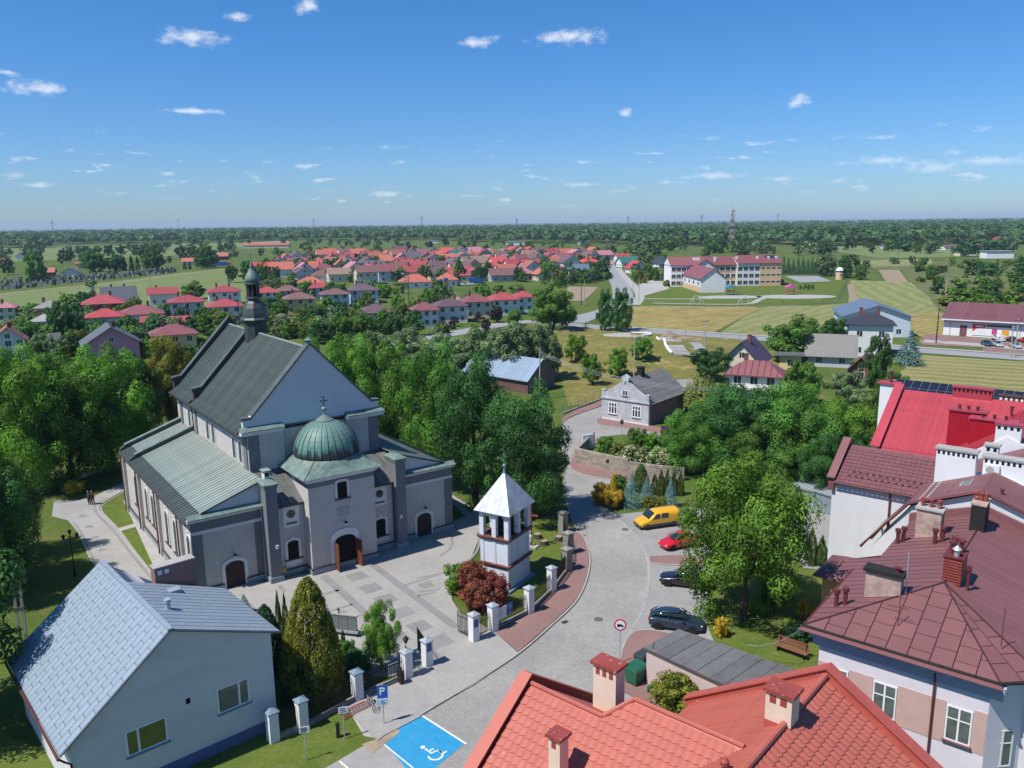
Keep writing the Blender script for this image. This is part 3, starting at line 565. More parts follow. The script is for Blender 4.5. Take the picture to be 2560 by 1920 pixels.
# pavement islands between bays
isl=slabp('pavement_island',smooth_line([(1622,1393),(1630,1389),(1680,1387),(1800,1388),(1800,1412),(1690,1411),(1635,1408),(1624,1403),(1622,1393)],3),MT['redpav'],0,.12)
strip('kerb',smooth_line([(1800,1412),(1690,1411),(1635,1408),(1624,1403),(1622,1393),(1630,1389),(1680,1387),(1800,1388)],3),.14,0,.135,MT['kerb'],isl)
isl=slabp('pavement_corner',smooth_line([(1548,1660),(1556,1621),(1570,1592),(1592,1576),(1630,1574),(1700,1586)],3)+[(1790,1640),(1700,1800),(1545,1720)],MT['redpav'],0,.12)
strip('kerb',smooth_line([(1543,1700),(1548,1660),(1556,1621),(1570,1592),(1592,1576),(1630,1574),(1700,1586)],4),.14,0,.135,MT['kerb'],isl)
# red pavement outside the church fence
rp=slabp('red_pavement',[(1236,1580)]+[(1296,1628)]+smooth_line([(1296,1628),(1377,1558),(1433,1505),(1459,1461),(1471,1412),(1469,1377),(1456,1341),(1437,1327)],4)+[(1420,1312),(1424,1360),(1425,1400),(1420,1430),(1392,1470),(1335,1530)],MT['redpav'],0,.12)
strip('kerb',smooth_line([(1049,1786),(1180,1708),(1296,1632),(1379,1561),(1436,1507),(1462,1461),(1474,1412),(1472,1377),(1459,1341),(1438,1325)],4),.16,0,.14,MT['kerb'],rp)
# pavement below the stone wall and round the old house
rp=slabp('red_pavement',smooth_line([(1500,1094),(1462,1107),(1447,1120),(1433,1140),(1424,1160),(1428,1171),(1442,1180),(1490,1192),(1569,1202),(1660,1207)],4)+[(1660,1198),(1569,1183),(1440,1157),(1445,1135),(1470,1118),(1510,1100)],MT['redpav'],0,.12)
strip('kerb',smooth_line([(1500,1094),(1462,1107),(1447,1120),(1433,1140),(1424,1160),(1428,1171),(1442,1180),(1490,1192),(1569,1202),(1660,1207)],4),.16,0,.14,MT['kerb'],rp)
rp=slabp('red_pavement',[(1504,1040)]+smooth_line([(1494,1047),(1490,1054),(1502,1062),(1560,1070),(1673,1085),(1790,1098)],4)+[(1790,1088),(1680,1074),(1622,1062),(1560,1050)],MT['redpav'],0,.12)
strip('kerb',smooth_line([(1500,1044),(1494,1047),(1490,1054),(1502,1062),(1560,1070),(1673,1086),(1790,1099)],4),.16,0,.14,MT['kerb'],rp)
rp=slabp('red_pavement',smooth_line([(1404,1060),(1420,1045),(1450,1033),(1500,1015),(1600,979),(1715,939),(1800,912)],4)+[(1795,902),(1715,927),(1600,966),(1500,1003),(1440,1024),(1406,1044)],MT['redpav'],0,.12)
# church square
PZ=[(300,1540),(395,1440),(500,1465),(681,1452),(785,1428),(945,1382),(1008,1352),(1120,1308),(1160,1292),(1190,1300),(1205,1316),(1196,1350),(1180,1390),(1150,1430),(1128,1470),(1130,1500),(1150,1530),(1236,1580),(1298,1634),(1182,1713),(1090,1763),(1046,1712),(1000,1690),(940,1690),(800,1640),(700,1570),(600,1500)]
pz=slabp('square',PZ,MT['plaza'],0,.1)
K=lambda x,y:(600+x*.3255,1400+y*.3255)
D=lambda x,y:(1100+x*.3255,1100+y*.3255)
ZP=.104
for a,b_,w in ((K(1010,30),K(1665,520),.75),(K(640,120),K(960,405),.75),(K(300,195),K(345,245),.4),(K(640,265),K(760,230),.35),(K(700,390),K(860,340),.35),(K(830,450),K(950,420),.35),(K(1370,275),K(1500,245),.35),(K(1265,195),K(1560,100),.3)):
    strip('paving_band',[a,b_],w,.1,ZP,MT['plazad'],pz)
for x,y in ((900,125),(1005,215),(1118,302),(1247,402),(1378,510),(1538,622),(1432,192),(770,420),(1210,600)):
    c=G(*K(x,y),.1); s=.85 if x not in(1432,770) else .6; a=math.radians(36); 
    pts=[(c.x+s*(i*math.cos(a)-j*math.sin(a)),c.y+s*(i*math.sin(a)+j*math.cos(a))) for i,j in((-1,-1),(1,-1),(1,1),(-1,1))]
    sheet('paving_square',pts,MT['plazad'],ZP+.001,pz,px=False)
for pts in ([D(70,715),D(95,780),D(70,840),D(0,890)],[D(290,700),D(300,800),D(255,890),D(150,970),D(0,1025),D(-180,1060)],[D(0,1140),D(-60,1155),D(-160,1165)]):
    strip('paving_arc',smooth_line(pts,6),.28,.1,ZP+.002,MT['plazad'],pz)
# path along the church's left side and behind
pth=slabp('church_path',smooth_line([(470,1560),(420,1480),(340,1385),(300,1330),(262,1290),(250,1275),(252,1262),(275,1245),(320,1222),(380,1200)],3)+[(380,1185),(312,1205),(240,1238),(200,1250),(135,1250),(130,1290),(170,1300),(195,1330),(225,1400),(300,1480),(390,1580)],MT['plaza'],0,.06)
strip('kerb',smooth_line([(430,1492),(345,1388),(304,1332),(266,1291),(254,1276),(256,1263),(279,1247),(320,1224)],4),.16,0,.075,MT['kerb'],pth)
strip('paving_band',smooth_line([(400,1470),(325,1380),(285,1328),(248,1290),(238,1275),(240,1262),(268,1244)],4),.3,.06,.064,MT['plazad'],pth)
strip('paving_band',smooth_line([(182,1305),(205,1335),(235,1400),(290,1465)],4),.25,.06,.064,MT['plazad'],pth)
for x,y in ((207,1290),(222,1316),(238,1343),(255,1374),(275,1228)):
    sheet('paving_square',[(x-11,y+4),(x+7,y+3),(x+12,y-3),(x-6,y-3)],MT['plazad'],.066,pth)
sheet('lawn',smooth_line([(252,1284),(250,1270),(266,1256),(300,1237),(325,1226),(322,1250),(308,1255),(340,1300),(300,1310),(275,1328),(252,1284)],2),MT['lawn'],.02)
sheet('lawn',[(285,1336),(335,1320),(412,1440),(395,1450),(345,1420)],MT['lawn'],.02)
slabp('church_apron',[(308,1252),(328,1245),(420,1410),(440,1470),(395,1440),(345,1330)],MT['slab'],0,.05)
strip('crossing_path',[(275,1331),(360,1306)],1.1,.02,.055,MT['slab'])
# path on the church's right side
slabp('side_path',[(1116,1241),(1130,1236),(1212,1290),(1205,1312),(1165,1292)],MT['plaza'],0,.06)
# lawns
sheet('lawn',[(1190,1430),(1205,1395),(1220,1330),(1240,1295),(1300,1280),(1390,1300),(1410,1330),(1412,1365),(1408,1420),(1375,1470),(1300,1545),(1240,1580),(1200,1500)],MT['lawn'],.018)
sheet('lawn',[(-300,1940),(-100,1780),(150,1900),(420,1935),(680,1822),(848,1742),(880,1780),(915,1855),(905,1865),(780,1940),(400,2200)],MT['lawn'],.018)
sheet('bike_stand_paving',[(868,1765),(910,1735),(985,1740),(1000,1800),(945,1846),(910,1840),(880,1790)],MT['slab'],.024)
slabp('pavement_left',[(1046,1712),(1090,1763),(1049,1792),(960,1838),(945,1850),(905,1815),(868,1765),(930,1715),(1000,1690)],MT['asph'],0,.1)
sheet('dirt_patch',[(905,1860),(950,1845),(990,1812),(1000,1830),(960,1862),(930,1885)],MT['dirt'],.042)
sheet('parking_asphalt',[(805,1925),(905,1866),(945,1852),(1050,1935),(1020,2000),(780,2000)],MT['asph'],.03)
hb=sheet('disabled_parking_bay',[K(1085,1380),K(1378,1185),K(1720,1412),K(1450,1640),K(1310,1640)],MT['blue'],.034)
strip('bay_line',[K(1380,1183),K(1738,1412)],.12,.034,.038,MT['wpaint'],hb)
strip('bay_line',[K(1075,1390),K(1330,1598)],.08,.034,.038,MT['wpaint'],hb)
strip('bay_line',[K(765,1545),K(830,1600)],.1,.03,.038,MT['wpaint'])
def wheelchair(parent,c,ex,ey,s,m,z):
    """the wheelchair-user symbol drawn with ribbons; ex,ey local axes"""
    def W(x,y): p=Vector(c)+ex*(x*s)+ey*(y*s); return (p.x,p.y)
    def ln(pts,w): strip('wheelchair_symbol',[W(*p) for p in pts],w*s,z,z+.002,m,parent,px=False)
    ln([(.38*math.cos(t)-.02,-.28+.38*math.sin(t)) for t in [math.radians(a) for a in range(150,391,15)]],.1)
    ln([(-.13,.52),(-.08,.0),(.28,-.02)],.12); ln([(.26,.0),(.42,-.42),(.62,-.40)],.12); ln([(-.1,.25),(.22,.23)],.1)
    b=MB(); q=W(-.15,.72); b.lathe([(.13*s,z),(.13*s,z+.003)],14,q[0],q[1]); b.build('wheelchair_symbol',m,parent)
c=G(*K(1480,1478),.036); e1=(G(*K(1555,1445),.036)-G(*K(1430,1500),.036)); ey=(G(*K(1400,1445))-G(*K(1500,1530))); ey.z=0; ex=Vector((ey.y,-ey.x,0)).normalized(); ey.normalize()
wheelchair(hb,c,ex,ey,1.15,MT['wpaint'],.037)
def manhole(px,py,r,label):
    p=G(px,py); b=MB(); b.lathe([(r*1.18,.02),(r*1.18,.036),(r,.036)],20); o=b.build('manhole_cover',MT['kerb'],loc=(p.x,p.y,0)); tag(o,label,'manhole cover')
    b=MB(); b.lathe([(r*.97,.03),(r*.97,.039)],20); b.build('lid',mat('cast_iron',(.13,.12,.115),.7,.2,var=.3,sc=9),o)
manhole(1496,1549,.42,'round manhole cover in the road left of the truck ban sign'); manhole(1563,1324,.40,'round manhole cover at the parking edge below the yellow van')
def drain(px,py,label):
    p=G(px,py); o=thing('drain_grate',label,'drain',(p.x,p.y,.025),.7)
    b=MB(); b.box(-.3,.3,-.2,.2,0,.02); b.build('frame',mat('grate',(.10,.08,.07),.7,var=.2),o)
    for k in range(6): b=MB(); b.box(-.25+k*.09,-.21+k*.09,-.17,.17,.02,.03); b.build('bar',MT['iron'],o)
drain(1412,1556,'iron drain grate by the kerb of the red pavement'); drain(1456,1340,'iron drain grate by the kerb beside the shaded road')
# ------------------------------------------------------------------ fence around the church
BAR={}
def bar_mesh(h):
    k=round(h,1)
    if k not in BAR:
        b=MB(); b.box(-.018,.018,-.018,.018,0,k-.12); b.add([(-.03,-.012,k-.12),(.03,-.012,k-.12),(.03,.012,k-.12),(-.03,.012,k-.12),(0,0,k)],[(0,3,2,1),(0,1,4),(1,2,4),(2,3,4),(3,0,4)]); BAR[k]=b.mesh('iron_bar',MT['iron'])
    return BAR[k]
def iron_panel(name,a,c,label,cat,z0=.45,h=1.35,base=True,zg=0.,group=None):
    a=Vector((a[0],a[1],0)); c=Vector((c[0],c[1],0)); d=c-a; L_=d.length; ang=math.atan2(d.y,d.x)
    o=thing(name,label,cat,(a.x,a.y,zg),ang,group)
    if base:
        b=MB(); b.box(.0,L_,-.14,.14,0,z0-.1); b.build('base_wall',MT['stone'],o)
    n=max(3,int(L_/.15)); me=bar_mesh(h)
    for i in range(n+1): put(me,'iron_bar',o,loc=(.06+(L_-.12)*i/n,0,z0))
    for zz in (z0+.12,z0+h*.72): b=MB(); b.box(.03,L_-.03,-.02,.02,zz,zz+.04); b.build('rail',MT['iron'],o)
    return o
def pillar(px,py,h,w,label,capm='zinc',bodym='post',rz=.62,xy=None):
    p=G(px,py) if xy is None else Vector((xy[0],xy[1],0)); o=thing('gate_pillar',label,'pillar',(p.x,p.y,0),rz)
    b=MB(); b.box(-w/2,w/2,-w/2,w/2,0,h-.12); b.build('shaft',MT[bodym],o)
    e=w/2+.08; b=MB(); b.box(-e,e,-e,e,h-.12,h-.04); b.add([(-e,-e,h-.04),(e,-e,h-.04),(e,e,h-.04),(-e,e,h-.04),(0,0,h+.18)],[(0,1,4),(1,2,4),(2,3,4),(3,0,4),(3,2,1,0)]); b.build('cap',MT[capm],o)
    return o
pc={}
pts={'p1':D(262,1545),'p2':D(408,1470),'p3':D(686,1330),'p4':D(858,1165),'p5':D(975,1010),'p6':D(985,880),'p7':D(945,715),'q1':K(1440,815),'q2':K(1285,905),'q3':K(905,1070),'q4':K(482,1298),'q5':K(258,1390)}
for k,v in pts.items(): pc[k]=G(*v)
lab={'p1':'white gate pillar with a blue plaque right of the open gate','p2':'white pillar with a lantern beside the red maple','p3':'white pillar right of the blue notice on the fence','p4':'white pillar in front of the bell tower lawn','p5':'weathered grey pillar with wide cap on the curved fence','p6':'weathered grey pillar beside the tree stumps','p7':'weathered grey pillar under the dark tree, farthest along the fence',
 'q1':'white gate pillar with blue plaque left of the open gate','q2':'white pillar carrying a black lantern next to the waste bin','q3':'white pillar with blue cap behind the bicycle rack','q4':'white pillar with blue cap left of the big thuja shadow','q5':'white pillar with blue cap against the grey house corner'}
pil={}
for k in pts:
    old=k in('p5','p6','p7'); pil[k]=pillar(0,0,2.35 if k[0]=='p' else 2.15,.62 if not old else .75,lab[k],'cap' if k in('q3','q4','q5') else ('stone' if old else 'zinc'),'stone' if old else 'post',xy=pc[k],rz=.72)
for k in('p1','q1'):
    b=MB(); b.box(-.2,.2,-.335,-.312,1.3,1.95); b.build('plaque',mat('blue_plaque',(.05,.10,.28),.4),pil[k]); 
def lantern(o,z):
    b=MB(); b.tube([(0,0,z),(0,0,z+.45)],.03,6); q=b.build('lantern_stem',MT['iron'],o)
    b=MB(); b.lathe([(.08,z+.42),(.2,z+.72),(.24,z+.74),(.1,z+.9),(.02,z+1.0)],6); b.build('lantern_head',MT['iron'],q)
    b=MB(); b.lathe([(.09,z+.46),(.185,z+.69)],6); b.build('lantern_glass',MT['lampglass'],q)
lantern(pil['p2'],2.5); lantern(pil['q2'],2.3)
MT['notice']=mat('notice_white',(.7,.71,.72),.6,var=.1,sc=6)
MT['noticeb']=mat('notice_blue',(.03,.09,.30),.5)
def seg(a,c,t=.35):
    d=(pc[c]-pc[a]); d.normalize(); return pc[a]+d*t,pc[c]-d*t
for a,c,l in (('p2','p3','black iron fence panel carrying the white and blue notices'),('p3','p4','black iron fence panel right of the blue notice'),('p4','p5','black iron fence panel beside the bell tower lawn'),('p5','p6','black iron fence panel between the two nearer grey pillars'),('p6','p7','black iron fence panel under the dark tree'),('q2','q3','black iron fence panel behind the waste bin'),('q3','q4','black iron fence panel shaded by the big thuja'),('q4','q5','short black iron fence panel at the grey house')):
    s_,e_=seg(a,c); f=iron_panel('iron_fence',s_,e_,l,'fence')
    if (a,c)==('p2','p3'):
        b=MB(); b.box(.15,1.15,-.06,-.03,.75,1.75); n=b.build('notice_board',MT['notice'],f)
        for i in range(7): b=MB(); b.box(.25,.45+.5*random.random(),-.066,-.061,1.62-i*.11,1.65-i*.11); b.build('print_line',MT['band'],n)
        b=MB(); b.box(1.2,1.85,-.06,-.03,.8,1.8); n=b.build('notice_board',MT['noticeb'],f); b=MB(); b.tube([(1.52+.16*math.cos(t),-.07,1.48+.16*math.sin(t)) for t in [math.radians(a) for a in range(0,361,20)]],.022,4); b.box(1.36,1.68,-.072,-.062,1.0,1.04); b.box(1.36,1.6,-.072,-.062,.92,.95); b.build('emblem',MT['wpaint'],n)
    if (a,c)==('q2','q3'):
        b=MB(); b.box(.35,1.2,-.07,-.04,.75,1.55); n=b.build('notice_board',MT['notice'],f); b=MB(); b.box(.4,1.15,-.078,-.071,1.22,1.5); b.build('notice_picture',mat('notice_photo',(.16,.2,.18),.5,var=.5,sc=7),n)
        for i in range(4): b=MB(); b.box(.45,.7+.4*random.random(),-.078,-.071,1.12-i*.1,1.15-i*.1); b.build('print_line',MT['band'],n)
# gates: two big leaves standing open, two wicket gates
def leafto(a,px,l): 
    e=G(*px); return iron_panel('iron_gate',pc[a],e,l,'gate',.12,1.9,False,.1)
leafto('p1',D(135,1488),'open black iron gate leaf right of the entrance'); leafto('q1',K(1365,700),'open black iron gate leaf left of the entrance')
s_,e_=seg('p1','p2'); iron_panel('iron_gate',s_,e_,'closed black iron wicket gate by the red maple','gate',.12,1.6,False,.1)
s_,e_=seg('q2','q1'); e2=s_+(e_-s_)*.25; iron_panel('iron_gate',s_,(s_.x-.5,s_.y+1.1),'open black iron wicket gate beside the lantern pillar','gate',.12,1.6,False,.1)
# ------------------------------------------------------------------ bell tower
def build_belltower():
    P=thing('bell_tower','slender white bell tower with open arches and pale pyramid roof','bell tower',(-.78,68.2,0),math.radians(-31))
    hx,hy=1.45,1.9; TW=mat('tower_white',(.60,.62,.66),.85,var=.08,sc=1.5,dirt=.3,dcol=(.44,.46,.52)); RB=mat('red_brown_ledge',(.16,.06,.045),.6,var=.25,sc=2); SH=mat('silver_sheet',(.40,.42,.44),.42,.3,var=.22,sc=1.3,dirt=.5,dsc=1.2,dcol=(.22,.22,.22),rnd=.1)
    b=MB(); b.box(-hx-.35,hx+.35,-hy-.4,hy+.4,0,.25); b.build('base_step',MT['cap'],P)
    b=MB(); b.box(-hx,hx,-hy,hy,.25,2.2); b.build('ground_stage',TW,P)
    for z in (2.2,4.65):
        b=MB(); b.box(-hx-.14,hx+.14,-hy-.14,hy+.14,z,z+.14); b.box(-hx-.22,hx+.22,-hy-.22,hy+.22,z+.14,z+.26); b.build('ledge',RB,P)
    b=MB(); b.box(-hx+.04,hx-.04,-hy+.04,hy-.04,2.46,4.65); b.build('middle_stage',TW,P)
    # pilaster strips
    for x in (-1.25,0,1.25):
        for s in(-1,1): b=MB(); y0=s*(hy-.04); b.box(x-.17,x+.17,min(y0,y0+s*.06),max(y0,y0+s*.06),2.46,4.65); b.build('pilaster',TW,P)
    for y in (-1.65,0,1.65):
        for s in(-1,1): b=MB(); x0=s*(hx-.04); b.box(min(x0,x0+s*.06),max(x0,x0+s*.06),y-.17,y+.17,2.46,4.65); b.build('pilaster',TW,P)
    # open belfry: piers and round arches
    z0,z1=4.91,7.2
    b=MB(); b.box(-hx+.2,hx-.2,-hy+.2,hy-.2,z0,z0+.06); b.build('belfry_floor',MT['dark'],P)
    xs=(-1.28,0,1.28); ys=(-1.72,0,1.72)
    for x in xs:
        for y in ys:
            if x==0 and y==0: continue
            b=MB(); b.box(x-.21,x+.21,y-.21,y+.21,z0,z1); b.build('pier',TW,P)
    def spandrel(c0,c1,off,axis):
        w=c1-c0-.34; r=w/2; cz=z1-.25-r; n=8
        pts=[(c0+.17,z1)]+[(c0+.17+r-r*math.cos(math.pi*i/n),cz+r*math.sin(math.pi*i/n)) for i in range(n+1)]+[(c1-.17,z1)]
        b=MB()
        if axis=='x': b.ext([(a,off-.12,z) for a,z in pts],(0,.24,0))
        else: b.ext([(off-.12,a,z) for a,z in pts],(.24,0,0))
        b.build('arch',TW,P)
    for y in (-1.72,1.72):
        spandrel(-1.28,0,y,'x'); spandrel(0,1.28,y,'x')
    for x in (-1.28,1.28):
        spandrel(-1.72,0,x,'y'); spandrel(0,1.72,x,'y')
    for y in (-1.72,1.72): b=MB(); b.box(-1.11,1.11,y-.02,y+.02,z0+.7,z0+.75); b.build('rail',MT['iron'],P)
    for x in (-1.28,1.28): b=MB(); b.box(x-.02,x+.02,-1.55,1.55,z0+.7,z0+.75); b.build('rail',MT['iron'],P)
    for x in (-.62,.62): b=MB(); b.lathe([(.42,5.55),(.36,5.7),(.27,6.0),(.22,6.3),(.06,6.45)],14,x,0); b.build('bell',mat('bell_bronze',(.05,.045,.03),.45,.6),P,smooth=True)
    b=MB(); b.box(-1.2,1.2,-.06,.06,6.45,6.57); b.build('bell_beam',MT['door'],P)
    # roof: sheets laid on a pyramid
    ex,ey=hx+.38,hy+.38; ap=Vector((0,0,10.35)); zr=7.2
    b=MB(); b.box(-ex+.1,ex-.1,-ey+.1,ey-.1,zr-.06,zr+.02); R=b.build('roof',TW,P)
    cs=[Vector((-ex,-ey,zr)),Vector((ex,-ey,zr)),Vector((ex,ey,zr)),Vector((-ex,ey,zr))]
    for k in range(4):
        a,c=cs[k],cs[(k+1)%4]; n=6 if k%2==0 else 7; nn=(c-a).cross(ap-a).normalized()*.03
        for i in range(n):
            f0,f1=(i+.012)/n,(i+.988)/n; p,q=a.lerp(c,f0),a.lerp(c,f1); ax,bx=f0,f1
            mid=lambda f: a.lerp(c,f)
            # sheet clipped by the pyramid's two hips
            def top(f): t=min(f,1-f)*2; return mid(f).lerp((a+c)/2*0+ap,0)*1 if False else mid(f)+((ap-(a+c)/2))*min(1,t)
            poly=[p,q,top(f1)]+([ap] if f0<.5<f1 else [])+([top(f0)] if f0>.02 else [])
            if f1>.98: poly=[p,q,top(f0)]
            b=MB(); b.ext([v for v in poly],nn); b.build('roof_sheet',SH,R)
        b=MB(); b.tube([a,ap],.03,5); b.build('hip_seam',SH,R)
    b=MB(); b.lathe([(.14,10.25),(.1,10.6),(.06,10.75),(.13,10.85),(.16,10.95),(.1,11.06),(.03,11.12),(.025,12.4)],8); b.box(-.14,.14,-.02,.02,11.9,11.94); b.build('spike',MT['cap'],P)
    b=MB(); b.tube([(hx+.16,-hy-.1,7.2),(hx+.16,-hy-.1,2.2)],.05,6); b.build('downpipe',MT['zinc'],P)
build_belltower()
# ------------------------------------------------------------------ near buildings
class Loc:
    """a building in a rotated plan frame (u along, v deep); parts are given in absolute u,v and stored local to the base point"""
    def __init__(s,name,label,cat,ang,u0,v0):
        a=math.radians(ang); s.a=a; s.c,s.s=math.cos(a),math.sin(a); s.u0,s.v0=u0,v0
        s.o=thing(name,label,cat,(u0*s.c-v0*s.s,u0*s.s+v0*s.c,0),a)
    def b(s,b,name,m,parent=None,fix=True,smooth=False):
        b.v=[(x-s.u0,y-s.v0,z) for x,y,z in b.v]; return b.build(name,m,parent or s.o,fix=fix,smooth=smooth)
    def P(s,u,v,z): return Vector((u-s.u0,v-s.v0,z))
    def W(s,u,v,z): return Vector((u*s.c-v*s.s,u*s.s+v*s.c,z))
def pane_window(parent,m,w,h,cols=2,rows=1,fr=.07,fm='wframe',gl='glass',sill=True,div=None,curtain=False,sillm='plinthcap'):
    key=('pw',w,h,cols,rows,fr,fm,gl,div)
    if key not in MT:
        b=MB(); b.box(-w/2,w/2,-.03,.0,0,fr); b.box(-w/2,w/2,-.03,.0,h-fr,h); b.box(-w/2,-w/2+fr,-.03,.0,fr,h-fr); b.box(w/2-fr,w/2,-.03,.0,fr,h-fr)
        xs=[w*(i/cols-.5) for i in range(1,cols)] if div is None else [w*(d-.5) for d in div]
        for x in xs: b.box(x-fr*.6,x+fr*.6,-.032,.0,fr,h-fr)
        for k in range(1,rows): z=h*(1-.36*k) if rows==2 else h*k/rows; b.box(-w/2+fr,w/2-fr,-.031,.0,z-fr*.4,z+fr*.4)
        MT[key]=b.mesh('window',MT[fm])
        b=MB(); b.box(-w/2+fr*.5,w/2-fr*.5,-.012,-.002,fr*.5,h-fr*.5); MT[key+('p',)]=b.mesh('pane',MT[gl])
    o=put(MT[key],'window',parent,mtx=m); put(MT[key+('p',)],'pane',o)
    if sill:
        k2=('sill',w,sillm)
        if k2 not in MT: b=MB(); b.box(-w/2-.08,w/2+.08,-.16,-.001,-.07,-.003); MT[k2]=b.mesh('sill',MT[sillm])
        put(MT[k2],'sill',o)
    return o
MT['wframe']=mat('white_frame',(.75,.76,.76),.5,var=.04)
MT['curtain']=glass_mat('curtain_glass',(.10,.12,.11),.1)
MT['olive']=glass_mat('olive_glass',(.12,.12,.035),.15)
MT['bluegrey']=mat('painted_sheet',(.245,.30,.355),.42,.0,var=.10,sc=1.2,dirt=.22,dsc=.5,dcol=(.21,.27,.34),rnd=.035,spec=.45)
MT['sheetseam']=mat('sheet_seam',(.12,.155,.195),.6)
MT['gwall']=mat('grey_white_render',(.62,.60,.59),.9,var=.06,sc=.8,dirt=.5,dsc=.35,dcol=(.46,.45,.46),stretch=(.5,1,1.6))
MT['blueplinth']=mat('blue_plinth',(.10,.13,.24),.85,var=.12,sc=2)
MT['brick']=bricks_mat('old_brick',(.24,.075,.055),(.17,.055,.045),(.30,.26,.23),.26,.075,.012,rot=(math.pi/2,0,0),dirt=.4,dcol=(.35,.30,.28))
MT['redmetal']=mat('red_tile_sheet',(.41,.108,.076),.55,var=.14,sc=.8,dirt=.45,dsc=.8,dcol=(.37,.115,.085),rnd=.06,spec=.4,specks=((.6,.55,.5),3.2,.70))
MT['redtrim']=mat('red_flashing',(.40,.088,.065),.5,var=.12,sc=1,dirt=.3,dcol=(.32,.08,.06),spec=.4,specks=((.6,.55,.5),4.5,.68))
MT['reddark']=mat('red_flashing_dark',(.27,.055,.042),.5,var=.15,sc=1,specks=((.6,.55,.5),5,.64))
MT['cream']=mat('cream_render',(.66,.52,.40),.9,var=.06,sc=2,dirt=.2,dcol=(.5,.40,.32))
MT['maroon']=mat('maroon_sheet',(.19,.080,.080),.55,var=.12,sc=.7,dirt=.45,dsc=.35,dcol=(.135,.06,.065),rnd=.08,spec=.35,specks=((.45,.42,.42),2.2,.73))
MT['maroonseam']=mat('maroon_seam',(.055,.022,.026),.6)
MT['maroontile']=mat('maroon_tile',(.17,.068,.075),.55,var=.16,sc=.8,dirt=.4,rnd=.08,spec=.4)
MT['wallw']=mat('dirty_white_wall',(.62,.625,.635),.9,var=.07,sc=.7,dirt=.4,dsc=.3,dcol=(.5,.51,.53),stretch=(1,1,.35))
MT['pink']=mat('pink_render',(.52,.35,.31),.9,var=.08,sc=1.5,dirt=.25,dcol=(.42,.30,.28))
MT['palewall']=mat('pale_lilac_render',(.64,.60,.64),.9,var=.06,sc=1,dirt=.25,dcol=(.52,.48,.52))
MT['crimson']=mat('crimson_sheet',(.37,.045,.06),.42,var=.14,sc=.7,dirt=.25,dsc=.4,dcol=(.30,.03,.04),rnd=.1,spec=.5)
MT['chim']=mat('sooty_plaster',(.42,.30,.25),.95,var=.3,sc=2,dirt=.7,dsc=1.3,dcol=(.16,.12,.10),bump=.5)
MT['soot']=mat('soot_black',(.02,.018,.018),.9,var=.3)
def tile_mesh(name,w,l,m):
    b=MB(); vs=[];fs=[]; nx=6
    for j,(y,dz) in enumerate(((0,0.035),(.02,.055),(l*.5,.03),(l,.0))):
        for i in range(nx):
            t=i/(nx-1); x=w*t; arc=.04*math.sin(math.pi*t); yy=y-(.07*math.sin(math.pi*t) if j<2 else 0)
            vs.append((x,yy,(.0 if j==0 else dz)+arc*(1 if j else .6)))
    for j in range(3):
        for i in range(nx-1): fs.append((j*nx+i,j*nx+i+1,(j+1)*nx+i+1,(j+1)*nx+i))
    b.add(vs,fs); return b.mesh(name,m)
def lay_tiles(L_,parent,origin,along,up,w,l,inside,me,store):
    """collect tile matrices on a slope; inside(s,t) in metres along/up tells where tiles lie"""
    along=Vector(along).normalized(); up=Vector(up).normalized(); o=Vector(origin)
    for i in range(400):
        for j in range(200):
            s,t=i*w,j*l
            r=inside(s+w/2,t+l/2)
            if r is None: break
            if r: store.append((o+along*s+up*t,along,up,me))
        if inside(i*w,0) is None and i>3 and inside(i*w,.01) is None: break
def place_tiles(L_,parent,store,m,limit=300,name='roof_tile'):
    inv=L_.o.matrix_world if False else None
    a=L_.a
    def key(it):
        p=it[0]; w=Vector((p.x*L_.c-p.y*L_.s,p.x*L_.s+p.y*L_.c,p.z))+L_.o.location; x,y=proj(w); vis=-20<x<2580 and -20<y<1940
        return (0 if vis else 1,(w-CAMP).length)
    store.sort(key=key)
    for p,x,y,me in store[:limit]: put(me,name,parent,mtx=frame_m(p,x,y))
    rest=store[limit:]
    if rest:
        b=MB()
        for p,x,y,me in rest:
            mm=frame_m(p,x,y); b.add([mm@v.co for v in me.vertices],[tuple(q.vertices) for q in me.polygons])
        o=b.build(name,m,parent,fix=False); o['kind']='stuff'
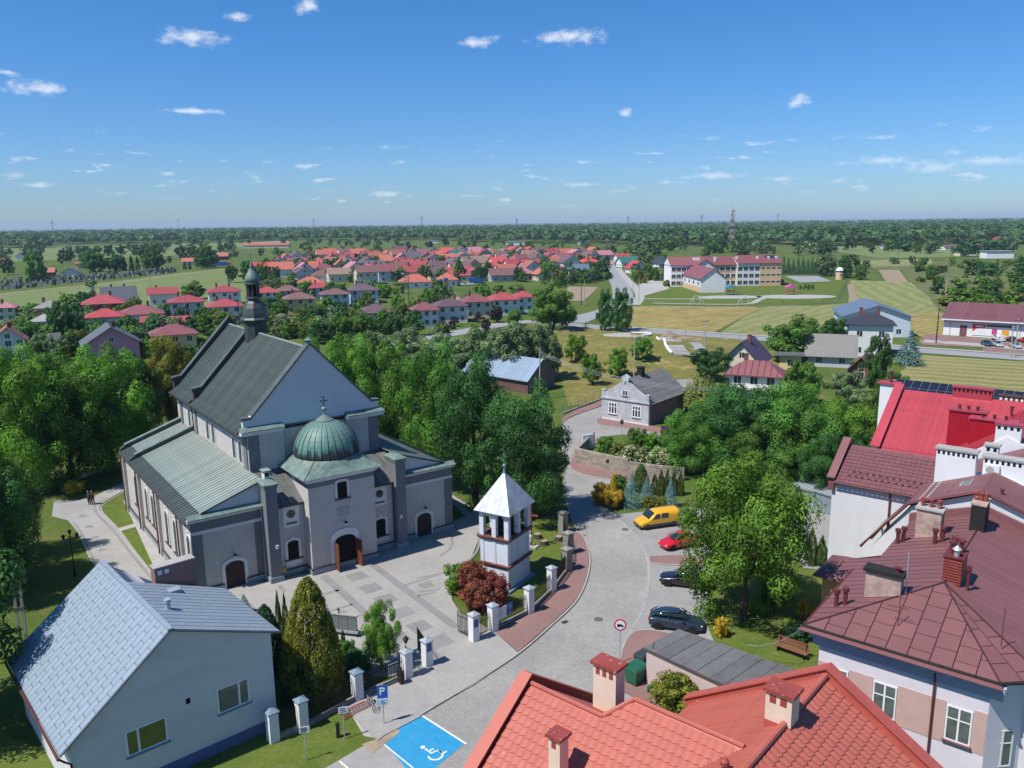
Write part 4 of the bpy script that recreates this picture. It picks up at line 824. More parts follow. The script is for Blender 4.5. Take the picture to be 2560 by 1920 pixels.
# --- grey-blue house, front left
def grey_house():
    L=Loc('grey_house','white gabled house with blue-grey sheet metal roof in front of the church','house',42,14,51)
    o=L.o; z0=0
    b=MB(); b.ext([(8.1,45.3,0),(19.9,45.3,0),(19.9,45.3,6.6),(13.8,45.3,9.0),(8.1,45.3,4.4)],(0,8.3,0)); b.ext([(8.1,53.61,0),(15.9,53.61,0),(15.9,53.61,7.6),(13.8,53.61,8.95),(8.1,53.61,4.4)],(0,4.5,0)); L.b(b,'wall',MT['gwall'])
    b=MB(); b.box(8.05,19.95,45.24,45.298,0,.75); L.b(b,'plinth',MT['blueplinth'])
    # roof deck and sheets
    b=MB(); b.ext([(7.5,45.0,4.02),(13.8,45.0,9.1),(13.8,45.0,9.2),(7.5,45.0,4.12)],(0,13.4,0)); R=L.b(b,'roof',MT['sheetseam'])
    b=MB(); b.ext([(20.45,45.0,6.5),(13.8,45.0,9.1),(13.8,45.0,9.2),(20.45,45.0,6.6)],(0,8.75,0)); R2=L.b(b,'roof',MT['sheetseam'])
    def sheets(par,o,al,up,n,m_,jit):
        al=Vector(al);up=Vector(up);w=al.length/n;l=up.length/m_; x=al.normalized(); y=up.normalized()
        k=(round(w,3),round(l,3))
        b=MB(); b.box(.03,w-.02,.028,l-.02,0,.02); b.box(0,.03,0,l,0,.03,1); me=b.mesh('roof_sheet',[MT['bluegrey'],MT['sheetseam']])
        b=MB(); b.box(.03,w-.02,.028,l*.55-.02,0,.02); b.box(0,.03,0,l*.55,0,.03,1); me2=b.mesh('roof_sheet',[MT['bluegrey'],MT['sheetseam']])
        for i in range(n):
            t=0; odd=i%2
            while t<up.length-.05:
                half=(t==0 and odd) 
                ll=l*.55 if half or up.length-t<l*.8 else l
                put(me2 if ll<l*.9 else me,'roof_sheet',par,mtx=frame_m(Vector(o)+x*(w*i)+y*t,x,y)); t+=ll
    n=Vector((-5.08,0,6.3)).normalized()*.005
    sheets(R,L.P(7.5,58.35,4.13),(0,-13.3,0),(6.3,0,5.08),24,8,1)
    sheets(R2,L.P(20.45,45.05,6.61),(0,8.65,0),(-6.65,0,2.6),14,7,1)
    slope_panels(R,L.P(17.4,53.8,6.3),(0,4.5,0),(-3.6,0,2.75),9,MT['bluegrey'])
    b=MB(); b.box(13.65,13.95,44.95,53.6,9.2,9.3); b.box(13.65,13.95,53.6,58.4,9.15,9.27); L.b(b,'ridge_cap',MT['bluegrey'],R)
    b=MB(); b.tube([(7.4,44.9,4.02),(7.4,58.5,4.02)],.08,6); L.b(b,'gutter',MT['pipe'])
    b=MB(); b.tube([(7.4,45.1,4.0),(7.7,45.2,3.6),(8.02,45.2,3.3),(8.02,45.2,.2)],.06,6); L.b(b,'downpipe',MT['iron'])
    b=MB(); b.lathe([(.17,0),(.17,.55),(.22,.56),(.22,.75)],12); f=L.b(b,'flue',MT['zinc']); f.location=L.P(14.9,48.6,8.7)+Vector((L.u0,L.v0,0))
    b=MB(); b.box(16.0,16.9,51.9,52.6,7.9,8.32); L.b(b,'roof_hatch',MT['bluegrey'])
    b=MB(); b.box(15.9,18.6,53.9,54.7,5.5,9.35); c=L.b(b,'chimney',MT['brick']); b=MB(); b.box(15.85,18.65,53.85,54.75,9.35,9.41); L.b(b,'chimney_cap',MT['slab'],c)
    for q in (16.1,16.55): b=MB(); b.box(q,q+.28,53.87,53.899,8.85,9.15); L.b(b,'vent_cover',MT['white'],c)
    b=MB(); b.box(16,20,53.75,53.95,6.55,6.7); L.b(b,'flashing',MT['cap'],R2)
    # gable windows
    pane_window(o,wallm(L.P(17.2,45.3,2.55),0),2.05,1.7,2,1,.1,gl='curtain',div=(.68,),sillm='cap'); pane_window(o,wallm(L.P(12.0,45.3,2.25),0),2.3,1.6,2,1,.1,gl='olive',div=(.3,),sillm='cap')
    b=MB(); b.box(14.35,14.6,45.27,45.299,4.05,4.4); L.b(b,'vent',MT['dark'])
grey_house()
# --- house with coral red tiles, bottom edge
def red_house():
    L=Loc('red_tiled_house','house with coral red metal tile roofs and cream chimneys at the bottom edge','house',-41,-16,28)
    o=L.o; sl=.72
    b=MB(); b.box(-24.4,-6,22.5,35,0,3.4); b.ext([(-24.4,22.6,3.4),(-24.4,34.9,3.4),(-24.4,28.97,8.0)],(12,0,0)); b.ext([(-17.5,37.0,4.2),(-6.5,37.0,4.2),(-12,37.0,9.6)],(0,-16,0)); L.b(b,'wall',MT['cream'])
    # decks
    b=MB(); b.ext([(-24.2,20.5,8.6-.72*8.47),(-24.2,28.97,8.6),(-24.2,28.97,8.5),(-24.2,20.5,8.5-.72*8.47)],(12.2,0,0)); b.ext([(-24.2,28.97,8.6),(-24.2,35.9,8.6-.72*6.9),(-24.2,35.9,8.5-.72*6.9),(-24.2,28.97,8.5)],(6.8,0,0)); R=L.b(b,'roof',MT['redtrim'])
    b=MB(); b.ext([(-19.6,28.97,8.55),(-13.0,28.97,8.55),(-13.0,30.1,9.38),(-18.6,30.1,9.38)],(0,0,.04)); b.ext([(-18.6,30.1,9.4),(-13,30.1,9.4),(-13,36.2,9.4-.72*6.1),(-18.6,36.2,9.4-.72*6.1)],(0,0,-.05)); b.ext([(-18.65,30.1,9.38),(-18.65,36,5.0),(-18.65,30.1,5)],(.05,0,0)); L.b(b,'upper_roof',MT['redtrim'],R)
    me=tile_mesh('roof_tile',.40,.46,MT['redmetal']); st=[]
    # front slope, courses laid from ridge down so that heads meet the ridge
    Ls=math.hypot(1,sl); up=Vector((0,1,sl)); 
    vmin=21.0; s0=-24.15
    def ins1(s,t):
        u=s0+s; v=vmin+t/Ls
        if u>-12.3 or v>30.2: return None
        top=28.97 if u<-19.7 else 28.97+(u+19.7)/1.05*1.13 if u<-18.65 else 30.1
        # valley against the wing's left slope
        if u>-13.1-(30.1-v)*1.03+ .0 and False: return False
        zz=8.6+(v-28.97)*sl; zw=10-.62*abs(u+12)
        return v<top and zz>zw-.05
    def fill(org,al,upv,ins,me,w,l):
        al=Vector(al).normalized(); upv=Vector(upv).normalized(); og=Vector(org)
        for i in range(90):
            for j in range(60):
                r=ins(i*w+w/2,j*l+l/2)
                if r: st.append((og+al*(i*w)+upv*(j*l),al,upv,me))
    fill(L.P(s0,vmin,8.6+(vmin-28.97)*sl),(1,0,0),(0,1,sl),ins1,me,.40,.46)
    # back slopes of the two ridges
    def ins2(s,t):
        u=-18.9-s; v=35.5-t/Ls; return u>-24.1 and v>29.1
    fill(L.P(-18.9,35.5,8.6-.72*(35.5-28.97)),(-1,0,0),(0,-1,sl),ins2,me,.40,.46)
    def ins3(s,t):
        u=-12.5-s; v=36-t/Ls; return u>-18.6 and v>30.2 and (9.4-.72*(v-30.1))>10-.62*abs(u+12)-.05
    fill(L.P(-12.5,36,9.4-.72*(36-30.1)),(-1,0,0),(0,-1,sl),ins3,me,.40,.46)
    # wing: right slope tiles, left slope fine ribbed sheets
    ws=.62; Lw=math.hypot(1,ws)
    b=MB(); b.ext([(-19.2,20,10-.62*7.2),(-12,20,10),(-4.8,20,10-.62*7.2),(-4.8,20,9.9-.62*7.2),(-12,20,9.9),(-19.2,20,9.9-.62*7.2)],(0,17.1,0)); R3=L.b(b,'wing_roof',MT['redtrim'])
    def ins4(s,t):
        v=20+s; d=7.2-t/Lw; return v<36.9 and d>.1
    fill(L.P(-4.8,20,10-.62*7.2),(0,1,0),(-1,0,ws),ins4,me,.40,.46)
    place_tiles(L,R,st,MT['redmetal'])
    slope_panels(R3,L.P(-19.2,36.9,10.0-.62*7.2),(0,-16.8,0),(7.1,0,7.1*.62),84,MT['redmetal'],rib=.02,th=.012,ribw=.06,name='ribbed_sheet')
    def cap(a,c,par,r=.12): b=MB(); b.tube([a,c],r,8); L.b(b,'ridge_cap',MT['redmetal'],par)
    cap((-24.2,28.97,8.66),(-19.65,28.97,8.66),R); cap((-19.65,28.97,8.66),(-18.6,30.1,9.46),R); cap((-18.6,30.1,9.46),(-13.0,30.1,9.46),R); cap((-12,20,10.06),(-12,36.9,10.06),R3,.16)
    # parapets with wide copings
    b=MB(); b.ext([(-24.75,20.3,2.2),(-24.75,20.3,8.9-.72*8.6),(-24.75,29.05,9.05),(-24.75,36,4.2),(-24.75,36,2.2)],(.5,0,0)); pw=L.b(b,'parapet',MT['reddark'])
    for a,c in (((20.2,9.1-.72*8.85),(29.05,9.1)),((36.1,9.1-.70*7.05),(29.05,9.1))):
        b=MB(); b.ext([(-24.85,a[0],a[1]-.05),(-24.85,c[0],c[1]-.05),(-24.85,c[0],c[1]+.02),(-24.85,a[0],a[1]+.02)],(.72,0,0)); L.b(b,'coping',MT['redmetal'],pw)
    b=MB(); b.ext([(-19.6,37.0,4.5),(-19.6,37.0,5.6),(-12,37.0,10.35),(-4.4,37.0,5.6),(-4.4,37,4.5)],(0,.5,0)); pw=L.b(b,'parapet',MT['redtrim'])
    for s in (-1,1):
        b=MB(); b.ext([(-12+s*7.7,36.9,5.58),(-12,36.9,10.38),(-12,36.9,10.46),(-12+s*7.7,36.9,5.66)],(0,.72,0)); L.b(b,'coping',MT['redtrim'],pw)
    # chimneys
    def chimney(u0,u1,v0,v1,z0,z1,slots,side='v',capm='reddark'):
        b=MB(); b.box(u0,u1,v0,v1,z0,z1); c=L.b(b,'chimney',MT['cream']); b=MB(); b.box(u0-.12,u1+.12,v0-.12,v1+.12,z1,z1+.16); L.b(b,'chimney_cap',MT[capm],c)
        b=MB(); b.box(u0-.02,u1+.02,v0-.02,v1+.02,z0,z0+.95); L.b(b,'chimney_flashing',MT['redtrim'],c)
        for k in range(slots):
            w=(u1-u0)/(slots+.6); x=u0+w*.3+k*w*1.05
            b=MB(); b.box(x+.05,x+w*.75,v0-.012,v0-.002,z1-.5,z1-.12); L.b(b,'vent_slot',MT['reddark'],c)
    chimney(-21.1,-19.75,30.2,31.0,7.0,10.35,3); chimney(-20.4,-19.75,25.7,26.35,5.5,9.0,1); chimney(-12.9,-11.7,31.9,32.8,9.0,11.35,2)
    b=MB(); b.box(-11.2,-9.2,27.3,28.3,8,10.1); c=L.b(b,'chimney',MT['cream']); b=MB(); b.box(-11.4,-9.0,27.1,28.5,10.1,10.3); L.b(b,'chimney_cap',MT['redtrim'],c)
    b=MB(); b.lathe([(.12,0),(.12,.5),(.2,.52),(.2,.7),(.05,.8)],10); f=L.b(b,'roof_vent',MT['reddark']); f.location=L.P(-12.9,28.0,9.3)+Vector((L.u0,L.v0,0))
    for k in range(7):
        b=MB(); b.box(-17.6+k*.85,-17.3+k*.85,34.5,34.75,6.25,6.45); L.b(b,'snow_guard',MT['zinc'],R)
red_house()
# --- terrace of maroon and crimson roofed buildings on the right (common plan frame)
RA=-39
def seams_on(L,par,a,bb,cc,dd,n,cross,m='maroonseam',h=.05,w=.05):
    """standing seams on the quad a-b (eave) c-d (top): n strips, cross joints"""
    a,bb,cc,dd=[Vector(q) for q in (a,bb,cc,dd)]
    for i in range(n+1):
        p,q=a.lerp(bb,i/n),dd.lerp(cc,i/n)
        if (p-q).length<.1: continue
        b=MB(); b.tube([p,q],w/2,4); L.b(b,'seam',MT[m],par)
def strips(L,par,a,bb,cc,dd,n,m,name='roof_sheet',th=.02,gap=.03,cross=0,stag=True):
    """sheets filling a planar quad (a-b eave, d-c top), each separate"""
    a,bb,cc,dd=[Vector(q) for q in (a,bb,cc,dd)]; nn=(bb-a).cross(dd-a); nn.normalize(); nn=nn if nn.z>0 else -nn
    for i in range(n):
        f0,f1=i/n,(i+1)/n
        g=gap/max((bb-a).length/n,.01)/n
        p0,p1,q1,q0=a.lerp(bb,f0+g),a.lerp(bb,f1),dd.lerp(cc,f1),dd.lerp(cc,f0+g)
        m_=max(1,cross); cuts=[0]+[min(.97,(k+(.5 if stag and i%2 else 0))/m_) for k in range(0 if stag and i%2 else 1,m_)]+[1]
        for k in range(len(cuts)-1):
            if cuts[k+1]-cuts[k]<.02: continue
            s,t=cuts[k],cuts[k+1]-.006
            r=[p0.lerp(q0,s),p1.lerp(q1,s),p1.lerp(q1,t),p0.lerp(q0,t)]
            b=MB(); b.ext(r,nn*th); L.b(b,name,m,par)
def stack(L,u0,u1,v0,v1,z0,z1,m,capm,slots=0,cap=.1,pots=0,capz=.15,name='chimney',slotm='dark',par=None):
    b=MB(); b.box(u0,u1,v0,v1,z0,z1); c=L.b(b,name,MT[m],par); b=MB(); b.box(u0-cap,u1+cap,v0-cap,v1+cap,z1,z1+capz); L.b(b,'chimney_cap',MT[capm],c)
    for k in range(slots):
        w=(u1-u0)/slots; b=MB(); b.box(u0+w*(k+.25),u0+w*(k+.75),v0-.015,v0-.003,z1-.42,z1-.12); L.b(b,'vent_slot',MT[slotm],c)
    for k in range(pots):
        x=u0+(u1-u0)*(k+.5)/pots; y=(v0+v1)/2; b=MB(); b.lathe([(.14,z1+capz),(.14,z1+capz+.45),(.19,z1+capz+.46),(.19,z1+capz+.6)],8,x,y); L.b(b,'chimney_pot',MT['reddark' if pots<5 else 'soot'],c)
    return c
MT['potred']=mat('red_brown_pipe',(.13,.03,.03),.5,var=.2)
def pot(L,u,v,z,h=.9,r=.12,par=None):
    b=MB(); b.lathe([(r,z),(r,z+h*.8),(r*1.6,z+h*.82),(r*1.6,z+h)],8,u,v); L.b(b,'flue_pipe',MT['potred'],par)
def maroon_house():
    L=Loc('maroon_roofed_house','pale pink house with broad maroon sheet metal roof and soot-stained chimneys','house',RA,-8,52)
    o=L.o; ze=8.5; zr=10.5
    b=MB(); b.box(-13.4,-4.6,45.1,65.4,0,8.2); b.ext([(-4.6,45.1,0),(-3.2,47,0),(-3.2,65.4,0),(-4.6,65.4,0)],(0,0,8.2)); b.box(-3.2,2,47,65.4,0,8.2); L.b(b,'wall',MT['palewall'])
    # pink panels between windows on the front wall
    for u0,u1 in ((-13.4,-12.96),(-11.64,-10.3),(-8.99,-6.55),(-5.24,-4.62)):
        b=MB(); b.box(u0,u1,45.07,45.098,3.9,6.35); L.b(b,'pink_panel',MT['pink'])
    b=MB(); b.box(-13.75,-4.0,44.95,45.099,7.35,7.8); b.box(-13.85,-3.95,44.82,45.099,7.8,8.15); L.b(b,'cornice',mat('grey_cornice',(.36,.38,.44),.85,var=.1))
    b=MB(); b.box(-13.9,-3.9,44.78,45.0,8.15,8.3); L.b(b,'white_moulding',MT['wallw'])
    for u in (-12.3,-9.65,-5.9):
        pane_window(o,wallm(L.P(u,45.07,4.15),0),1.25,2.05,2,2,.08,gl='curtain',sillm='maroontile')
    b=MB(); b.tube([(-7.2,44.8,7.9),(-7.2,44.95,7.5),(-7.2,45.0,.5)],.06,6); L.b(b,'downpipe',MT['potred'])
    w=math.hypot(1.4,1.4); pane_window(o,wallm(L.P(-3.92,46.03,3.0),math.radians(45)),1.2,2.2,2,2,.08,gl='curtain',sill=False)
    # bird-net lattice under the corner
    # roof body: hip in front, firewall behind
    E=[(-14.2,44.7,ze),(-4.2,44.7,ze),(-2.4,46.4,ze),(-2.4,65.6,ze),(-13.2,65.6,ze),(-13.2,57.2,ze),(-15.3,56.8,ze),(-15.3,54.6,ze),(-14.2,54.6,ze)]
    A=(-8.2,51.0,zr); B=(-8.2,65.6,zr)
    ext=[(x,y,ze-.12) for x,y,z in E]
    b=MB(); n=len(E); z8=lambda u:ze+(zr-ze)*(u+14.2)/6.0
    vs=[(-14.2,44.7,ze),(-4.2,44.7,ze),(-2.4,46.4,ze),(-2.2,65.6,ze),(-8.2,65.6,zr),(-13.2,65.6,z8(-13.2)),(-13.2,57.2,z8(-13.2)),(-15.3,56.8,z8(-15.3)),(-15.3,54.6,z8(-15.3)),(-14.2,54.6,ze),(-8.2,51,zr)]
    fs=[(0,1,10),(1,2,10),(2,3,4,10),(0,10,4,5,6,7,8,9)]
    lo=len(vs); vs2=vs+[(x,y,z-.14) for x,y,z in vs[:4]]+[(x,y,z-.14) for x,y,z in vs[5:10]]
    b.add(vs,fs); R=L.b(b,'roof',MT['maroonseam'],fix=False)
    # front hip sheets (seams run up the slope, clipped by the hips)
    def hip_sheets(a,c,ap,n,mm,cross):
        a,c,ap=Vector(a),Vector(c),Vector(ap); up=(ap-(a+c)/2)
        d=(c-a); t_ap=(ap-a).dot(d)/d.dot(d); foot=a+d*t_ap; upv=ap-foot; nn=d.cross(upv).normalized(); nn=nn if nn.z>0 else -nn
        def top(f): return min(f/t_ap,(1-f)/(1-t_ap),1)
        H=upv.length
        for i in range(n):
            f0,f1=i/n+.003,(i+1)/n-.003; h0,h1=top(f0),top(f1); apx=f0<t_ap<f1
            zc=[0]
            step=1.25/H
            s=step*(.5 if i%2 else 1)
            while s<max(h0,h1,1 if apx else 0): zc.append(s); s+=step
            zc.append(9)
            for k in range(len(zc)-1):
                lo,hi=zc[k]+.004,zc[k+1]-.004
                poly=[]
                def pt(f,h): return a+d*f+upv*h
                # clip column polygon between lo and hi
                col=[(f0,0),(f1,0),(f1,h1)]+([(t_ap,1)] if apx else [])+[(f0,h0)]
                def clip(P,c,s):
                    out=[]
                    for j in range(len(P)):
                        p,q=P[j],P[(j+1)%len(P)]; ip,iq=(p[1]-c)*s>=0,(q[1]-c)*s>=0
                        if ip: out.append(p)
                        if ip!=iq: t=(c-p[1])/(q[1]-p[1]); out.append((p[0]+(q[0]-p[0])*t,c))
                    return out
                col=clip(clip(col,lo,1),hi,-1)
                if len(col)<3: continue
                b=MB(); b.ext([pt(*q) for q in col],nn*.025); L.b(b,'roof_sheet',mm,R)
            if 0<i: b=MB(); hh=top(i/n); b.tube([a+d*(i/n)+nn*.03,a+d*(i/n)+upv*hh+nn*.03],.03,4); L.b(b,'seam',MT['maroonseam'],R)
    hip_sheets((-14.2,44.7,ze),(-4.2,44.7,ze),A,9,MT['maroon'],1); hip_sheets((-4.2,44.7,ze),(-2.4,46.4,ze),A,2,MT['maroon'],1)
    # left slope: horizontal-looking strips run from eave to ridge, split at steps
    nn=Vector((-(zr-ze),0,6)).normalized()
    def zat(u): return ze+(zr-ze)*(u+14.2)/6.0
    v=44.9; k=0
    while v<65.5:
        v2=min(v+.78,65.55); vm=(v+v2)/2
        ue=-14.2 if vm<54.6 else -15.3 if vm<56.9 else -13.2
        f=lambda vv: min(-8.2,-14.2+(vv-44.7)*6/6.3) if vv<51 else -8.2
        ut0,ut1=f(v+.015),f(v2-.015)
        if ut1-ue>.15:
            cut=ue+(2.6 if k%2 else 4.0)
            segs=[(ue,min(cut,ut0),min(cut,ut1)),(cut+.012,ut0,ut1)] if min(ut0,ut1)>cut+.3 else [(ue,ut0,ut1)]
            for (s0,e0,e1) in segs:
                b=MB(); b.ext([(s0,v+.015,zat(s0)+.01),(e0,v+.015,zat(e0)+.01),(e1,v2-.015,zat(e1)+.01),(s0,v2-.015,zat(s0)+.01)],nn*.03); L.b(b,'roof_sheet',MT['maroon'],R)
            b=MB(); b.tube([(ue,v,zat(ue)+.05),(ut0,v,zat(ut0)+.05)],.025,4); L.b(b,'seam',MT['maroonseam'],R)
        v=v2; k+=1
    # right slope strips
    zb=lambda u: zr-(zr-ze)*(u+8.2)/5.9
    v=45.2
    nr=Vector((zr-ze,0,5.9)).normalized()
    while v<65.5:
        v2=v+.78; vm=(v+v2)/2; f=lambda vv: -8.2 if vv>=51 else -8.2+(51-vv)*5.9/4.7
        u0,u1=f(v+.015),f(v2-.015)
        if u0<-2.7:
            b=MB(); b.ext([(u0,v+.015,zb(u0)+.01),(-2.3,v+.015,zb(-2.3)+.01),(-2.3,v2-.015,zb(-2.3)+.01),(u1,v2-.015,zb(u1)+.01)],nr*.03); L.b(b,'roof_sheet',MT['maroon'],R)
        v=v2
    for a,c in (((-14.2,44.7,ze+.05),(-8.2,51,zr+.06)),((-4.2,44.7,ze+.05),(-8.2,51,zr+.06)),((-8.2,51,zr+.06),(-8.2,65.5,zr+.06)),((-2.4,46.4,ze+.05),(-8.2,51,zr+.06))): b=MB(); b.tube([a,c],.05,5); L.b(b,'hip_seam',MT['maroonseam'],R)
    b=MB(); b.tube([(-14.3,44.62,ze-.02),(-4.2,44.62,ze-.02),(-2.3,46.3,ze-.02)],.09,6); L.b(b,'gutter',MT['soot'],o)
    b=MB(); b.tube([(-14.28,44.6,ze-.02),(-14.28,54.5,ze-.02)],.06,5); L.b(b,'gutter',MT['potred'],o)
    # lower skirt under the front gutter
    b=MB(); b.ext([(-14.5,44.3,8.3),(-4.0,44.3,8.3),(-4.2,44.7,8.44),(-14.2,44.7,8.44)],(0,0,.03)); L.b(b,'eaves_sheet',MT['maroon'],R)
    # chimneys
    c=stack(L,-12.1,-10.1,48.9,49.6,8.8,11.0,'chim','soot',cap=.14,capz=.22); pot(L,-10.4,49.25,11.2,.35,.14,c)
    c=stack(L,-8.4,-7.4,51.4,53.0,10.2,12.0,'potred','potred',cap=.06,capz=.08)
    for k in range(9): b=MB(); b.box(-8.38,-7.42,51.36,51.399,10.4+k*.17,10.5+k*.17); L.b(b,'louvre',MT['reddark'],c)
    for q in ((-8.1,52.0),(-7.7,52.5),(-8.1,52.7)): pot(L,q[0],q[1],12.08,.8,.14,c)
    b=MB(); b.lathe([(.15,12.08),(.15,12.5),(.26,12.52),(.05,12.75)],10,-7.8,51.7); L.b(b,'cowl',MT['zinc'],c)
    pot(L,-7.05,51.6,10.0,1.7,.09)
    c=stack(L,-11.9,-10.3,60.5,61.6,9.3,11.6,'chim','slab',cap=.12,pots=3,capz=.12)
    c=stack(L,-8.7,-7.8,61.5,63.2,10.1,12.3,'soot','chim',cap=.05,pots=3)
    for u,v in ((-13.3,47.5),(-12.85,47.7),(-12.8,59.6),(-12.5,60.0),(-10.3,58.9),(-9.9,59.3)): pot(L,u,v,zat(u),1.15,.13)
    for (u,v,h) in ((-9.6,46.6,1.9),(-4.6,47.2,2.2)):
        b=MB(); zz=zat(-14.2+ (v-44.7)*.95); b.tube([(u,v,zz),(u,v,zz+h)],.025,5); m_=L.b(b,'aerial_mast',MT['potred']); 
        if h<2:
            b=MB(); b.tube([(u-.6,v,zz+h*.6),(u+.5,v+.1,zz+h*.6)],.012,4)
            for k in range(6): b.tube([(u-.5+k*.18,v-.18,zz+h*.6),(u-.5+k*.18,v+.2,zz+h*.6)],.008,4)
            L.b(b,'aerial',MT['soot'],m_)
    b=MB(); b.tube([(-9.9,49.3,9.6),(-9.9,49.3,12.6)],.03,5); L.b(b,'aerial_mast',MT['zinc'])
    # firewall
    b=MB(); b.ext([(-13.4,65.5,8),(-13.4,65.5,9.35),(-8.4,65.5,11.05),(-2,65.5,8.9),(-2,65.5,8)],(0,.35,0)); f=L.b(b,'firewall',MT['maroon'])
maroon_house()
def white_house():
    L=Loc('white_terrace_house','tall white house with kinked maroon roof, skylight and white chimney walls','house',RA,-14,72)
    o=L.o
    # mansard part behind the firewall
    b=MB(); b.ext([(-16.2,66.2,0),(-16.2,66.2,5.6),(-13.4,66.2,9.8),(-8.7,66.2,11.8),(-1,66.2,9),(-1,66.2,0)],(0,8,0)); L.b(b,'wall',MT['wallw'])
    b=MB(); b.box(-21.2,-13.2,71.9,79.5,0,8.9); b.ext([(-21.2,71.9,8.9),(-21.2,79.5,8.9),(-21.2,75.7,11.4)],(8,0,0)); L.b(b,'wing_wall',MT['wallw'])
    def slab(pts,m,th=.12,par=None,name='roof'): b=MB(); b.ext(pts,(0,0,th)); return L.b(b,name,MT[m],par)
    R=slab([(-8.7,65.95,11.95),(-13.55,65.95,10.02),(-13.55,71.5,10.02),(-8.7,71.5,11.95)],'maroon'); 
    strips(L,R,(-13.55,65.95,10.15),(-13.55,71.5,10.15),(-8.7,71.5,12.08),(-8.7,65.95,12.08),6,MT['maroon'],gap=.02)
    slab([(-13.55,65.95,10.0),(-16.75,65.95,5.75),(-16.75,71.5,5.75),(-13.55,71.5,10.0)],'maroontile',.12,R,'lower_slope')
    q=slab([(-8.7,65.95,11.95),(-0.5,65.95,8.9),(-0.5,71.5,8.9),(-8.7,71.5,11.95)],'maroon',.12,R,'rear_slope')
    strips(L,R,(-.5,65.95,9.03),(-.5,71.5,9.03),(-8.7,71.5,12.08),(-8.7,65.95,12.08),7,MT['maroon'],gap=.02)
    b=MB(); b.tube([(-16.9,65.9,5.7),(-13.55,65.9,10.05),(-8.7,65.9,12.0),(-.5,65.9,8.95)],.09,6); L.b(b,'verge',MT['potred'],R)
    b=MB(); b.tube([(-16.85,65.9,5.65),(-16.85,71.8,5.65)],.09,6); L.b(b,'gutter',MT['zinc'],R)
    for k in range(10):
        for j in (0,1): t=k/9; b=MB(); b.box(-13.0+j*.5,-12.75+j*.5,66.4+t*4.6,66.65+t*4.6,10.32+j*.2,10.45+j*.2); L.b(b,'snow_guard',MT['slab'],R)
    for k in range(14): b=MB(); t=k/13; b.box(-16.4,-16.1,66.2+t*5,66.35+t*5,6.35,6.5); L.b(b,'snow_guard',MT['slab'],R)
    b=MB(); b.ext([(-10.7,68.6,11.2),(-9.9,68.6,11.55),(-9.9,70.0,11.55),(-10.7,70.0,11.2)],(0,0,.14)); s_=L.b(b,'skylight',MT['zinc'],R); b=MB(); b.ext([(-10.6,68.7,11.39),(-10.0,68.7,11.65),(-10.0,69.9,11.65),(-10.6,69.9,11.39)],(0,0,.02)); L.b(b,'pane',MT['glass'],s_)
    pot(L,-7.6,67.2,11.5,.6,.1)
    # wing with tile roof
    st=[]; me=tile_mesh('roof_tile',.42,.42,MT['maroontile'])
    R2=slab([(-21.0,71.5,8.85),(-13.2,71.5,8.85),(-13.2,75.7,11.35),(-21.0,75.7,11.35)],'maroontile',.05,None,'wing_roof'); slab([(-21.0,79.9,8.85),(-13.2,79.9,8.85),(-13.2,75.7,11.35),(-21.0,75.7,11.35)],'maroontile',.05,R2,'rear_slope')
    x=Vector((1,0,0)); y=Vector((0,4.2,2.5)).normalized()
    for i in range(18):
        for j in range(11):
            st.append((L.P(-20.9+i*.42,71.5+j*.42*y.y,8.92+j*.42*y.z),x,y,me))
    place_tiles(L,R2,st,MT['maroontile'])
    for k in range(12):
        for j in (0,1): b=MB(); u=-20.0+k*.55+j*.25; b.box(u,u+.22,72.2+j*.45,72.28+j*.45,9.42+j*.27,9.52+j*.27); L.b(b,'snow_guard',MT['soot'],R2)
    b=MB(); b.tube([(-21,71.4,8.85),(-13.6,71.4,8.85)],.08,6); L.b(b,'gutter',MT['potred'],R2)
    b=MB(); b.tube([(-16.3,71.75,8.8),(-16.3,71.8,2)],.08,6); L.b(b,'downpipe',MT['potred'],R2)
    b=MB(); b.ext([(-21.5,71.6,8.0),(-21.5,71.6,9.3),(-21.5,75.7,11.9),(-21.5,79.8,9.3),(-21.5,79.8,8)],(.5,0,0)); pw=L.b(b,'parapet',MT['maroon'])
    b=MB(); b.ext([(-21.6,71.4,9.2),(-21.6,75.7,11.95),(-21.6,75.7,12.05),(-21.6,71.4,9.3)],(.7,0,0)); L.b(b,'coping',MT['maroon'],pw)
    # chimney walls
    stack(L,-13.1,-10.2,72.0,72.9,8.5,13.2,'white','slab',8,.12); stack(L,-9.7,-6.2,72.2,73.1,8.5,13.0,'white','slab',9,.12)
    b=MB(); b.box(-9.5,-8.5,71.9,72.18,11.7,12.5); ac=L.b(b,'air_conditioner',MT['white']); b=MB(); b.lathe([(.3,0),(.3,.03)],16); f=b.build('fan_grille',MT['slab'],ac,mtx=Matrix.Translation(L.P(-9.15,71.88,12.1))@Matrix.Rotation(-math.pi/2,4,'X'))
    stack(L,-10.2,-9.2,76.0,76.8,9,13.0,'white','slab',2,.1); stack(L,-4.3,-2.6,71.8,72.6,8.5,12.6,'white','slab',5,.12); stack(L,-3.6,-2,69.2,70,8.5,11.8,'white','slab',3,.12)
    # hipped maroon roof behind the chimneys
    b=MB(); b.box(-13,-1.5,74,82,0,9.2); L.b(b,'rear_wall',MT['wallw'])
    R4=slab([(-13.2,73.8,9.3),(-1,73.8,9.3),(-7.6,79.5,11.9)],'maroon',.06,None,'rear_roof'); slab([(-13.2,73.8,9.3),(-7.6,79.5,11.9),(-7.6,82,11.9),(-13.2,82,9.3)],'maroon',.05,R4,'slope'); slab([(-1,73.8,9.3),(-7.6,79.5,11.9),(-7.6,82,11.9),(-1,82,9.3)],'maroon',.05,R4,'slope')
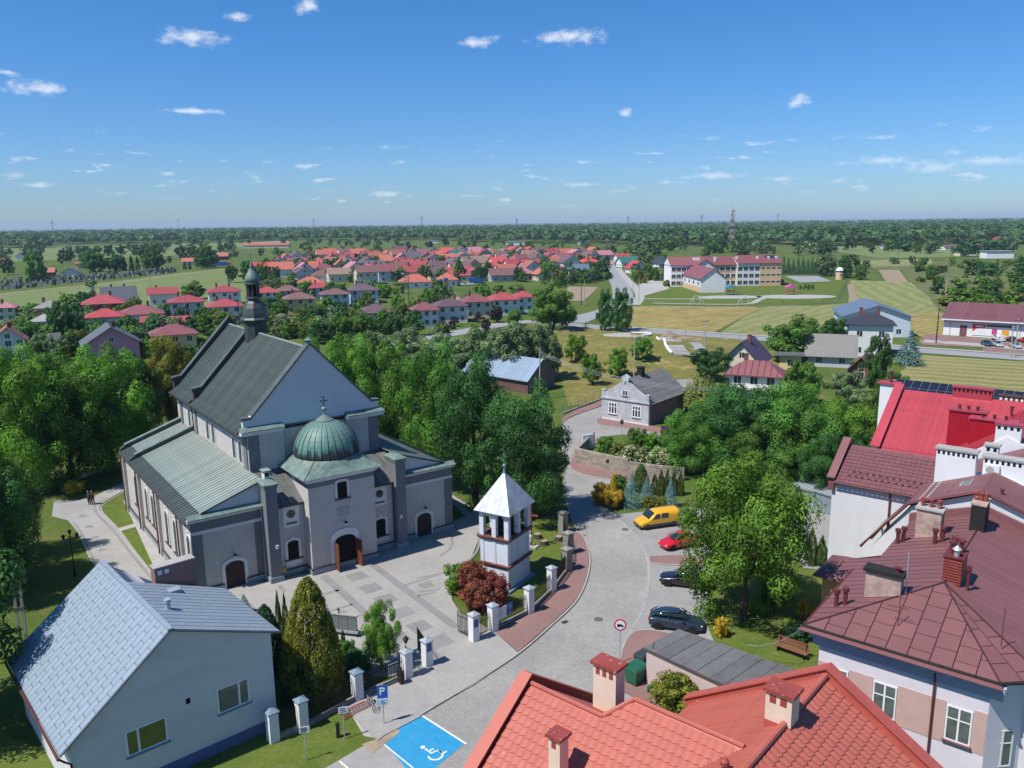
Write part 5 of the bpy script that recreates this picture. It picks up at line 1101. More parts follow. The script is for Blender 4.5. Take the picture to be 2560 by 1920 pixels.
    for k in range(9): t=k/9; b=MB(); b.tube([(-1-(6.6)*0,74.0+k*.9,9.4),(-7.5,80.0+k*.22,11.98)],.03,4); L.b(b,'seam',MT['maroonseam'],R4)
white_house()
def crimson_house():
    L=Loc('crimson_roofed_house','large white house under a bright crimson ribbed metal roof','house',RA,-14,92)
    o=L.o
    b=MB(); b.box(-21.6,-2,89.2,104,0,7.8); b.ext([(-21.6,89.2,7.8),(-21.6,104,7.8),(-21.6,96.6,12.7)],(19.6,0,0)); L.b(b,'wall',MT['white'])
    b=MB(); b.box(-14.6,-2,82.5,90,0,8.8); b.ext([(-14.6,82.5,8.8),(-2,82.5,8.8),(-9.4,82.5,12.5)],(0,7.5,0)); L.b(b,'gable_wall',MT['white'])
    b=MB(); b.ext([(-21.9,87.6,7.45),(-21.9,96.6,12.95),(-21.9,105.2,7.45),(-21.9,105.2,7.3),(-21.9,96.6,12.8),(-21.9,87.6,7.3)],(21,0,0)); R=L.b(b,'roof',MT['crimson'])
    slope_panels(R,L.P(-21.6,88.6,8.1),(13.5,0,0),(0,8.0,4.88),66,MT['crimson'],rib=.03,th=.015,ribw=.05,name='ribbed_sheet')
    slope_panels(R,L.P(-21.9,87.6,7.47),(8,0,0),(0,1.0,.6),38,MT['crimson'],rib=.03,th=.015,ribw=.05,name='ribbed_sheet')
    b=MB(); b.ext([(-15.2,83,8.55),(-9.4,83,12.62),(-2,83,8.0),(-2,83,7.9),(-9.4,83,12.5),(-15.2,83,8.4)],(0,14,0)); R2=L.b(b,'cross_roof',MT['crimson'])
    slope_panels(R2,L.P(-15.2,95.5,8.6),(0,-12.4,0),(5.7,0,4.0),46,MT['crimson'],rib=.03,th=.015,ribw=.05,name='ribbed_sheet')
    slope_panels(R2,L.P(-2.5,83.0,8.4),(0,12,0),(-6.8,0,4.2),16,MT['crimson'],rib=.03,th=.015,ribw=.05,name='ribbed_sheet')
    b=MB(); b.ext([(-22.3,87.9,7.0),(-22.3,88.2,8.3),(-22.3,96.6,13.5),(-22.3,97,13.5),(-22.3,97,7.0)],(.55,0,0)); pw=L.b(b,'parapet',MT['white'])
    b=MB(); b.ext([(-22.4,88.0,8.2),(-22.4,96.6,13.48),(-22.4,96.6,13.62),(-22.4,88.0,8.34)],(.95,0,0)); L.b(b,'coping',MT['crimson'],pw)
    b=MB(); b.box(-24.2,-22.3,97.5,98.6,0,13.2); w=L.b(b,'side_wall',MT['white']); b=MB(); b.box(-24.4,-22.1,97.3,98.8,13.2,13.4); L.b(b,'coping',MT['crimson'],w); pot(L,-23.2,98,13.4,1.3,.16,w)
    CR=MT['crimdark']=mat('crimson_cladding',(.34,.008,.02),.5,var=.1,sc=1)
    def clad(u0,u1,v0,v1,z0,z1):
        b=MB(); b.box(u0,u1,v0,v1,z0,z1); n=int((u1-u0)/.2)
        c=L.b(b,'clad_chimney',CR)
        for k in range(n): b=MB(); b.box(u0+k*.2,u0+k*.2+.08,v0-.03,v0-.001,z0,z1); L.b(b,'cladding_rib',CR,c)
        b=MB(); b.box(u0-.15,u1+.15,v0-.15,v1+.15,z1,z1+.15); L.b(b,'coping',MT['crimson'],c)
        for k in range(3): pot(L,u0+(u1-u0)*(k+1)/4,(v0+v1)/2,z1+.15,.4,.12,c)
    clad(-15.4,-12.2,89.0,90.2,7.4,12.9); clad(-13.2,-9.3,87.2,88.2,7.6,12.7)
    stack(L,-16.5,-12.8,96.3,97.2,11.5,13.9,'crimson','crimson',9,.12); stack(L,-9.2,-5,95.6,96.5,11.5,14.0,'crimson','slab',8,.12); stack(L,-10.4,-8.4,82.6,83.4,10.5,13.5,'white','crimson',4,.12)
    pot(L,-10.6,94,12,1,.12)
    # verge of white gable
crimson_house()
def solar_house():
    L=Loc('solar_roof_building','long low building with a dark solar panel array behind the crimson roof','building',RA,-18,112)
    b=MB(); b.box(-26,-8,106.5,116,0,8.2); L.b(b,'wall',MT['white'])
    b=MB(); b.ext([(-26.3,106,8.2),(-26.3,112,11.2),(-26.3,117,8.2)],(18.5,0,0)); R=L.b(b,'roof',MT['maroon'])
    sp=glass_mat('solar_glass',(.012,.016,.028),.15); b=MB(); b.box(.02,.98,.02,1.6,.0,.04); b.box(0,1,0,.02,0,.045,1); b.box(0,.02,0,1.62,0,.045,1); me=b.mesh('solar_panel',[sp,MT['zinc']])
    y=Vector((0,6,3)).normalized()
    for i in range(17):
        for j in range(4): put(me,'solar_panel',R,mtx=frame_m(L.P(-25.8+i*1.02,106.1+j*1.62*y.y,8.36+j*1.62*y.z),(1,0,0),y))
solar_house()
def purple_roof():
    L=Loc('purple_roofed_house','house with dark purple roof and brown brick chimneys at the right edge','house',RA,-4,112)
    b=MB(); b.box(-9,3,108,118,0,8.5); L.b(b,'wall',MT['white'])
    PR=mat('purple_roof_sheet',(.10,.06,.075),.5,var=.12)
    b=MB(); b.ext([(-9.5,107.5,8.5),(3.5,107.5,8.5),(3.5,113,12),(-5,113,12)],(0,0,.1)); R=L.b(b,'roof',PR); b=MB(); b.ext([(-9.5,118.5,8.5),(3.5,118.5,8.5),(3.5,113,12),(-5,113,12)],(0,0,.1)); L.b(b,'rear_slope',PR,R); b=MB(); b.ext([(-9.5,107.5,8.5),(-9.5,118.5,8.5),(-5,113,12)],(0,0,.1)); L.b(b,'hip_slope',PR,R)
    MT['brownbrick']=bricks_mat('brown_brick',(.07,.035,.035),(.055,.03,.03),(.12,.1,.1),.26,.08,.01,rot=(math.pi/2,0,0))
    stack(L,-13.3,-10.2,105,106,6,11.8,'brownbrick','brownbrick',6,.1,slotm='white'); stack(L,-9.3,-7.2,106,107,8,12.6,'brownbrick','brownbrick',4,.1,slotm='white'); stack(L,-9.6,-6.2,112.5,113.5,10,14.4,'brownbrick','brownbrick',6,.1,slotm='white')
purple_roof()
def annex():
    L=Loc('entrance_annex','small ochre annex with maroon hipped roof beside the tall white wall','annex',RA,-16.5,63)
    b=MB(); b.box(-18.4,-14.5,61.5,65.2,0,4.3); L.b(b,'wall',mat('ochre_render',(.50,.30,.14),.9,var=.1))
    R=None
    for q in ([(-19,60.9,4.3),(-14,60.9,4.3),(-14.6,63.3,5.5),(-17,63.3,5.5)],[(-19,65.8,4.3),(-19,60.9,4.3),(-17,63.3,5.5)],[(-14,65.8,4.3),(-19,65.8,4.3),(-17,63.3,5.5),(-14.6,63.3,5.5)]):
        b=MB(); b.ext(q,(0,0,.1)); R=L.b(b,'roof' if R is None else 'roof_slope',MT['maroontile'],R)
    for k in range(5): b=MB(); b.box(-18.2+k*.8,-17.9+k*.8,61.5,61.6,4.72,4.84); L.b(b,'snow_guard',MT['slab'],R)
annex()
# --- flat roofed garage, bins
def flat_garage():
    A=[G(1608,1614,2.9),G(1696,1569,2.9),G(1990,1670,2.9),G(1890,1745,2.9)]
    o=thing('flat_roofed_garage','pink garage block with flat grey felt roof in front of the blue hatchback','garage',(A[0].x,A[0].y,0))
    pl=[(p.x-A[0].x,p.y-A[0].y) for p in A]
    c=Vector((sum(p[0] for p in pl)/4,sum(p[1] for p in pl)/4))
    ins=lambda k:[((p[0]-c.x)*k+c.x,(p[1]-c.y)*k+c.y) for p in pl]
    b=MB(); b.prism(ins(.95),0,2.6); b.build('wall',mat('pink_grey_render',(.52,.41,.38),.9,var=.08,sc=1,dirt=.3,dcol=(.44,.36,.34)),o)
    b=MB(); b.prism(pl,2.6,2.78); b.build('fascia',mat('brown_fascia',(.10,.065,.055),.7),o)
    FE=mat('roof_felt',(.115,.115,.12),.95,var=.2,sc=1.2,dirt=.5,dsc=.5,dcol=(.16,.16,.165),rnd=.12,bump=.3)
    a,b_,c_,d_=[Vector((p[0],p[1],2.78)) for p in pl]
    n=8
    for i in range(n):
        f0,f1=i/n,(i+1)/n; b=MB(); b.ext([a.lerp(d_,f0),b_.lerp(c_,f0),b_.lerp(c_,f1-.006),a.lerp(d_,f1-.006)],(0,0,.02+.012*(i%2))); b.build('felt_strip',FE,o)
    b=MB(); b.tube([(a.x+.6,a.y-.2,2.8),(a.x+.75,a.y-.3,3.3)],.03,5); b.build('cable_loop',MT['soot'],o)
flat_garage()
def wheelie_bin(px,py,label,cm,s=1.,rz=.5):
    p=G(px,py); o=thing('waste_container',label,'bin',(p.x,p.y,.1),rz)
    b=MB(); vs=[(-.6*s,-.45*s,.12),(.6*s,-.45*s,.12),(.6*s,.45*s,.12),(-.6*s,.45*s,.12),(-.69*s,-.54*s,1.15*s),(.69*s,-.54*s,1.15*s),(.69*s,.54*s,1.15*s),(-.69*s,.54*s,1.15*s)]
    b.add(vs,[(0,3,2,1),(4,5,6,7),(0,1,5,4),(1,2,6,5),(2,3,7,6),(3,0,4,7)]); b.build('body',cm,o)
    b=MB(); b.add([(-.72*s,-.58*s,1.15*s),(.72*s,-.58*s,1.15*s),(.72*s,.58*s,1.15*s),(-.72*s,.58*s,1.15*s),(-.66*s,-.45*s,1.3*s),(.66*s,-.45*s,1.3*s),(.66*s,.5*s,1.36*s),(-.66*s,.5*s,1.36*s)],[(0,3,2,1),(4,5,6,7),(0,1,5,4),(1,2,6,5),(2,3,7,6),(3,0,4,7)]); b.build('lid',cm,o)
    for x,y in ((-.5,-.35),(.5,-.35),(.5,.35),(-.5,.35)): b=MB(); b.lathe([(.09,-.03),(.09,.03)],10); b.build('wheel',MT['soot'],o,mtx=Matrix.Translation((x*s,y*s,.09))@Matrix.Rotation(math.pi/2,4,'X'))
GB=mat('green_plastic',(.02,.11,.06),.45,var=.12,sc=2,dirt=.2)
wheelie_bin(1590,1707,'large green waste container at the pink garage wall',GB,1.0,.75); wheelie_bin(1607,1668,'dark grey waste container behind the green one',mat('grey_plastic',(.04,.05,.06),.5),.8,.75)
wheelie_bin(1628,1733,'small green crate bin at the foot of the pink wall',GB,.35,.75)
# ------------------------------------------------------------------ trees and shrubs
LC={'lime':(.074,.155,.016),'green':(.056,.125,.017),'dark':(.032,.088,.019),'deep':(.02,.06,.022),'grey':(.095,.145,.06),'olive':(.095,.12,.022),'gold':(.48,.34,.03),'goldgreen':(.19,.205,.026),'blue':(.07,.135,.13),'thuja':(.045,.08,.013),'maroon':(.15,.045,.026),'purple':(.03,.014,.016),'willow':(.13,.15,.03),'pale':(.115,.155,.05)}
for k,c in LC.items(): MT['leaf_'+k]=leaf_mat('leaf_'+k,tuple(x*1.55 for x in c) if k not in('gold','goldgreen') else c,tr=.3 if k not in('deep','thuja','blue') else .15)
MT['bark']=mat('bark',(.07,.055,.045),.95,var=.3,sc=4,bump=.6)
MT['flower']=mat('cream_blossom',(.55,.53,.38),.8,var=.1)
def leaves(name,C,Nn,size,mats,shade,seed,asp=.62,flower=0):
    """C positions (n,3), Nn normals (n,3)"""
    r=np.random.default_rng(seed); n=len(C)
    Nn=Nn/np.linalg.norm(Nn,axis=1,keepdims=True)
    t=r.normal(size=(n,3)); t-= (t*Nn).sum(1,keepdims=True)*Nn; t/=np.linalg.norm(t,axis=1,keepdims=True); b=np.cross(Nn,t)
    s=(size*r.uniform(.65,1.3,n))[:,None]
    V=np.empty((n,4,3)); V[:,0]=C-t*s; V[:,1]=C-b*s*asp+Nn*s*.15; V[:,2]=C+t*s; V[:,3]=C+b*s*asp+Nn*s*.15
    me=bpy.data.meshes.new(name); me.vertices.add(4*n); me.vertices.foreach_set('co',V.reshape(-1).astype(np.float32))
    me.loops.add(4*n); me.loops.foreach_set('vertex_index',np.arange(4*n,dtype=np.int32)); me.polygons.add(n); me.polygons.foreach_set('loop_start',np.arange(0,4*n,4,dtype=np.int32))
    for m in mats: me.materials.append(m)
    if flower: me.polygons.foreach_set('material_index',(r.random(n)<flower).astype(np.int32))
    me.update(); a=me.attributes.new('shade','FLOAT','FACE'); a.data.foreach_set('value',np.clip(shade,0,1).astype(np.float32)); return me
def rdir(r,n):
    d=r.normal(size=(n,3)); return d/np.linalg.norm(d,axis=1,keepdims=True)
def crown_pts(kind,nc,nl,seed):
    """unit tree: height 1, crown width 1 -> positions, normals, shade"""
    r=np.random.default_rng(seed); P=[];Q=[];Sh=[]
    def clump(c,rad,n,flat=.8,up=.25):
        d=rdir(r,n); d[:,2]=d[:,2]+up; d/=np.linalg.norm(d,axis=1,keepdims=True)
        rr=rad*(r.uniform(.35,1,n)**.5)[:,None]; p=c+d*rr*np.array([1,1,flat])
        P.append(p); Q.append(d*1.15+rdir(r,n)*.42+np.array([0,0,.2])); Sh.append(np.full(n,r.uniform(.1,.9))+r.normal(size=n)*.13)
    if kind in('round','tall','shrub','wide'):
        zc,rz,rx={'round':(.56,.44,.5),'tall':(.53,.47,.5),'shrub':(.5,.5,.5),'wide':(.52,.48,.5)}[kind]
        # a few big lobes give an uneven outline, clumps sit on the lobes
        nb={'round':7,'tall':8,'shrub':5,'wide':8}[kind]; lobes=[]
        for k in range(nb):
            a=2*math.pi*k/nb+r.uniform(-.4,.4); e=r.uniform(-.85,.75); q=math.sqrt(1-e*e)
            lobes.append((np.array([rx*.52*q*math.cos(a),rx*.52*q*math.sin(a),zc+rz*.58*e]),r.uniform(.46,.64)))
        lobes.append((np.array([0,0,zc+rz*.42]),.55))
        for i in range(int(nc*.34)):      # shell clumps close the outline
            d=rdir(r,1)[0]; d[2]=d[2]*.95+.12; d/=np.linalg.norm(d); a=math.atan2(d[1],d[0]); k=.86+.07*math.sin(3*a+seed)+.06*math.sin(5*d[2]*2+2*a)
            q=np.array([0,0,zc])+d*np.array([rx,rx,rz])*k*r.uniform(.86,1.0)
            if q[2]>.05: clump(q,r.uniform(.075,.125)*(1.25 if kind=='shrub' else 1),nl,.85*rz/rx if kind!='shrub' else .9)
        per=max(1,nc//len(lobes))
        for c,lr in lobes:
            for i in range(per):
                d=rdir(r,1)[0]; d[2]=d[2]*.9+.2; q=c+d*lr*np.array([rx,rx,rz])*r.uniform(.45,1.02)
                if q[2]<.06: continue
                clump(q,r.uniform(.08,.135)*(1.25 if kind=='shrub' else 1),nl,.85*rz/rx if kind!='shrub' else .9)
    elif kind=='spruce':
        lv=nc
        for i in range(lv):
            t=(i+.5)/lv; z=.06+.92*t; R=.5*(1-t)**.9+.015
            n=int(nl*(R/.5)+14); a=r.uniform(0,6.28,n); rr=R*r.uniform(.25,1,n)**.6*(1+.18*np.sin(a*5+i*1.7)); p=np.stack([rr*np.cos(a),rr*np.sin(a),z-.10*rr/.5*.6+r.normal(size=n)*.012],1)
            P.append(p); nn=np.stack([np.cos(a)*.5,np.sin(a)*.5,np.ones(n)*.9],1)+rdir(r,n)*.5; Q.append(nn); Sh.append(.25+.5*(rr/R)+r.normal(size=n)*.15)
    elif kind=='column':
        for i in range(nc):
            t=r.uniform(0,1)**.9; z=.02+.93*t; R=.5*(1-max(0,(t-.35)/.65)**1.7)*(.8+.2*min(1,t*6)); a=r.uniform(0,6.28); clump(np.array([R*.8*math.cos(a),R*.8*math.sin(a),z]),.055+.05*(1-t),nl,1.4,.5)
    elif kind=='cone':
        for i in range(nc):
            t=r.uniform(0,1)**1.35; z=.03+.92*t; R=.5*(1-t)**.55*(.72+.28*min(1,t*4)); a=r.uniform(0,6.28); clump(np.array([R*.85*math.cos(a),R*.85*math.sin(a),z]),.05+.035*(1-t),nl,1.2,.4)
    elif kind=='willow':
        for i in range(nc):
            a=r.uniform(0,6.28); q=math.sqrt(r.uniform(0.05,1)); x,y=.5*q*math.cos(a),.5*q*math.sin(a); zt=.97-.45*q*q+r.uniform(-.04,.02); ln=r.uniform(.25,.75)*zt
            n=nl; t=r.uniform(0,1,n); p=np.stack([x*(1+.12*t)+r.normal(size=n)*.012,y*(1+.12*t)+r.normal(size=n)*.012,zt-ln*t],1); P.append(p)
            Q.append(np.stack([np.full(n,math.cos(a)),np.full(n,math.sin(a)),np.full(n,.5)],1)+rdir(r,n)*.5); Sh.append(np.full(n,r.uniform(.2,.8))+r.normal(size=n)*.1)
    P=np.concatenate(P); rad=np.hypot(P[:,0],P[:,1]); P[:,:2]*=.5/np.quantile(rad,.965)
    z1=np.quantile(P[:,2],.997); z0=np.quantile(P[:,2],.01); lo={'round':.15,'tall':.07,'wide':.07,'shrub':.0,'spruce':.03,'column':.01,'cone':.01,'willow':.03}[kind]; P[:,2]=lo+(P[:,2]-z0)/(z1-z0)*(1-lo)
    return P,np.concatenate(Q),np.concatenate(Sh)
def trunk_mesh(seed,fork=True,top=.62,r0=.028):
    r=random.Random(seed); b=MB(); b.tube([(0,0,-.02),(0,0,.0),(.006,.004,.12),(.0,.01,.3),(.01,0,top)],[r0*1.4,r0*1.25,r0,r0*.8,r0*.35],8)
    if fork:
        for k in range(7):
            a=k*2.4+r.uniform(-.4,.4); z=.2+.05*k; l=r.uniform(.2,.36); b.tube([(0,.005,z),(l*.5*math.cos(a),l*.5*math.sin(a),z+.12),(l*math.cos(a),l*math.sin(a),z+.22)],[r0*.5,r0*.32,r0*.12],5)
    return b.mesh('trunk',MT['bark'])
PROTO={}
SPEC={'round':(66,400,.0118),'tall':(80,380,.0108),'wide':(84,430,.0108),'shrub':(60,80,.035),'spruce':(26,330,.018),'column':(150,45,.03),'cone':(420,56,.0165),'willow':(260,38,.013)}
LOD={'n':1.,'m':.28,'f':.06}
def proto(kind,lod,leafk,var,flower=0):
    k=(kind,lod,var,flower)
    if k not in PROTO:
        base=('pts',kind,lod,var)
        nc,nl,sz=SPEC[kind]; f=LOD[lod]
        if base not in PROTO: PROTO[base]=crown_pts(kind,max(12,int(nc*(1 if lod=='n' else .75 if lod=='m' else .45))),max(6,int(nl*(1 if lod=='n' else .34 if lod=='m' else .12))),sum(map(ord,kind))+var*13)
        C,Q,Sh=PROTO[base]
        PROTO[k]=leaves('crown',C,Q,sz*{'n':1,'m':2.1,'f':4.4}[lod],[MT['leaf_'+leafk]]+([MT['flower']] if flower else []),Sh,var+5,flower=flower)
        if ('t',kind,var) not in PROTO: PROTO[('t',kind,var)]=trunk_mesh(var+len(kind),kind in('round','tall','wide','willow'),.9 if kind in('spruce','column','cone') else .62,.012 if kind in('column','shrub','cone') else .026)
    return PROTO[k],PROTO[('t',kind,var)]
TREES=[]
def tree(kind,leafk,p,h,w,label,cat='tree',lod='n',group=None,name=None,flower=0,lean=0):
    var=random.randint(0,2); cm,tm=proto(kind,lod,leafk,var,flower); o=thing(name or cat.replace(' ','_'),label,cat,(p[0],p[1],0),random.uniform(0,6.28),group)
    c=put(cm,'crown',o,sc=(w,w,h)); c.rotation_euler=(lean,0,0); c.material_slots[0].link='OBJECT'; c.material_slots[0].material=MT['leaf_'+leafk]
    if kind!='shrub': put(tm,'trunk',o,sc=(h*.9 if kind in('round','tall','wide') else h,)*2+(h,))
    TREES.append(o); return o
def treepx(kind,leafk,bx,by,ty,wpx,label,cat='tree',lod='n',**k):
    b=G(bx,by); h=hgt(b,bx,ty); w=wpx*mpp((b.x,b.y,h*.55))*(.88 if kind in('round','tall','wide') else 1); return tree(kind,leafk,b,h,w,label,cat,lod,**k)
T=treepx
# around the church
T('wide','dark',-40,1500,1075,300,'dark broad tree at the left edge above the grey house'); T('wide','green',20,1400,1120,200,'smaller tree at the left edge beside the church path')
T('round','dark',-180,1500,1000,330,'tree cut by the left edge behind the grey house tree')
tree('round','dark',(-37.8,46.8),16,11,'tree left of the grey house that shades its roof')
T('tall','lime',70,1235,872,270,'tall lime tree at the left edge with a thick leaning trunk')
T('tall','green',180,1205,885,250,'tall lime tree second from the left by the churchyard fence')
T('tall','lime',283,1180,862,230,'bright tall lime tree just left of the church')
T('tall','green',10,1150,870,240,'tall tree behind the leaning lime at the left edge')
T('round','green',155,1120,868,220,'rounded tree behind the limes left of the church')
T('round','goldgreen',430,1085,842,170,'yellow-green tree behind the chancel of the church')
T('round','dark',345,1120,880,150,'dark tree between the limes and the chancel')
T('round','dark',500,1060,860,120,'tree half hidden behind the chancel end',lod='m')
T('tall','lime',880,1105,842,190,'bright tree rising behind the right slope of the church roof')
T('tall','green',780,1080,848,150,'tree behind the church gable')
T('tall','green',1005,1175,872,215,'tall tree right of the church aisle, nearest the gable')
T('tall','green',1095,1220,868,205,'tall tree in the row right of the church, second from the gable')
T('tall','dark',1190,1262,885,230,'tall tree in the row right of the church, third from the gable')
T('tall','dark',1325,1300,958,260,'large dark tree behind the bell tower leaning over the road')
T('round','green',960,1080,850,150,'tree behind the row right of the church',lod='m')
# grey willows and hedge row
for i,(bx,by,ty,w) in enumerate(((930,925,828,120),(1010,935,822,140),(1105,940,820,150),(1190,950,822,140),(1275,955,808,150),(1345,950,812,130))):
    T('wide','grey',bx,by,ty,w,'grey-green willow, %s from the left in the row beyond the church trees'%('first','second','third','fourth','fifth','sixth')[i],lod='m',group='grey willows',name='willow_tree')
T('wide','green',1385,826,703,130,'big rounded tree on the green beside the road bend',lod='m')
T('tall','dark',1512,826,722,52,'slim tree on the mound, left of a pair',lod='m'); T('tall','dark',1552,828,720,70,'fuller tree on the mound, right of a pair',lod='m')
for i,(bx,by,ty,w) in enumerate(((1439,924,856,64),(1481,962,884,66),(1541,944,874,64),(1605,924,868,64))):
    T('round','lime',bx,by,ty,w,'small orchard tree on the mound slope, %s from the left'%('first','second','third','fourth')[i],lod='m',group='orchard trees on the mound')
# around the villas
T('round','dark',1772,950,872,110,'dark tree left of the yellow house',lod='m')
T('willow','willow',1752,1032,936,112,'weeping willow beside the old grey house',lod='m',name='willow_tree')
T('wide','green',1985,905,788,170,'broad tree behind the yellow house with red shed',lod='m'); T('wide','dark',2085,880,795,90,'tree behind the shed right of the broad tree',lod='m')
T('round','green',2010,1010,905,110,'garden tree before the old barn',lod='m'); T('round','grey',2120,1010,930,100,'loose shrubby tree by the maroon garden shed',lod='m')
T('round','dark',2185,985,838,78,'tree at the corner of the white house with blue roof',lod='m'); T('spruce','blue',2272,912,828,72,'blue spruce right of the white house',lod='m',name='spruce_tree')
T('round','green',2150,940,900,60,'small tree beneath the white house',lod='m')
T('round','green',2225,1010,930,90,'tree beside the mown field behind the crimson roof',lod='m')
T('column','thuja',2188,1052,972,34,'tall narrow thuja left of a pair by the crimson roof',name='thuja'); T('column','thuja',2216,1062,974,32,'tall narrow thuja right of a pair by the crimson roof',name='thuja')
# grove between the old house and the garages
for i,(k,c,bx,by,ty,w) in enumerate((('wide','green',1745,1185,1010,190),('wide','dark',1850,1190,962,270),('wide','green',1975,1205,960,290),('wide','lime',2105,1190,1000,230),('round','green',1910,1235,1060,200),('round','dark',2050,1255,1085,170),('round','green',1690,1160,1055,110),('round','dark',2140,1220,1080,130))):
    T(k,c,bx,by,ty,w,'%s tree of the grove between the old house and the tin garages'%('leftmost back','large dark','large rounded','bright right-hand','low front','low right','small left','rightmost')[i],group='grove by the garages')
T('wide','lime',1858,1545,1156,372,'big bright ash tree overhanging the parked cars')
T('round','green',1935,1535,1425,90,'small tree under the big ash tree')
T('column','thuja',2026,1412,1318,30,'pointed thuja at the garage yard, left of a pair',name='thuja'); T('column','thuja',2052,1415,1338,28,'pointed thuja at the garage yard, right of a pair',name='thuja')
S_=lambda *a,**k: T('shrub',*a,cat='shrub',**k)
S_('goldgreen',1683,1768,1688,115,'round yellow-green bush at the pink garage wall'); S_('lime',1852,1728,1688,105,'flat green bush beside the pink garage wall')
S_('gold',1803,1592,1542,34,'golden bush behind the blue hatchback'); S_('gold',2010,1540,1500,40,'yellow flowering bush by the bench'); S_('deep',1995,1600,1560,60,'dark bush beside the bench')
# conifer bed by the road
S_('gold',1505,1262,1206,52,'golden juniper at the tip of the conifer bed'); S_('gold',1535,1270,1225,46,'golden juniper second from the tip of the conifer bed')
T('cone','gold',1533,1240,1184,20,'golden spire juniper in the conifer bed','shrub'); S_('green',1550,1228,1188,38,'dense green ball shrub in the conifer bed')
T('spruce','blue',1578,1268,1182,54,'blue spruce in front of the conifer bed','tree',name='spruce_tree'); T('spruce','blue',1618,1250,1188,40,'small grey-blue spruce in the middle of the conifer bed','tree',name='spruce_tree'); T('spruce','blue',1676,1268,1196,42,'blue spruce at the right end of the conifer bed','tree',name='spruce_tree')
T('cone','thuja',1602,1228,1160,42,'bushy dark thuja at the back of the conifer bed',name='thuja')
for i,(x,y,t) in enumerate(((1652,1242,1174),(1668,1242,1171),(1684,1238,1176),(1700,1238,1180),(1636,1236,1185))): T('column','thuja',x,y,t,20,'slim thuja in the conifer bed, %s of five'%('second','third','fourth','fifth','first')[i],group='slim thujas in the bed',name='thuja')
S_('goldgreen',1622,1270,1240,28,'yellow ball shrub left of a pair in the bed'); S_('goldgreen',1648,1272,1241,28,'yellow ball shrub right of a pair in the bed'); S_('deep',1555,1268,1238,40,'low dark juniper in the conifer bed')
# garden behind the stone wall
S_('pale',1585,1172,1112,74,'elder shrub with cream blossom, left of two on the stone wall',flower=.16); S_('pale',1650,1182,1120,80,'elder shrub with cream blossom, right of two on the stone wall',flower=.16)
S_('green',1516,1128,1090,44,'round bush behind the stone wall, nearest the road'); S_('olive',1546,1138,1104,38,'brownish bush behind the stone wall'); T('round','green',1590,1128,1072,64,'young tree in the walled garden',lod='m'); T('round','lime',1628,1135,1082,56,'bright young tree in the walled garden',lod='m'); T('column','thuja',1657,1132,1088,22,'thuja in the walled garden',name='thuja')
# church square
T('cone','goldgreen',785,1735,1446,150,'large golden thuja behind the fence by the grey house',name='thuja'); T('column','thuja',704,1650,1478,22,'slim pointed thuja, left of two near the grey house roof',name='thuja'); T('column','thuja',721,1652,1482,22,'slim pointed thuja, right of two near the grey house roof',name='thuja')
T('cone','deep',672,1680,1512,90,'dark yew beside the grey house',name='yew_tree'); T('round','lime',955,1672,1505,110,'young light green tree in front of the memorial'); S_('green',868,1660,1600,55,'bush left of the young light green tree'); S_('dark',895,1680,1625,70,'dark bush behind the iron fence'); T('spruce','blue',612,1535,1486,48,'small spruce on the square by the grey roof',name='spruce_tree')
T('cone','deep',860,1640,1575,16,'tiny pointed conifer by the memorial','shrub'); S_('deep',740,1740,1660,90,'dark undergrowth below the golden thuja')
S_('maroon',1188,1500,1405,82,'rust-red maple bush, upper left of a cluster'); S_('maroon',1240,1520,1440,74,'rust-red maple bush, right of a cluster'); S_('maroon',1195,1530,1455,80,'rust-red maple bush, front of a cluster'); S_('lime',1150,1482,1408,80,'yellow-green shrub left of the rust-red maples')
tree('shrub','gold',G(185,1232),1.6,2.6,'tuft of dry ornamental grass beside the path','grass tuft',name='grass_tuft')
# ------------------------------------------------------------------ open country: fields, roads, mound
DRY=(.29,.235,.085); GRN=(.115,.155,.04); PALE=(.21,.215,.085)
MT['dryfield']=grass_mat('dry_hayfield',(.23,.19,.065),(.36,.275,.105),(.15,.15,.05),.09,1.2,rows=(math.radians(35),3.4,.45,(.13,.13,.045)))
MT['swath']=grass_mat('mown_hayfield',(.15,.185,.06),(.20,.205,.08),(.25,.23,.10),.05,1.0,rows=(math.radians(52),5.0,.75,(.25,.23,.105)))
MT['swath2']=grass_mat('mown_hayfield_far',(.145,.19,.06),(.185,.21,.078),(.23,.225,.10),.05,1.0,rows=(math.radians(75),6.5,.75,(.25,.245,.11)))
MT['swath3']=grass_mat('mown_hayfield_near',(.16,.165,.055),(.21,.195,.075),(.24,.21,.085),.07,1.4,rows=(math.radians(150),4.5,.7,(.29,.255,.12)))
MT['paleg']=grass_mat('pale_meadow',(.13,.175,.06),(.16,.195,.075),(.20,.205,.095),.02,.6)
MT['moundg']=grass_mat('mound_grass',(.20,.165,.055),(.115,.13,.03),(.33,.25,.11),.10,1.6)
MT['tilled']=mat('tilled_soil',(.27,.205,.14),.95,var=.2,sc=.5,dirt=.35,dsc=.2,dcol=(.17,.16,.07))
MT['scrub']=grass_mat('scrub_grass',(.085,.11,.035),(.13,.14,.055),(.23,.19,.11),.03,.8)
MT['asphalt']=mat('far_road',(.27,.27,.275),.9,var=.1,sc=.4,dirt=.3,dsc=.1,dcol=(.22,.22,.22))
def field(name,pts,m,z=.03): return sheet(name,pts,MT[m],z)
field('pale_meadow',[(-900,660),(0,655),(420,640),(640,614),(600,606),(0,622),(-900,640)],'paleg',.02)
field('pale_meadow',[(-300,800),(0,795),(120,775),(300,768),(480,790),(640,745),(640,690),(560,673),(430,684),(300,702),(60,728),(-300,760)],'paleg',.02)
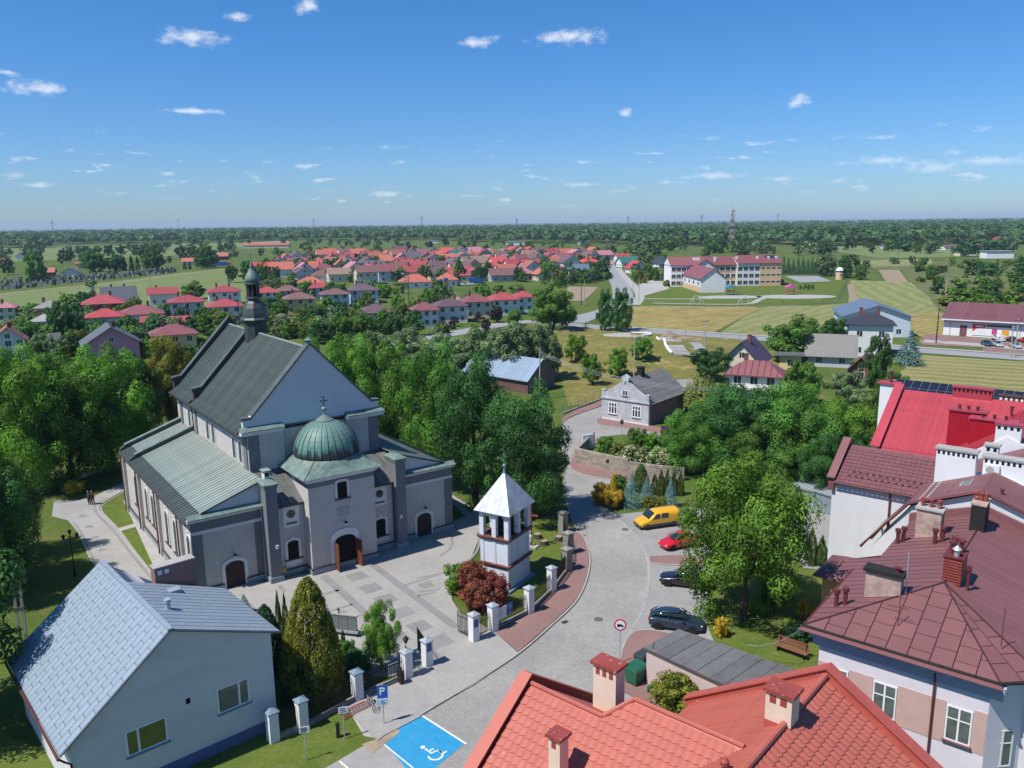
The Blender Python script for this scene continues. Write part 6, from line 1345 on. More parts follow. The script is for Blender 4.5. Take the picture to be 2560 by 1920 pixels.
field('scrubland',[(2080,640),(2400,655),(3000,690),(3000,830),(2400,780),(2350,778),(2280,707),(2250,672),(2120,672)],'scrub',.02)
field('hayfield',[(1565,767),(1640,764),(1894,768),(1925,763),(1860,790),(1782,832),(1574,822)],'dryfield')
field('hayfield',[(1925,764),(2040,764),(2120,758),(2127,706),(2200,704),(2278,708),(2320,740),(2352,782),(2358,842),(2290,842),(2110,850),(1900,838),(1799,832),(1860,792)],'swath')
field('hay_strip',[(2127,700),(2278,706),(2310,735),(2340,770),(2120,762)],'swath2',.05)
field('hayfield',[(2275,784),(2360,781),(2358,842),(2292,842)],'dryfield',.05)
field('hayfield',[(2296,886),(2460,898),(2900,925),(2900,1050),(2540,1010),(2250,985),(2200,960),(2262,922)],'swath3')
field('tilled_patch',[(2196,674),(2247,674),(2271,706),(2216,706)],'tilled',.06)
field('tilled_patch',[(1418,716),(1495,717),(1475,738),(1458,752),(1420,752)],'tilled',.05)
field('tilled_patch',[(1078,746),(1240,736),(1250,742),(1200,752),(1092,770)],'tilled',.05)
field('tilled_patch',[(855,722),(905,718),(930,722),(880,738),(850,735)],'dryfield',.05)
field('hayfield',[(2010,618),(2250,612),(2500,640),(2200,645)],'paleg',.05); field('hayfield',[(2120,652),(2330,648),(2330,662),(2140,668)],'swath2',.06)
field('tilled_patch',[(605,606),(720,602),(726,608),(610,612)],'tilled',.05)
field('verge',[(1415,756),(1480,752),(1530,740),(1552,768),(1490,776),(1440,795),(1400,806),(1395,790)],'garden',.04)
field('hay_verge',[(1395,815),(1575,826),(1780,842),(1894,850),(1890,862),(1700,880),(1600,960),(1500,1005),(1420,1015),(1390,900)],'moundg',.025)
field('garden_lawn',[(1622,1062),(1690,1075),(1760,1085),(1800,1060),(1760,1000),(1670,985)],'garden',.03)
sheet('yard_paving',[(1900,1270),(1985,1262),(2120,1290),(2140,1420),(2060,1425),(2010,1420),(1930,1330)],MT['park'],.03)
sheet('courtyard_grass',[(1780,1500),(1790,1400),(1860,1330),(2010,1425),(2080,1430),(2140,1480),(2120,1600),(2000,1660),(1800,1640),(1770,1560)],MT['lawn'],.034)
def lane(name,pts,w,m='asphalt',z=.07): return strip(name,smooth_line(pts,5),w,z-.002,z,MT[m])
lane('main_road',[(900,880),(1050,848),(1137,833),(1230,815),(1311,804),(1400,809),(1579,824),(1894,846),(2100,860),(2302,876),(2560,895),(2900,921)],7.5)
lane('pavement_strip',[(1579,818),(1894,839),(2100,852),(2302,868),(2560,886)],2,'slab',.074)
lane('north_road',[(1430,806),(1470,790),(1520,776),(1556,752),(1553,720),(1538,692),(1524,668),(1518,652)],9)
lane('pavement_strip',[(1588,762),(1600,740),(1585,716),(1560,690),(1545,670)],4,'slab',.074)
lane('village_street',[(-100,880),(250,850),(430,838),(530,828),(660,800)],5)
lane('lane',[(0,735),(120,722),(300,706),(420,690),(560,672)],4,'tilled',.06)
lane('field_track',[(2126,710),(2132,740),(2136,760)],3,'tilled',.08)
sheet('store_car_park',[(2305,862),(2298,852),(2318,834),(2360,838),(2700,862),(2700,893),(2460,879),(2456,868)],MT['redpav'],.08)
lane('car_park_lane',[(2310,852),(2450,862),(2650,880)],5,'slab',.085)
# mound with summit terrace, stairs and ramp
MC=G(1565,895); MR=31.; MH=3.6
def mound_h(x,y):
    dx,dy=(x-MC.x)/1.3,(y-MC.y)/.95; t=math.hypot(dx,dy)/MR
    return MH*(.5+.5*math.cos(math.pi*min(1,max(0,(t-.15)/.85))))
def GM(px,py):
    z=0
    for _ in range(12): p=G(px,py,z); z=.5*z+.5*mound_h(p.x,p.y)
    return G(px,py,z)
def mound():
    c=MC; b=MB(); nr,na=18,56; vs=[(0,0,MH)]
    for i in range(1,nr+1):
        t=i/nr*1.0
        for k in range(na):
            a=2*math.pi*k/na; x,y=MR*t*math.cos(a)*1.3,MR*t*math.sin(a)*.95; vs.append((x,y,mound_h(c.x+x,c.y+y)+(random.uniform(-.07,.07) if i<nr else -.03)))
    fs=[(0,1+k,1+(k+1)%na) for k in range(na)]+[(1+(i-1)*na+k,1+i*na+k,1+i*na+(k+1)%na,1+(i-1)*na+(k+1)%na) for i in range(1,nr) for k in range(na)]
    b.add(vs,fs); tag(b.build('mound',MT['moundg'],loc=(c.x,c.y,0),smooth=True),kind='structure')
    q=GM(1568,838); t=thing('summit_terrace','pale round terrace with curved bench wall on top of the mound','terrace',(q.x,q.y,mound_h(q.x,q.y)-.05))
    b=MB(); b.lathe([(4.6,-.5),(4.6,.2)],36); b.v=[(x*1.5,y*.9,z) for x,y,z in b.v]; b.build('terrace_floor',MT['slab'],t)
    b=MB(); pts=[(3.2+3.6*math.cos(a),-.4+2.6*math.sin(a),.42) for a in [math.radians(d) for d in range(-80,120,12)]]; b.tube(pts,.26,6); b.build('bench_wall',MT['white'],t)
    b=MB(); b.lathe([(2.2,.2),(2.1,.32)],24,3.0,.5); b.build('planting',MT['moundg'],t)
    for k in range(4): b=MB(); b.box(1.2+k*1.0,2.0+k*1.0,-4.6-k*.15,-4.0-k*.15,-.4,.22); b.build('terrace_step',MT['slab'],t)
    pts=[GM(*p) for p in ((1662,846),(1676,856),(1688,866),(1694,876),(1704,886))]
    st=thing('mound_stairs','winding pale concrete stairs and ramp down the right side of the mound','stairs',(pts[2].x,pts[2].y,0)); L0=Vector((pts[2].x,pts[2].y,0)); n=13
    P_=[]
    for i in range(n):
        f=i/(n-1)*(len(pts)-1); k=min(int(f),len(pts)-2); P_.append((pts[k].lerp(pts[k+1],f-k),(pts[k+1]-pts[k])))
    for p,d in P_:
        d=Vector((d.x,d.y,0)).normalized(); nn=Vector((-d.y,d.x,0)); z=mound_h(p.x,p.y); q=p-L0
        b=MB(); b.prism([(q.x+nn.x*s*1.9+d.x*e,q.y+nn.y*s*1.9+d.y*e) for s,e in((-1,-.8),(1,-.8),(1,.8),(-1,.8))],z-.8,z+.2); b.build('step',MT['slab'],st)
    b=MB(); b.tube([tuple(p-L0+Vector((-2.3,-.6,0)))[:2]+(mound_h(p.x-2.3,p.y-.6)+.35,) for p,d in P_],.34,6); b.build('side_wall',MT['white'],st)
    rp=[GM(*p) for p in ((1704,886),(1738,888),(1752,877),(1742,866),(1718,857))]; rq=smooth_line([(p.x-L0.x,p.y-L0.y) for p in rp],5)
    pl=[Vector((x,y,0)) for x,y in rq]; b=MB(); m=len(pl); Lf=[];Rt=[]
    for i,p in enumerate(pl):
        d=(pl[min(i+1,m-1)]-pl[max(i-1,0)]).normalized(); nn=Vector((-d.y,d.x,0))*1.5; z=mound_h(p.x+L0.x,p.y+L0.y)+.14; Lf.append((p.x+nn.x,p.y+nn.y,z)); Rt.append((p.x-nn.x,p.y-nn.y,z))
    b.add(Lf+Rt,[(i,m+i,m+i+1,i+1) for i in range(m-1)]); b.build('ramp',MT['asphalt'],st,fix=False)
    for (px,py,r,h,l) in ((1410,829,3.4,1.1,'long heap of dug soil under the big rounded tree'),(1674,843,2.0,1.5,'tall heap of sandy soil beside the mound stairs'),(1712,848,2.3,.9,'low heap of soil right of the mound stairs'),(1748,850,1.6,.7,'small heap of soil by the road pole')):
        p=GM(px,py); b=MB(); n=18; vs=[]; z0=mound_h(p.x,p.y)
        for i in range(5):
            t=i/4
            for k in range(n): a=2*math.pi*k/n; rr=r*t*(1+random.uniform(-.15,.15)); vs.append((rr*math.cos(a)*1.5,rr*math.sin(a)*.6,h*(1-t)**.8*(1+random.uniform(-.2,.2)) if i<4 else -.4))
        b.add(vs,[(i*n+k,(i+1)*n+k,(i+1)*n+(k+1)%n,i*n+(k+1)%n) for i in range(4) for k in range(n)]); tag(b.build('soil_heap',MT['tilled'],loc=(p.x,p.y,z0)),l,'soil heap')
mound()
for o_ in TREES:
    zz=mound_h(o_.location.x,o_.location.y)
    if zz>.02: o_.location.z=zz-.05
# ------------------------------------------------------------------ houses
RC={'red':(.34,.066,.07),'coral':(.43,.125,.085),'bright':(.46,.07,.068),'maroon':(.215,.075,.08),'brown':(.185,.095,.085),'violet':(.135,.082,.092),'grey':(.105,.11,.125),'wgrey':(.17,.16,.148),'lgrey':(.27,.265,.26),'tan':(.26,.175,.125),'slate':(.12,.165,.235),'dark':(.04,.043,.055),'teal':(.03,.14,.12),'pinkr':(.42,.17,.20),'purple':(.085,.055,.10),'tile':(.33,.11,.075),'pale':(.40,.44,.50)}
WC={'white':(.68,.68,.67),'cream':(.64,.56,.43),'pink':(.55,.24,.34),'yellow':(.66,.50,.22),'grey':(.45,.46,.48),'blue':(.52,.58,.66),'peach':(.62,.42,.25),'brickw':(.20,.075,.06),'green':(.25,.33,.27)}
for k,c in RC.items(): MT['r_'+k]=mat('roof_'+k,c,.55,var=.1,sc=.9,dirt=.25,dsc=.3,rnd=.12,spec=.4)
for k,c in WC.items(): MT['w_'+k]=mat('wall_'+k,c,.9,var=.06,sc=.8,dirt=.2,dsc=.3,rnd=.08,dcol=tuple(x*.78 for x in c))
MT['chimb']=mat('chimney_brick',(.17,.07,.06),.9,var=.2,sc=3)
HOUSES=[]
def far_window(parent,m,w=1.2,h=1.3):
    k=('fw',w,h)
    if k not in MT:
        b=MB(); b.box(-w/2-.09,w/2+.09,-.03,0,-.09,h+.09,0); b.box(-w/2,-.04,-.045,-.031,0,h,1); b.box(.04,w/2,-.045,-.031,0,h,1); MT[k]=b.mesh('window',[MT['wframe'],MT['glass']])
    return put(MT[k],'window',parent,mtx=m)
def house(p,ang,w,d,eh,rh,rt,wall,roof,label,cat='house',floors=2,nw=3,chim=1,ov=.75,detail=1,name='house',group=None,balcony=False,seams=0,ridge_x=None):
    o=thing(name,label,cat,(p[0],p[1],0),ang,group); HOUSES.append((Vector((p[0],p[1],0)),max(w,d)/2))
    b=MB(); b.box(-w/2,w/2,-d/2,d/2,-.2,eh)
    if rt=='gf': b.ext([(-w/2,-d/2,eh),(w/2,-d/2,eh),(0,-d/2,eh+rh*(1-ov*.0))],(0,d,0))
    if rt=='gs': b.ext([(-w/2,-d/2,eh),(-w/2,d/2,eh),(-w/2,0,eh+rh)],(w,0,0))
    b.build('wall',MT['w_'+wall] if isinstance(wall,str) else wall,o)
    rm=MT['r_'+roof] if isinstance(roof,str) else roof; t=.16
    W,D=w/2+ov,d/2+ov; b=MB()
    if rt in('gf','gs'):
        a,c=(W,D) if rt=='gf' else (D,W); half=w/2 if rt=='gf' else d/2; ze=eh-rh*ov/half
        pr=[(-a,ze),(0,eh+rh),(a,ze),(a,ze+t),(0,eh+rh+t),(-a,ze+t)]
        for sgn in (-1,1):
            q=[(sgn*a,ze+.01),(0,eh+rh+.01),(0,eh+rh+t),(sgn*a,ze+t)]
            if rt=='gf': b.ext([(x,-c,z) for x,z in q],(0,2*c,0))
            else: b.ext([(-c,x,z) for x,z in q],(2*c,0,0))
    elif rt=='hip':
        if w>=d: r=(W-D*.92); R0,R1=(-r,0,eh+rh),(r,0,eh+rh)
        else: r=(D-W*.92); R0,R1=(0,-r,eh+rh),(0,r,eh+rh)
        cs=[(-W,-D,eh),(W,-D,eh),(W,D,eh),(-W,D,eh)]
        vs=cs+[R0,R1]+[(x,y,eh-.14) for x,y,z in cs]
        fs=[(0,1,5,4),(1,2,5),(2,3,4,5),(3,0,4)] if w>=d else [(0,1,4),(1,2,5,4),(2,3,5),(3,0,4,5)]
        b.add(vs,fs+[(6,7,1,0),(7,8,2,1),(8,9,3,2),(9,6,0,3),(9,8,7,6)])
    elif rt=='flat':
        b.box(-W,W,-D,D,eh,eh+.25)
    elif rt=='shed':
        b.ext([(-W,-D,eh),(W,-D,eh),(W,D,eh+rh),(-W,D,eh+rh)],(0,0,.15))
    R=b.build('roof',rm,o)
    for k in range(chim):
        x=(-.22+.4*k)*w; b=MB()
        y=.05*d if rt!='gf' else .1*d*(1 if k else -1)
        if rt=='gf': x=.08*w
        b.box(x-.35,x+.35,y-.35,y+.35,eh+rh*.35,eh+rh+1.0); b.box(x-.42,x+.42,y-.42,y+.42,eh+rh+1.0,eh+rh+1.1); b.build('chimney',MT['chimb'],R)
    if seams:
        for i in range(1,seams):
            f=i/seams; x=-W+2*W*f; 
            if rt=='gs': b=MB(); b.tube([(x,-D,eh-rh*ov/(d/2)+t+.02),(x,0,eh+rh+t+.02)],.05,4); b.build('seam',MT['maroonseam'],R)
            if rt=='hip':
                top=min(1,(W-abs(x))/(W-(W-D*.92) if w>=d else W)); b=MB(); b.tube([(x,-D,eh+.03),(x,-D+D*top,eh+rh*top+.03)],.05,4); b.build('seam',MT['maroonseam'],R)
    if detail:
        fh=eh/floors
        for f in range(floors):
            zz=f*fh+.95
            for k in range(nw): far_window(o,wallm((w*((k+.5)/nw-.5),-d/2,zz),0))
            ns=max(2,nw-1)
            for k in range(ns):
                yy=d*((k+.5)/ns-.5); far_window(o,wallm((w/2,yy,zz),math.pi/2)); far_window(o,wallm((-w/2,yy,zz),-math.pi/2))
        if rt=='gf' and rh>1.8: far_window(o,wallm((0,-d/2,eh+.35),0),1.0,1.1)
        if rt=='gs' and rh>1.8: far_window(o,wallm((w/2,0,eh+.35),math.pi/2),1.0,1.1); far_window(o,wallm((-w/2,0,eh+.35),-math.pi/2),1.0,1.1)
    if balcony:
        b=MB(); b.box(-w/2,w/2,-d/2-1.2,-d/2,eh*.52,eh*.52+.15); q=b.build('balcony',MT['slab'],o); b=MB(); b.box(-w/2,w/2,-d/2-1.2,-d/2-1.15,eh*.52+.9,eh*.52+.97)
        for k in range(14): x=-w/2+w*k/13; b.box(x-.02,x+.02,-d/2-1.19,-d/2-1.16,eh*.52+.15,eh*.52+.9)
        b.build('railing',MT['white'],q)
    return o
def hpx(px,py,wpx,ang,asp,eh,rh,rt,wall,roof,label,**k):
    """house whose base centre shows at px,py; wpx photo width of the front"""
    p=G(px,py); a=math.radians(ang); w=wpx*mpp(p)*k.pop('f',.82); d=w*asp; p=p+Vector((-math.sin(a),math.cos(a),0))*(d/2); return house(p,a,w,d,eh,rh,rt,wall,roof,label,**k)
# old street house with grey plaster gable
def old_house():
    L=Loc('old_street_house','weathered grey plaster house with curved gable and brick side by the road','house',RA,-65.3,115)
    o=L.o; u0,u1=-69.7,-61.0; v0,v1=109.5,121.5; PL=mat('weathered_plaster',(.43,.44,.46),.95,var=.22,sc=1.5,dirt=.7,dsc=.9,dcol=(.27,.28,.30),bump=.4)
    b=MB(); b.box(u0,u1,v0,v0+.5,0,3.6); L.b(b,'front_wall',PL)
    b=MB(); b.box(u0+.1,u1-.1,v0+.5,v1,0,3.5); b.ext([(u0+.1,v1,3.5),(u1-.1,v1,3.5),(-65.35,v1,6.9)],(0,-.3,0)); L.b(b,'brick_wall',MT['brick'])
    prof=[(u0+.1,3.9),(u1-.1,3.9),(u1-.1,4.5)]+[(-65.35+4.2*k/10,4.5+2.6*(1-abs(k)/10)**1.12) for k in range(9,-10,-1)]+[(u0+.1,4.5)]
    b=MB(); b.ext([(x,v0+.02,z) for x,z in prof],(0,.45,0)); L.b(b,'gable',PL)
    b=MB(); b.box(-66.0,-64.7,v0,v0+.5,6.9,7.45); b.ext([(-66.1,v0,7.45),(-64.6,v0,7.45),(-65.35,v0,7.9)],(0,.5,0)); L.b(b,'gable_top',PL)
    for x in (u0,u1-.5): b=MB(); b.box(x,x+.5,v0-.05,v0+.5,3.9,4.9); b.box(x-.06,x+.56,v0-.1,v0+.55,4.9,5.02); L.b(b,'pinnacle',PL)
    b=MB(); b.box(u0-.15,u1+.15,v0-.2,v0+.5,3.6,3.75); b.box(u0-.08,u1+.08,v0-.12,v0+.5,3.75,3.9); L.b(b,'cornice',PL)
    b=MB(); b.box(u0-.05,u1+.05,v0-.06,v0,0,.3); L.b(b,'plinth',MT['trim'])
    for x in (-67.6,-63.2): pane_window(o,wallm(L.P(x,v0,1.15),0),1.6,1.9,3,2,.12,sill=True,sillm='slab')
    pane_window(o,wallm(L.P(-65.35,v0+.02,4.4),0),.95,.95,2,1,.08); pane_window(o,wallm(L.P(-65.35,v0+.02,6.15),0),.4,.75,1,1,.06,sill=False)
    TL=mat('old_slate',(.15,.145,.14),.9,var=.25,sc=1.5,dirt=.5,dsc=.6,dcol=(.22,.21,.19),rnd=.2)
    b=MB(); 
    for s in (-1,1): b.ext([(-65.35+s*4.8,v0+.35,3.4),(-65.35,v0+.35,7.0),(-65.35,v0+.35,7.08),(-65.35+s*4.8,v0+.35,3.48)],(0,12.2,0))
    R=L.b(b,'roof',MT['soot'])
    for s in (-1,1):
        up=Vector((-s*4.8,0,3.6)); x=Vector((0,1,0)) if s>0 else Vector((0,-1,0)); y=up.normalized(); l=up.length; n=16
        b=MB(); b.box(.01,12.1,0,l/n*1.12,0,.03); me=b.mesh('slate_course',TL)
        for k in range(n):
            q=L.P(-65.35+s*4.8,v0+.4 if s>0 else v0+12.5,3.5)+y*(l*k/n); put(me,'slate_course',R,mtx=frame_m(q+Vector((0,0,.015)),x,y)@Matrix.Rotation(-.035,4,'X'))
    b=MB(); b.box(-65.9,-64.9,114.0,114.9,6,8.3); b.box(-66.0,-64.8,113.9,115.0,8.3,8.45); L.b(b,'chimney',MT['soot'])
    HOUSES.append((L.W(-65,115,0),6))
old_house()
# mid-distance buildings
def barn():
    p=Vector((3.0,149,0)); o=thing('brick_barn','brick barn with pale blue metal roof behind the church trees','barn',(p.x,p.y,0),math.radians(-42))
    w,d,eh,rh=17,8.2,2.8,3.3
    b=MB(); b.box(-w,0,0,d,0,eh); b.ext([(0,0,eh),(0,d,eh),(0,d/2,eh+rh)],(-w,0,0)); b.build('wall',bricks_mat('barn_brick',(.15,.06,.05),(.11,.05,.045),(.16,.12,.11),.26,.08,.01,rot=(math.pi/2,0,math.pi/2)),o)
    PB=mat('pale_blue_sheet',(.23,.30,.38),.45,var=.08,sc=.8,rnd=.08,spec=.5)
    b=MB(); b.ext([(.4,-.5,eh-.38),(.4,d/2,eh+rh),(.4,d/2,eh+rh+.08),(.4,-.5,eh-.3)],(-w-.8,0,0)); b.ext([(.4,d+.5,eh-.38),(.4,d/2,eh+rh),(.4,d/2,eh+rh+.08),(.4,d+.5,eh-.3)],(-w-.8,0,0)); R=b.build('roof',PB,o)
    slope_panels(R,(.4,-.5,eh-.29),(-w-.8,0,0),(0,d/2+.5,rh+.38),24,PB)
    HOUSES.append((Vector((p.x-4,p.y+9,0)),11))
barn()
hpx(1882,1010,150,-24,.62,5.2,2.2,'hip','white','maroon','white villa with maroon hipped roof and long balcony behind the grove',balcony=True,seams=9,floors=2,f=.8)
hpx(1852,945,100,-30,1.25,3.9,3.6,'gf','cream','purple','yellow gabled house with dark purple roof',floors=1,nw=2,f=.85,chim=1)
hpx(1975,925,56,-16,.7,3.1,.3,'flat','yellow','grey','low yellow shed with a red garage door',floors=1,nw=1,chim=0,f=.9,name='shed',cat='shed')
hpx(2075,918,130,-20,.6,3.2,3.6,'gs','grey','wgrey','old barn with weathered grey roof behind garden trees',floors=1,nw=2,chim=0,name='barn',cat='barn')
hpx(2150,958,76,-32,1.1,2.6,2.6,'gf','brickw','maroon','maroon roofed garden shed beside the old barn',floors=1,nw=1,chim=0,name='shed',cat='shed')
hpx(2172,892,112,-20,.9,7.6,2.4,'hip','white','dark','white two storey house with dark blue hipped roof',floors=2,nw=2,chim=2,f=.9)
hpx(2190,842,170,-14,1.2,5.6,3.0,'gf','blue','slate','large hall with slate blue roof behind the white house',floors=1,nw=3,chim=0,name='hall',cat='hall',f=.9)
def store():
    a=G(2357,837); c=G(2560,850); d=(c-a).normalized(); ang=math.atan2(d.y,d.x); o=thing('store','long supermarket with maroon roof and advertising boards','store',(a.x,a.y,0),ang); w=50; HOUSES.append((a+d*25,26))
    b=MB(); b.box(0,w,0,22,0,4.6); b.ext([(0,0,4.6),(0,22,4.6),(0,11,7.6)],(w,0,0)); b.build('wall',MT['w_white'],o)
    b=MB(); b.ext([(-.6,-1.2,4.45),(-.6,11,8.0),(-.6,11,8.15),(-.6,-1.2,4.6)],(w+1,0,0)); b.ext([(-.6,23.2,4.45),(-.6,11,8.0),(-.6,11,8.15),(-.6,23.2,4.6)],(w+1,0,0)); R=b.build('roof',MT['maroontile'],o)
    slope_panels(R,(-.6,-1.2,4.62),(w+1,0,0),(0,12.2,3.55),48,MT['maroontile'],rib=.06)
    b=MB(); b.box(-.6,w,-1.3,-1.15,4.3,4.62); b.build('fascia',MT['white'],R)
    b=MB(); b.box(0,w,-.04,-.002,3.6,4.5); b.build('grey_band',MT['w_grey'],o)
    for x in (1.6,18,36): b=MB(); b.box(x-.1,x+.1,-.12,-.041,0,3.6); b.build('downpipe',MT['w_grey'],o)
    b=MB(); b.box(4,5.7,-.06,-.003,0,3); b.build('door',MT['maroon'],o)
    for j,x in enumerate((7,25.5)):
        b=MB(); b.box(x,x+9,-.12,-.045,.5,3.5); q=b.build('billboard',MT['wpaint'],o); RB_=mat('ad_red',(.62,.05,.03),.5); OR=mat('ad_orange',(.7,.32,.03),.5); GR=mat('ad_dark',(.07,.07,.03),.5); PK=mat('ad_pink',(.55,.05,.2),.5)
        b=MB(); b.ext([(x,-.125,3.5),(x+3.2,-.125,3.5),(x+2.9,-.125,2.6),(x+1.2,-.125,2.4),(x,-.125,1.4)],(0,-.01,0)); b.build('ad_panel',RB_,q)
        b=MB(); b.box(x+3.3,x+9,-.135,-.125,2.95,3.5); b.build('ad_panel',GR,q); b=MB(); b.box(x+6.9,x+8.6,-.14,-.126,.7,2.3); b.build('ad_panel',OR,q)
        if j==0: b=MB(); b.box(x+4.6,x+5.8,-.14,-.126,.9,2.5); b.build('ad_panel',PK,q)
        else: b=MB(); b.box(x+3.2,x+4.8,-.14,-.126,1.0,2.1); b.box(x+5,x+6.3,-.14,-.126,1.2,2.2); b.build('ad_panel',GR,q)
        b=MB(); b.box(x+.7,x+2.5,-.145,-.136,2.75,3.15); b.build('ad_lettering',MT['wpaint'],q)
store()
def school():
    a=G(1677,717); c=G(1949,713); d=(c-a); Lw=d.length; d.normalize(); ang=math.atan2(d.y,d.x); o=thing('school','three storey white and peach school with maroon roofs and a projecting gabled hall','school',(a.x,a.y,0),ang); HOUSES.append((a+d*28,34)); HOUSES.append((a+d*20+Vector((0,-20,0)),14))
    s=Lw/272.  # metres per photo pixel along the front
    PE=MT['w_peach']; WH=MT['w_white']; RM=MT['r_maroon']
    eh=10.2; bl=[(0,50,0,WH),(50,92,1.5,PE),(92,162,.3,PE),(162,219,-1.2,WH),(219,272,-1.5,PE)]
    for i,(x0,x1,y0,m) in enumerate(bl):
        b=MB(); b.box(x0*s+.02,x1*s-.02,y0,16,0,eh+(.6 if i>2 else 0)); b.build('wall',m,o)
    # floor bands and windows
    for i,(x0,x1,y0,m) in enumerate(bl):
        if i==1: continue
        n=max(3,int((x1-x0)/12.5))
        for f in range(3):
            z=1.0+f*3.3
            if i in(0,2): b=MB(); b.box(x0*s+.03,x1*s-.03,y0-.08,y0-.002,z-.15,z+1.75); b.build('window_band',WH,o)
            for k in range(n):
                x=(x0+(x1-x0)*(k+.5)/n)*s; 
                if i==4: far_window(o,wallm((x,y0-.03,z+.6),0),1.9,.8)
                else: far_window(o,wallm((x,y0-.085,z),0),2.0,1.6)
    def roof(x0,x1,y0,y1,ze,rh):
        b=MB(); ym=(y0+y1)/2
        for yy in (y0,y1): b.ext([(x0,yy,ze),(x0,ym,ze+rh),(x0,ym,ze+rh+.15),(x0,yy,ze+.15)],(x1-x0,0,0))
        r=b.build('roof',RM,o); b=MB(); b.ext([(x0+.3,y0+.7,ze),(x0+.3,y1-.7,ze),(x0+.3,ym,ze+rh-.25)],(x1-x0-.6,0,0)); b.build('roof_gable',WH,r); return r
    R=roof(-.6,92*s,-.7,16.6,eh,3.8); roof(92*s,162*s,-.5,16.6,eh,3.8); R2=roof(162*s,272*s+.6,-2.0,16.6,eh+.6,3.6)
    for x in (113,167,219,247,266): b=MB(); b.box(x*s-.5,x*s+.5,3,4.2,eh+1.2,eh+3.8); b.build('chimney',MT['white'],R2)
    b=MB(); b.box(60*s,76*s,4,7,eh+.5,eh+3.4); b.build('chimney',MT['white'],R)
    spn=mat('school_solar',(.02,.025,.05),.2)
    for k in range(5): x=(240+k*5.5)*s; b=MB(); b.ext([(x,3.2,eh+2.78),(x+4.8*s,3.2,eh+2.78),(x+4.8*s,6.2,eh+4.0),(x,6.2,eh+4.0)],(0,0,.1)); b.build('solar_panel',spn,R2)
    # cross gable and hall
    x0,x1=52*s,112*s; xm=(x0+x1)/2
    b=MB(); b.box(x0,x1,-2.2,3,0,eh-1.2); b.ext([(x0,-2.2,eh-1.2),(x1,-2.2,eh-1.2),(xm,-2.2,eh+2.9)],(0,6,0)); b.build('cross_gable',WH,o)
    b=MB()
    for xx in (x0-.6,x1+.6): b.ext([(xx,-2.9,eh-1.55),(xm,-2.9,eh+2.95),(xm,-2.9,eh+3.1),(xx,-2.9,eh-1.4)],(0,9,0))
    b.build('roof',RM,o)
    p=G(1751,732); q=G(1814,731); l0=(p-a); lx=l0.dot(d); ly=l0.dot(Vector((-d.y,d.x,0))); w=(q-p).length; hh=hgt(p,1751,696)
    b=MB(); b.box(lx,lx+w,ly,-2.25,0,hh); b.ext([(lx,ly,hh),(lx+w,ly,hh),(lx+w/2,ly,hh+4.2)],(0,-2.25-ly,0)); b.build('hall_wall',WH,o)
    b=MB()
    for xx in (lx-.6,lx+w+.6): b.ext([(xx,ly-.6,hh-.4),(lx+w/2,ly-.6,hh+4.25),(lx+w/2,ly-.6,hh+4.4),(xx,ly-.6,hh-.25)],(0,-ly-1.0,0))
    b.build('hall_roof',RM,o)
    b=MB(); b.box(lx-.05,lx-.002,ly,-2.3,0,2.4); b.build('peach_base',PE,o)
    for k in range(4): far_window(o,wallm((lx-.06,ly+(-2.3-ly)*(k+.5)/4,3.2),-math.pi/2),2.2,1.4)
school()
sheet('school_lawn',[(1600,764),(1600,722),(1700,718),(1950,712),(2110,705),(2095,755),(1890,767),(1625,766)],MT['lawn'],.04)
sheet('school_forecourt',[(1600,742),(1596,712),(1630,700),(1672,704),(1672,722),(1650,728)],MT['slab'],.05)
sheet('sports_court',[(1962,690),(2045,690),(2080,703),(2000,706)],MT['asphalt'],.05)
lane('playground_path',[(1604,746),(1640,747),(1700,747),(1780,747)],2.2,'slab',.05); lane('playground_path',[(1632,757),(1700,759),(1860,760),(1900,748),(1935,738),(1990,740),(2035,741)],2.6,'slab',.052)
b=MB(); 
for i,(x,y,rx,l) in enumerate(((1825,743,9,'pale round playground surface near the school hall'),(1990,742,11,'pale oval playground surface with a pink climbing frame'))):
    p=G(x,y); b=MB(); b.lathe([(rx,.0),(rx,.1)],28); b.v=[(u*1.5,v*.8,z) for u,v,z in b.v]; tag(b.build('playground_surface',MT['slab'],loc=(p.x,p.y,0)),kind='structure')
def play(px,py,cols,label):
    p=G(px,py); o=thing('climbing_frame',label,'climbing frame',(p.x,p.y,.1))
    for x,y in ((-2,-1.5),(2,-1.5),(2,1.5),(-2,1.5)): b=MB(); b.tube([(x,y,0),(x,y,3.2)],.12,6); b.build('post',cols[0],o)
    b=MB(); b.box(-2.2,2.2,-1.7,1.7,1.4,1.55); b.build('deck',cols[1],o); b=MB(); b.ext([(-2.3,-1.8,3.2),(2.3,-1.8,3.2),(0,-1.8,4.4)],(0,3.6,0)); b.build('roof',cols[2],o); b=MB(); b.ext([(2.2,-.5,1.5),(5,-.5,.2),(5,.5,.2),(2.2,.5,1.5)],(0,0,.12)); b.build('slide',cols[1],o)
PR_=mat('play_red',(.45,.04,.04),.5);PP=mat('play_pink',(.5,.08,.25),.5);PB_=mat('play_blue',(.05,.25,.32),.5)
play(1826,737,(PB_,PR_,PB_),'blue and red climbing frame by the school hall'); play(1976,737,(PP,PR_,PP),'pink climbing frame on the oval playground')
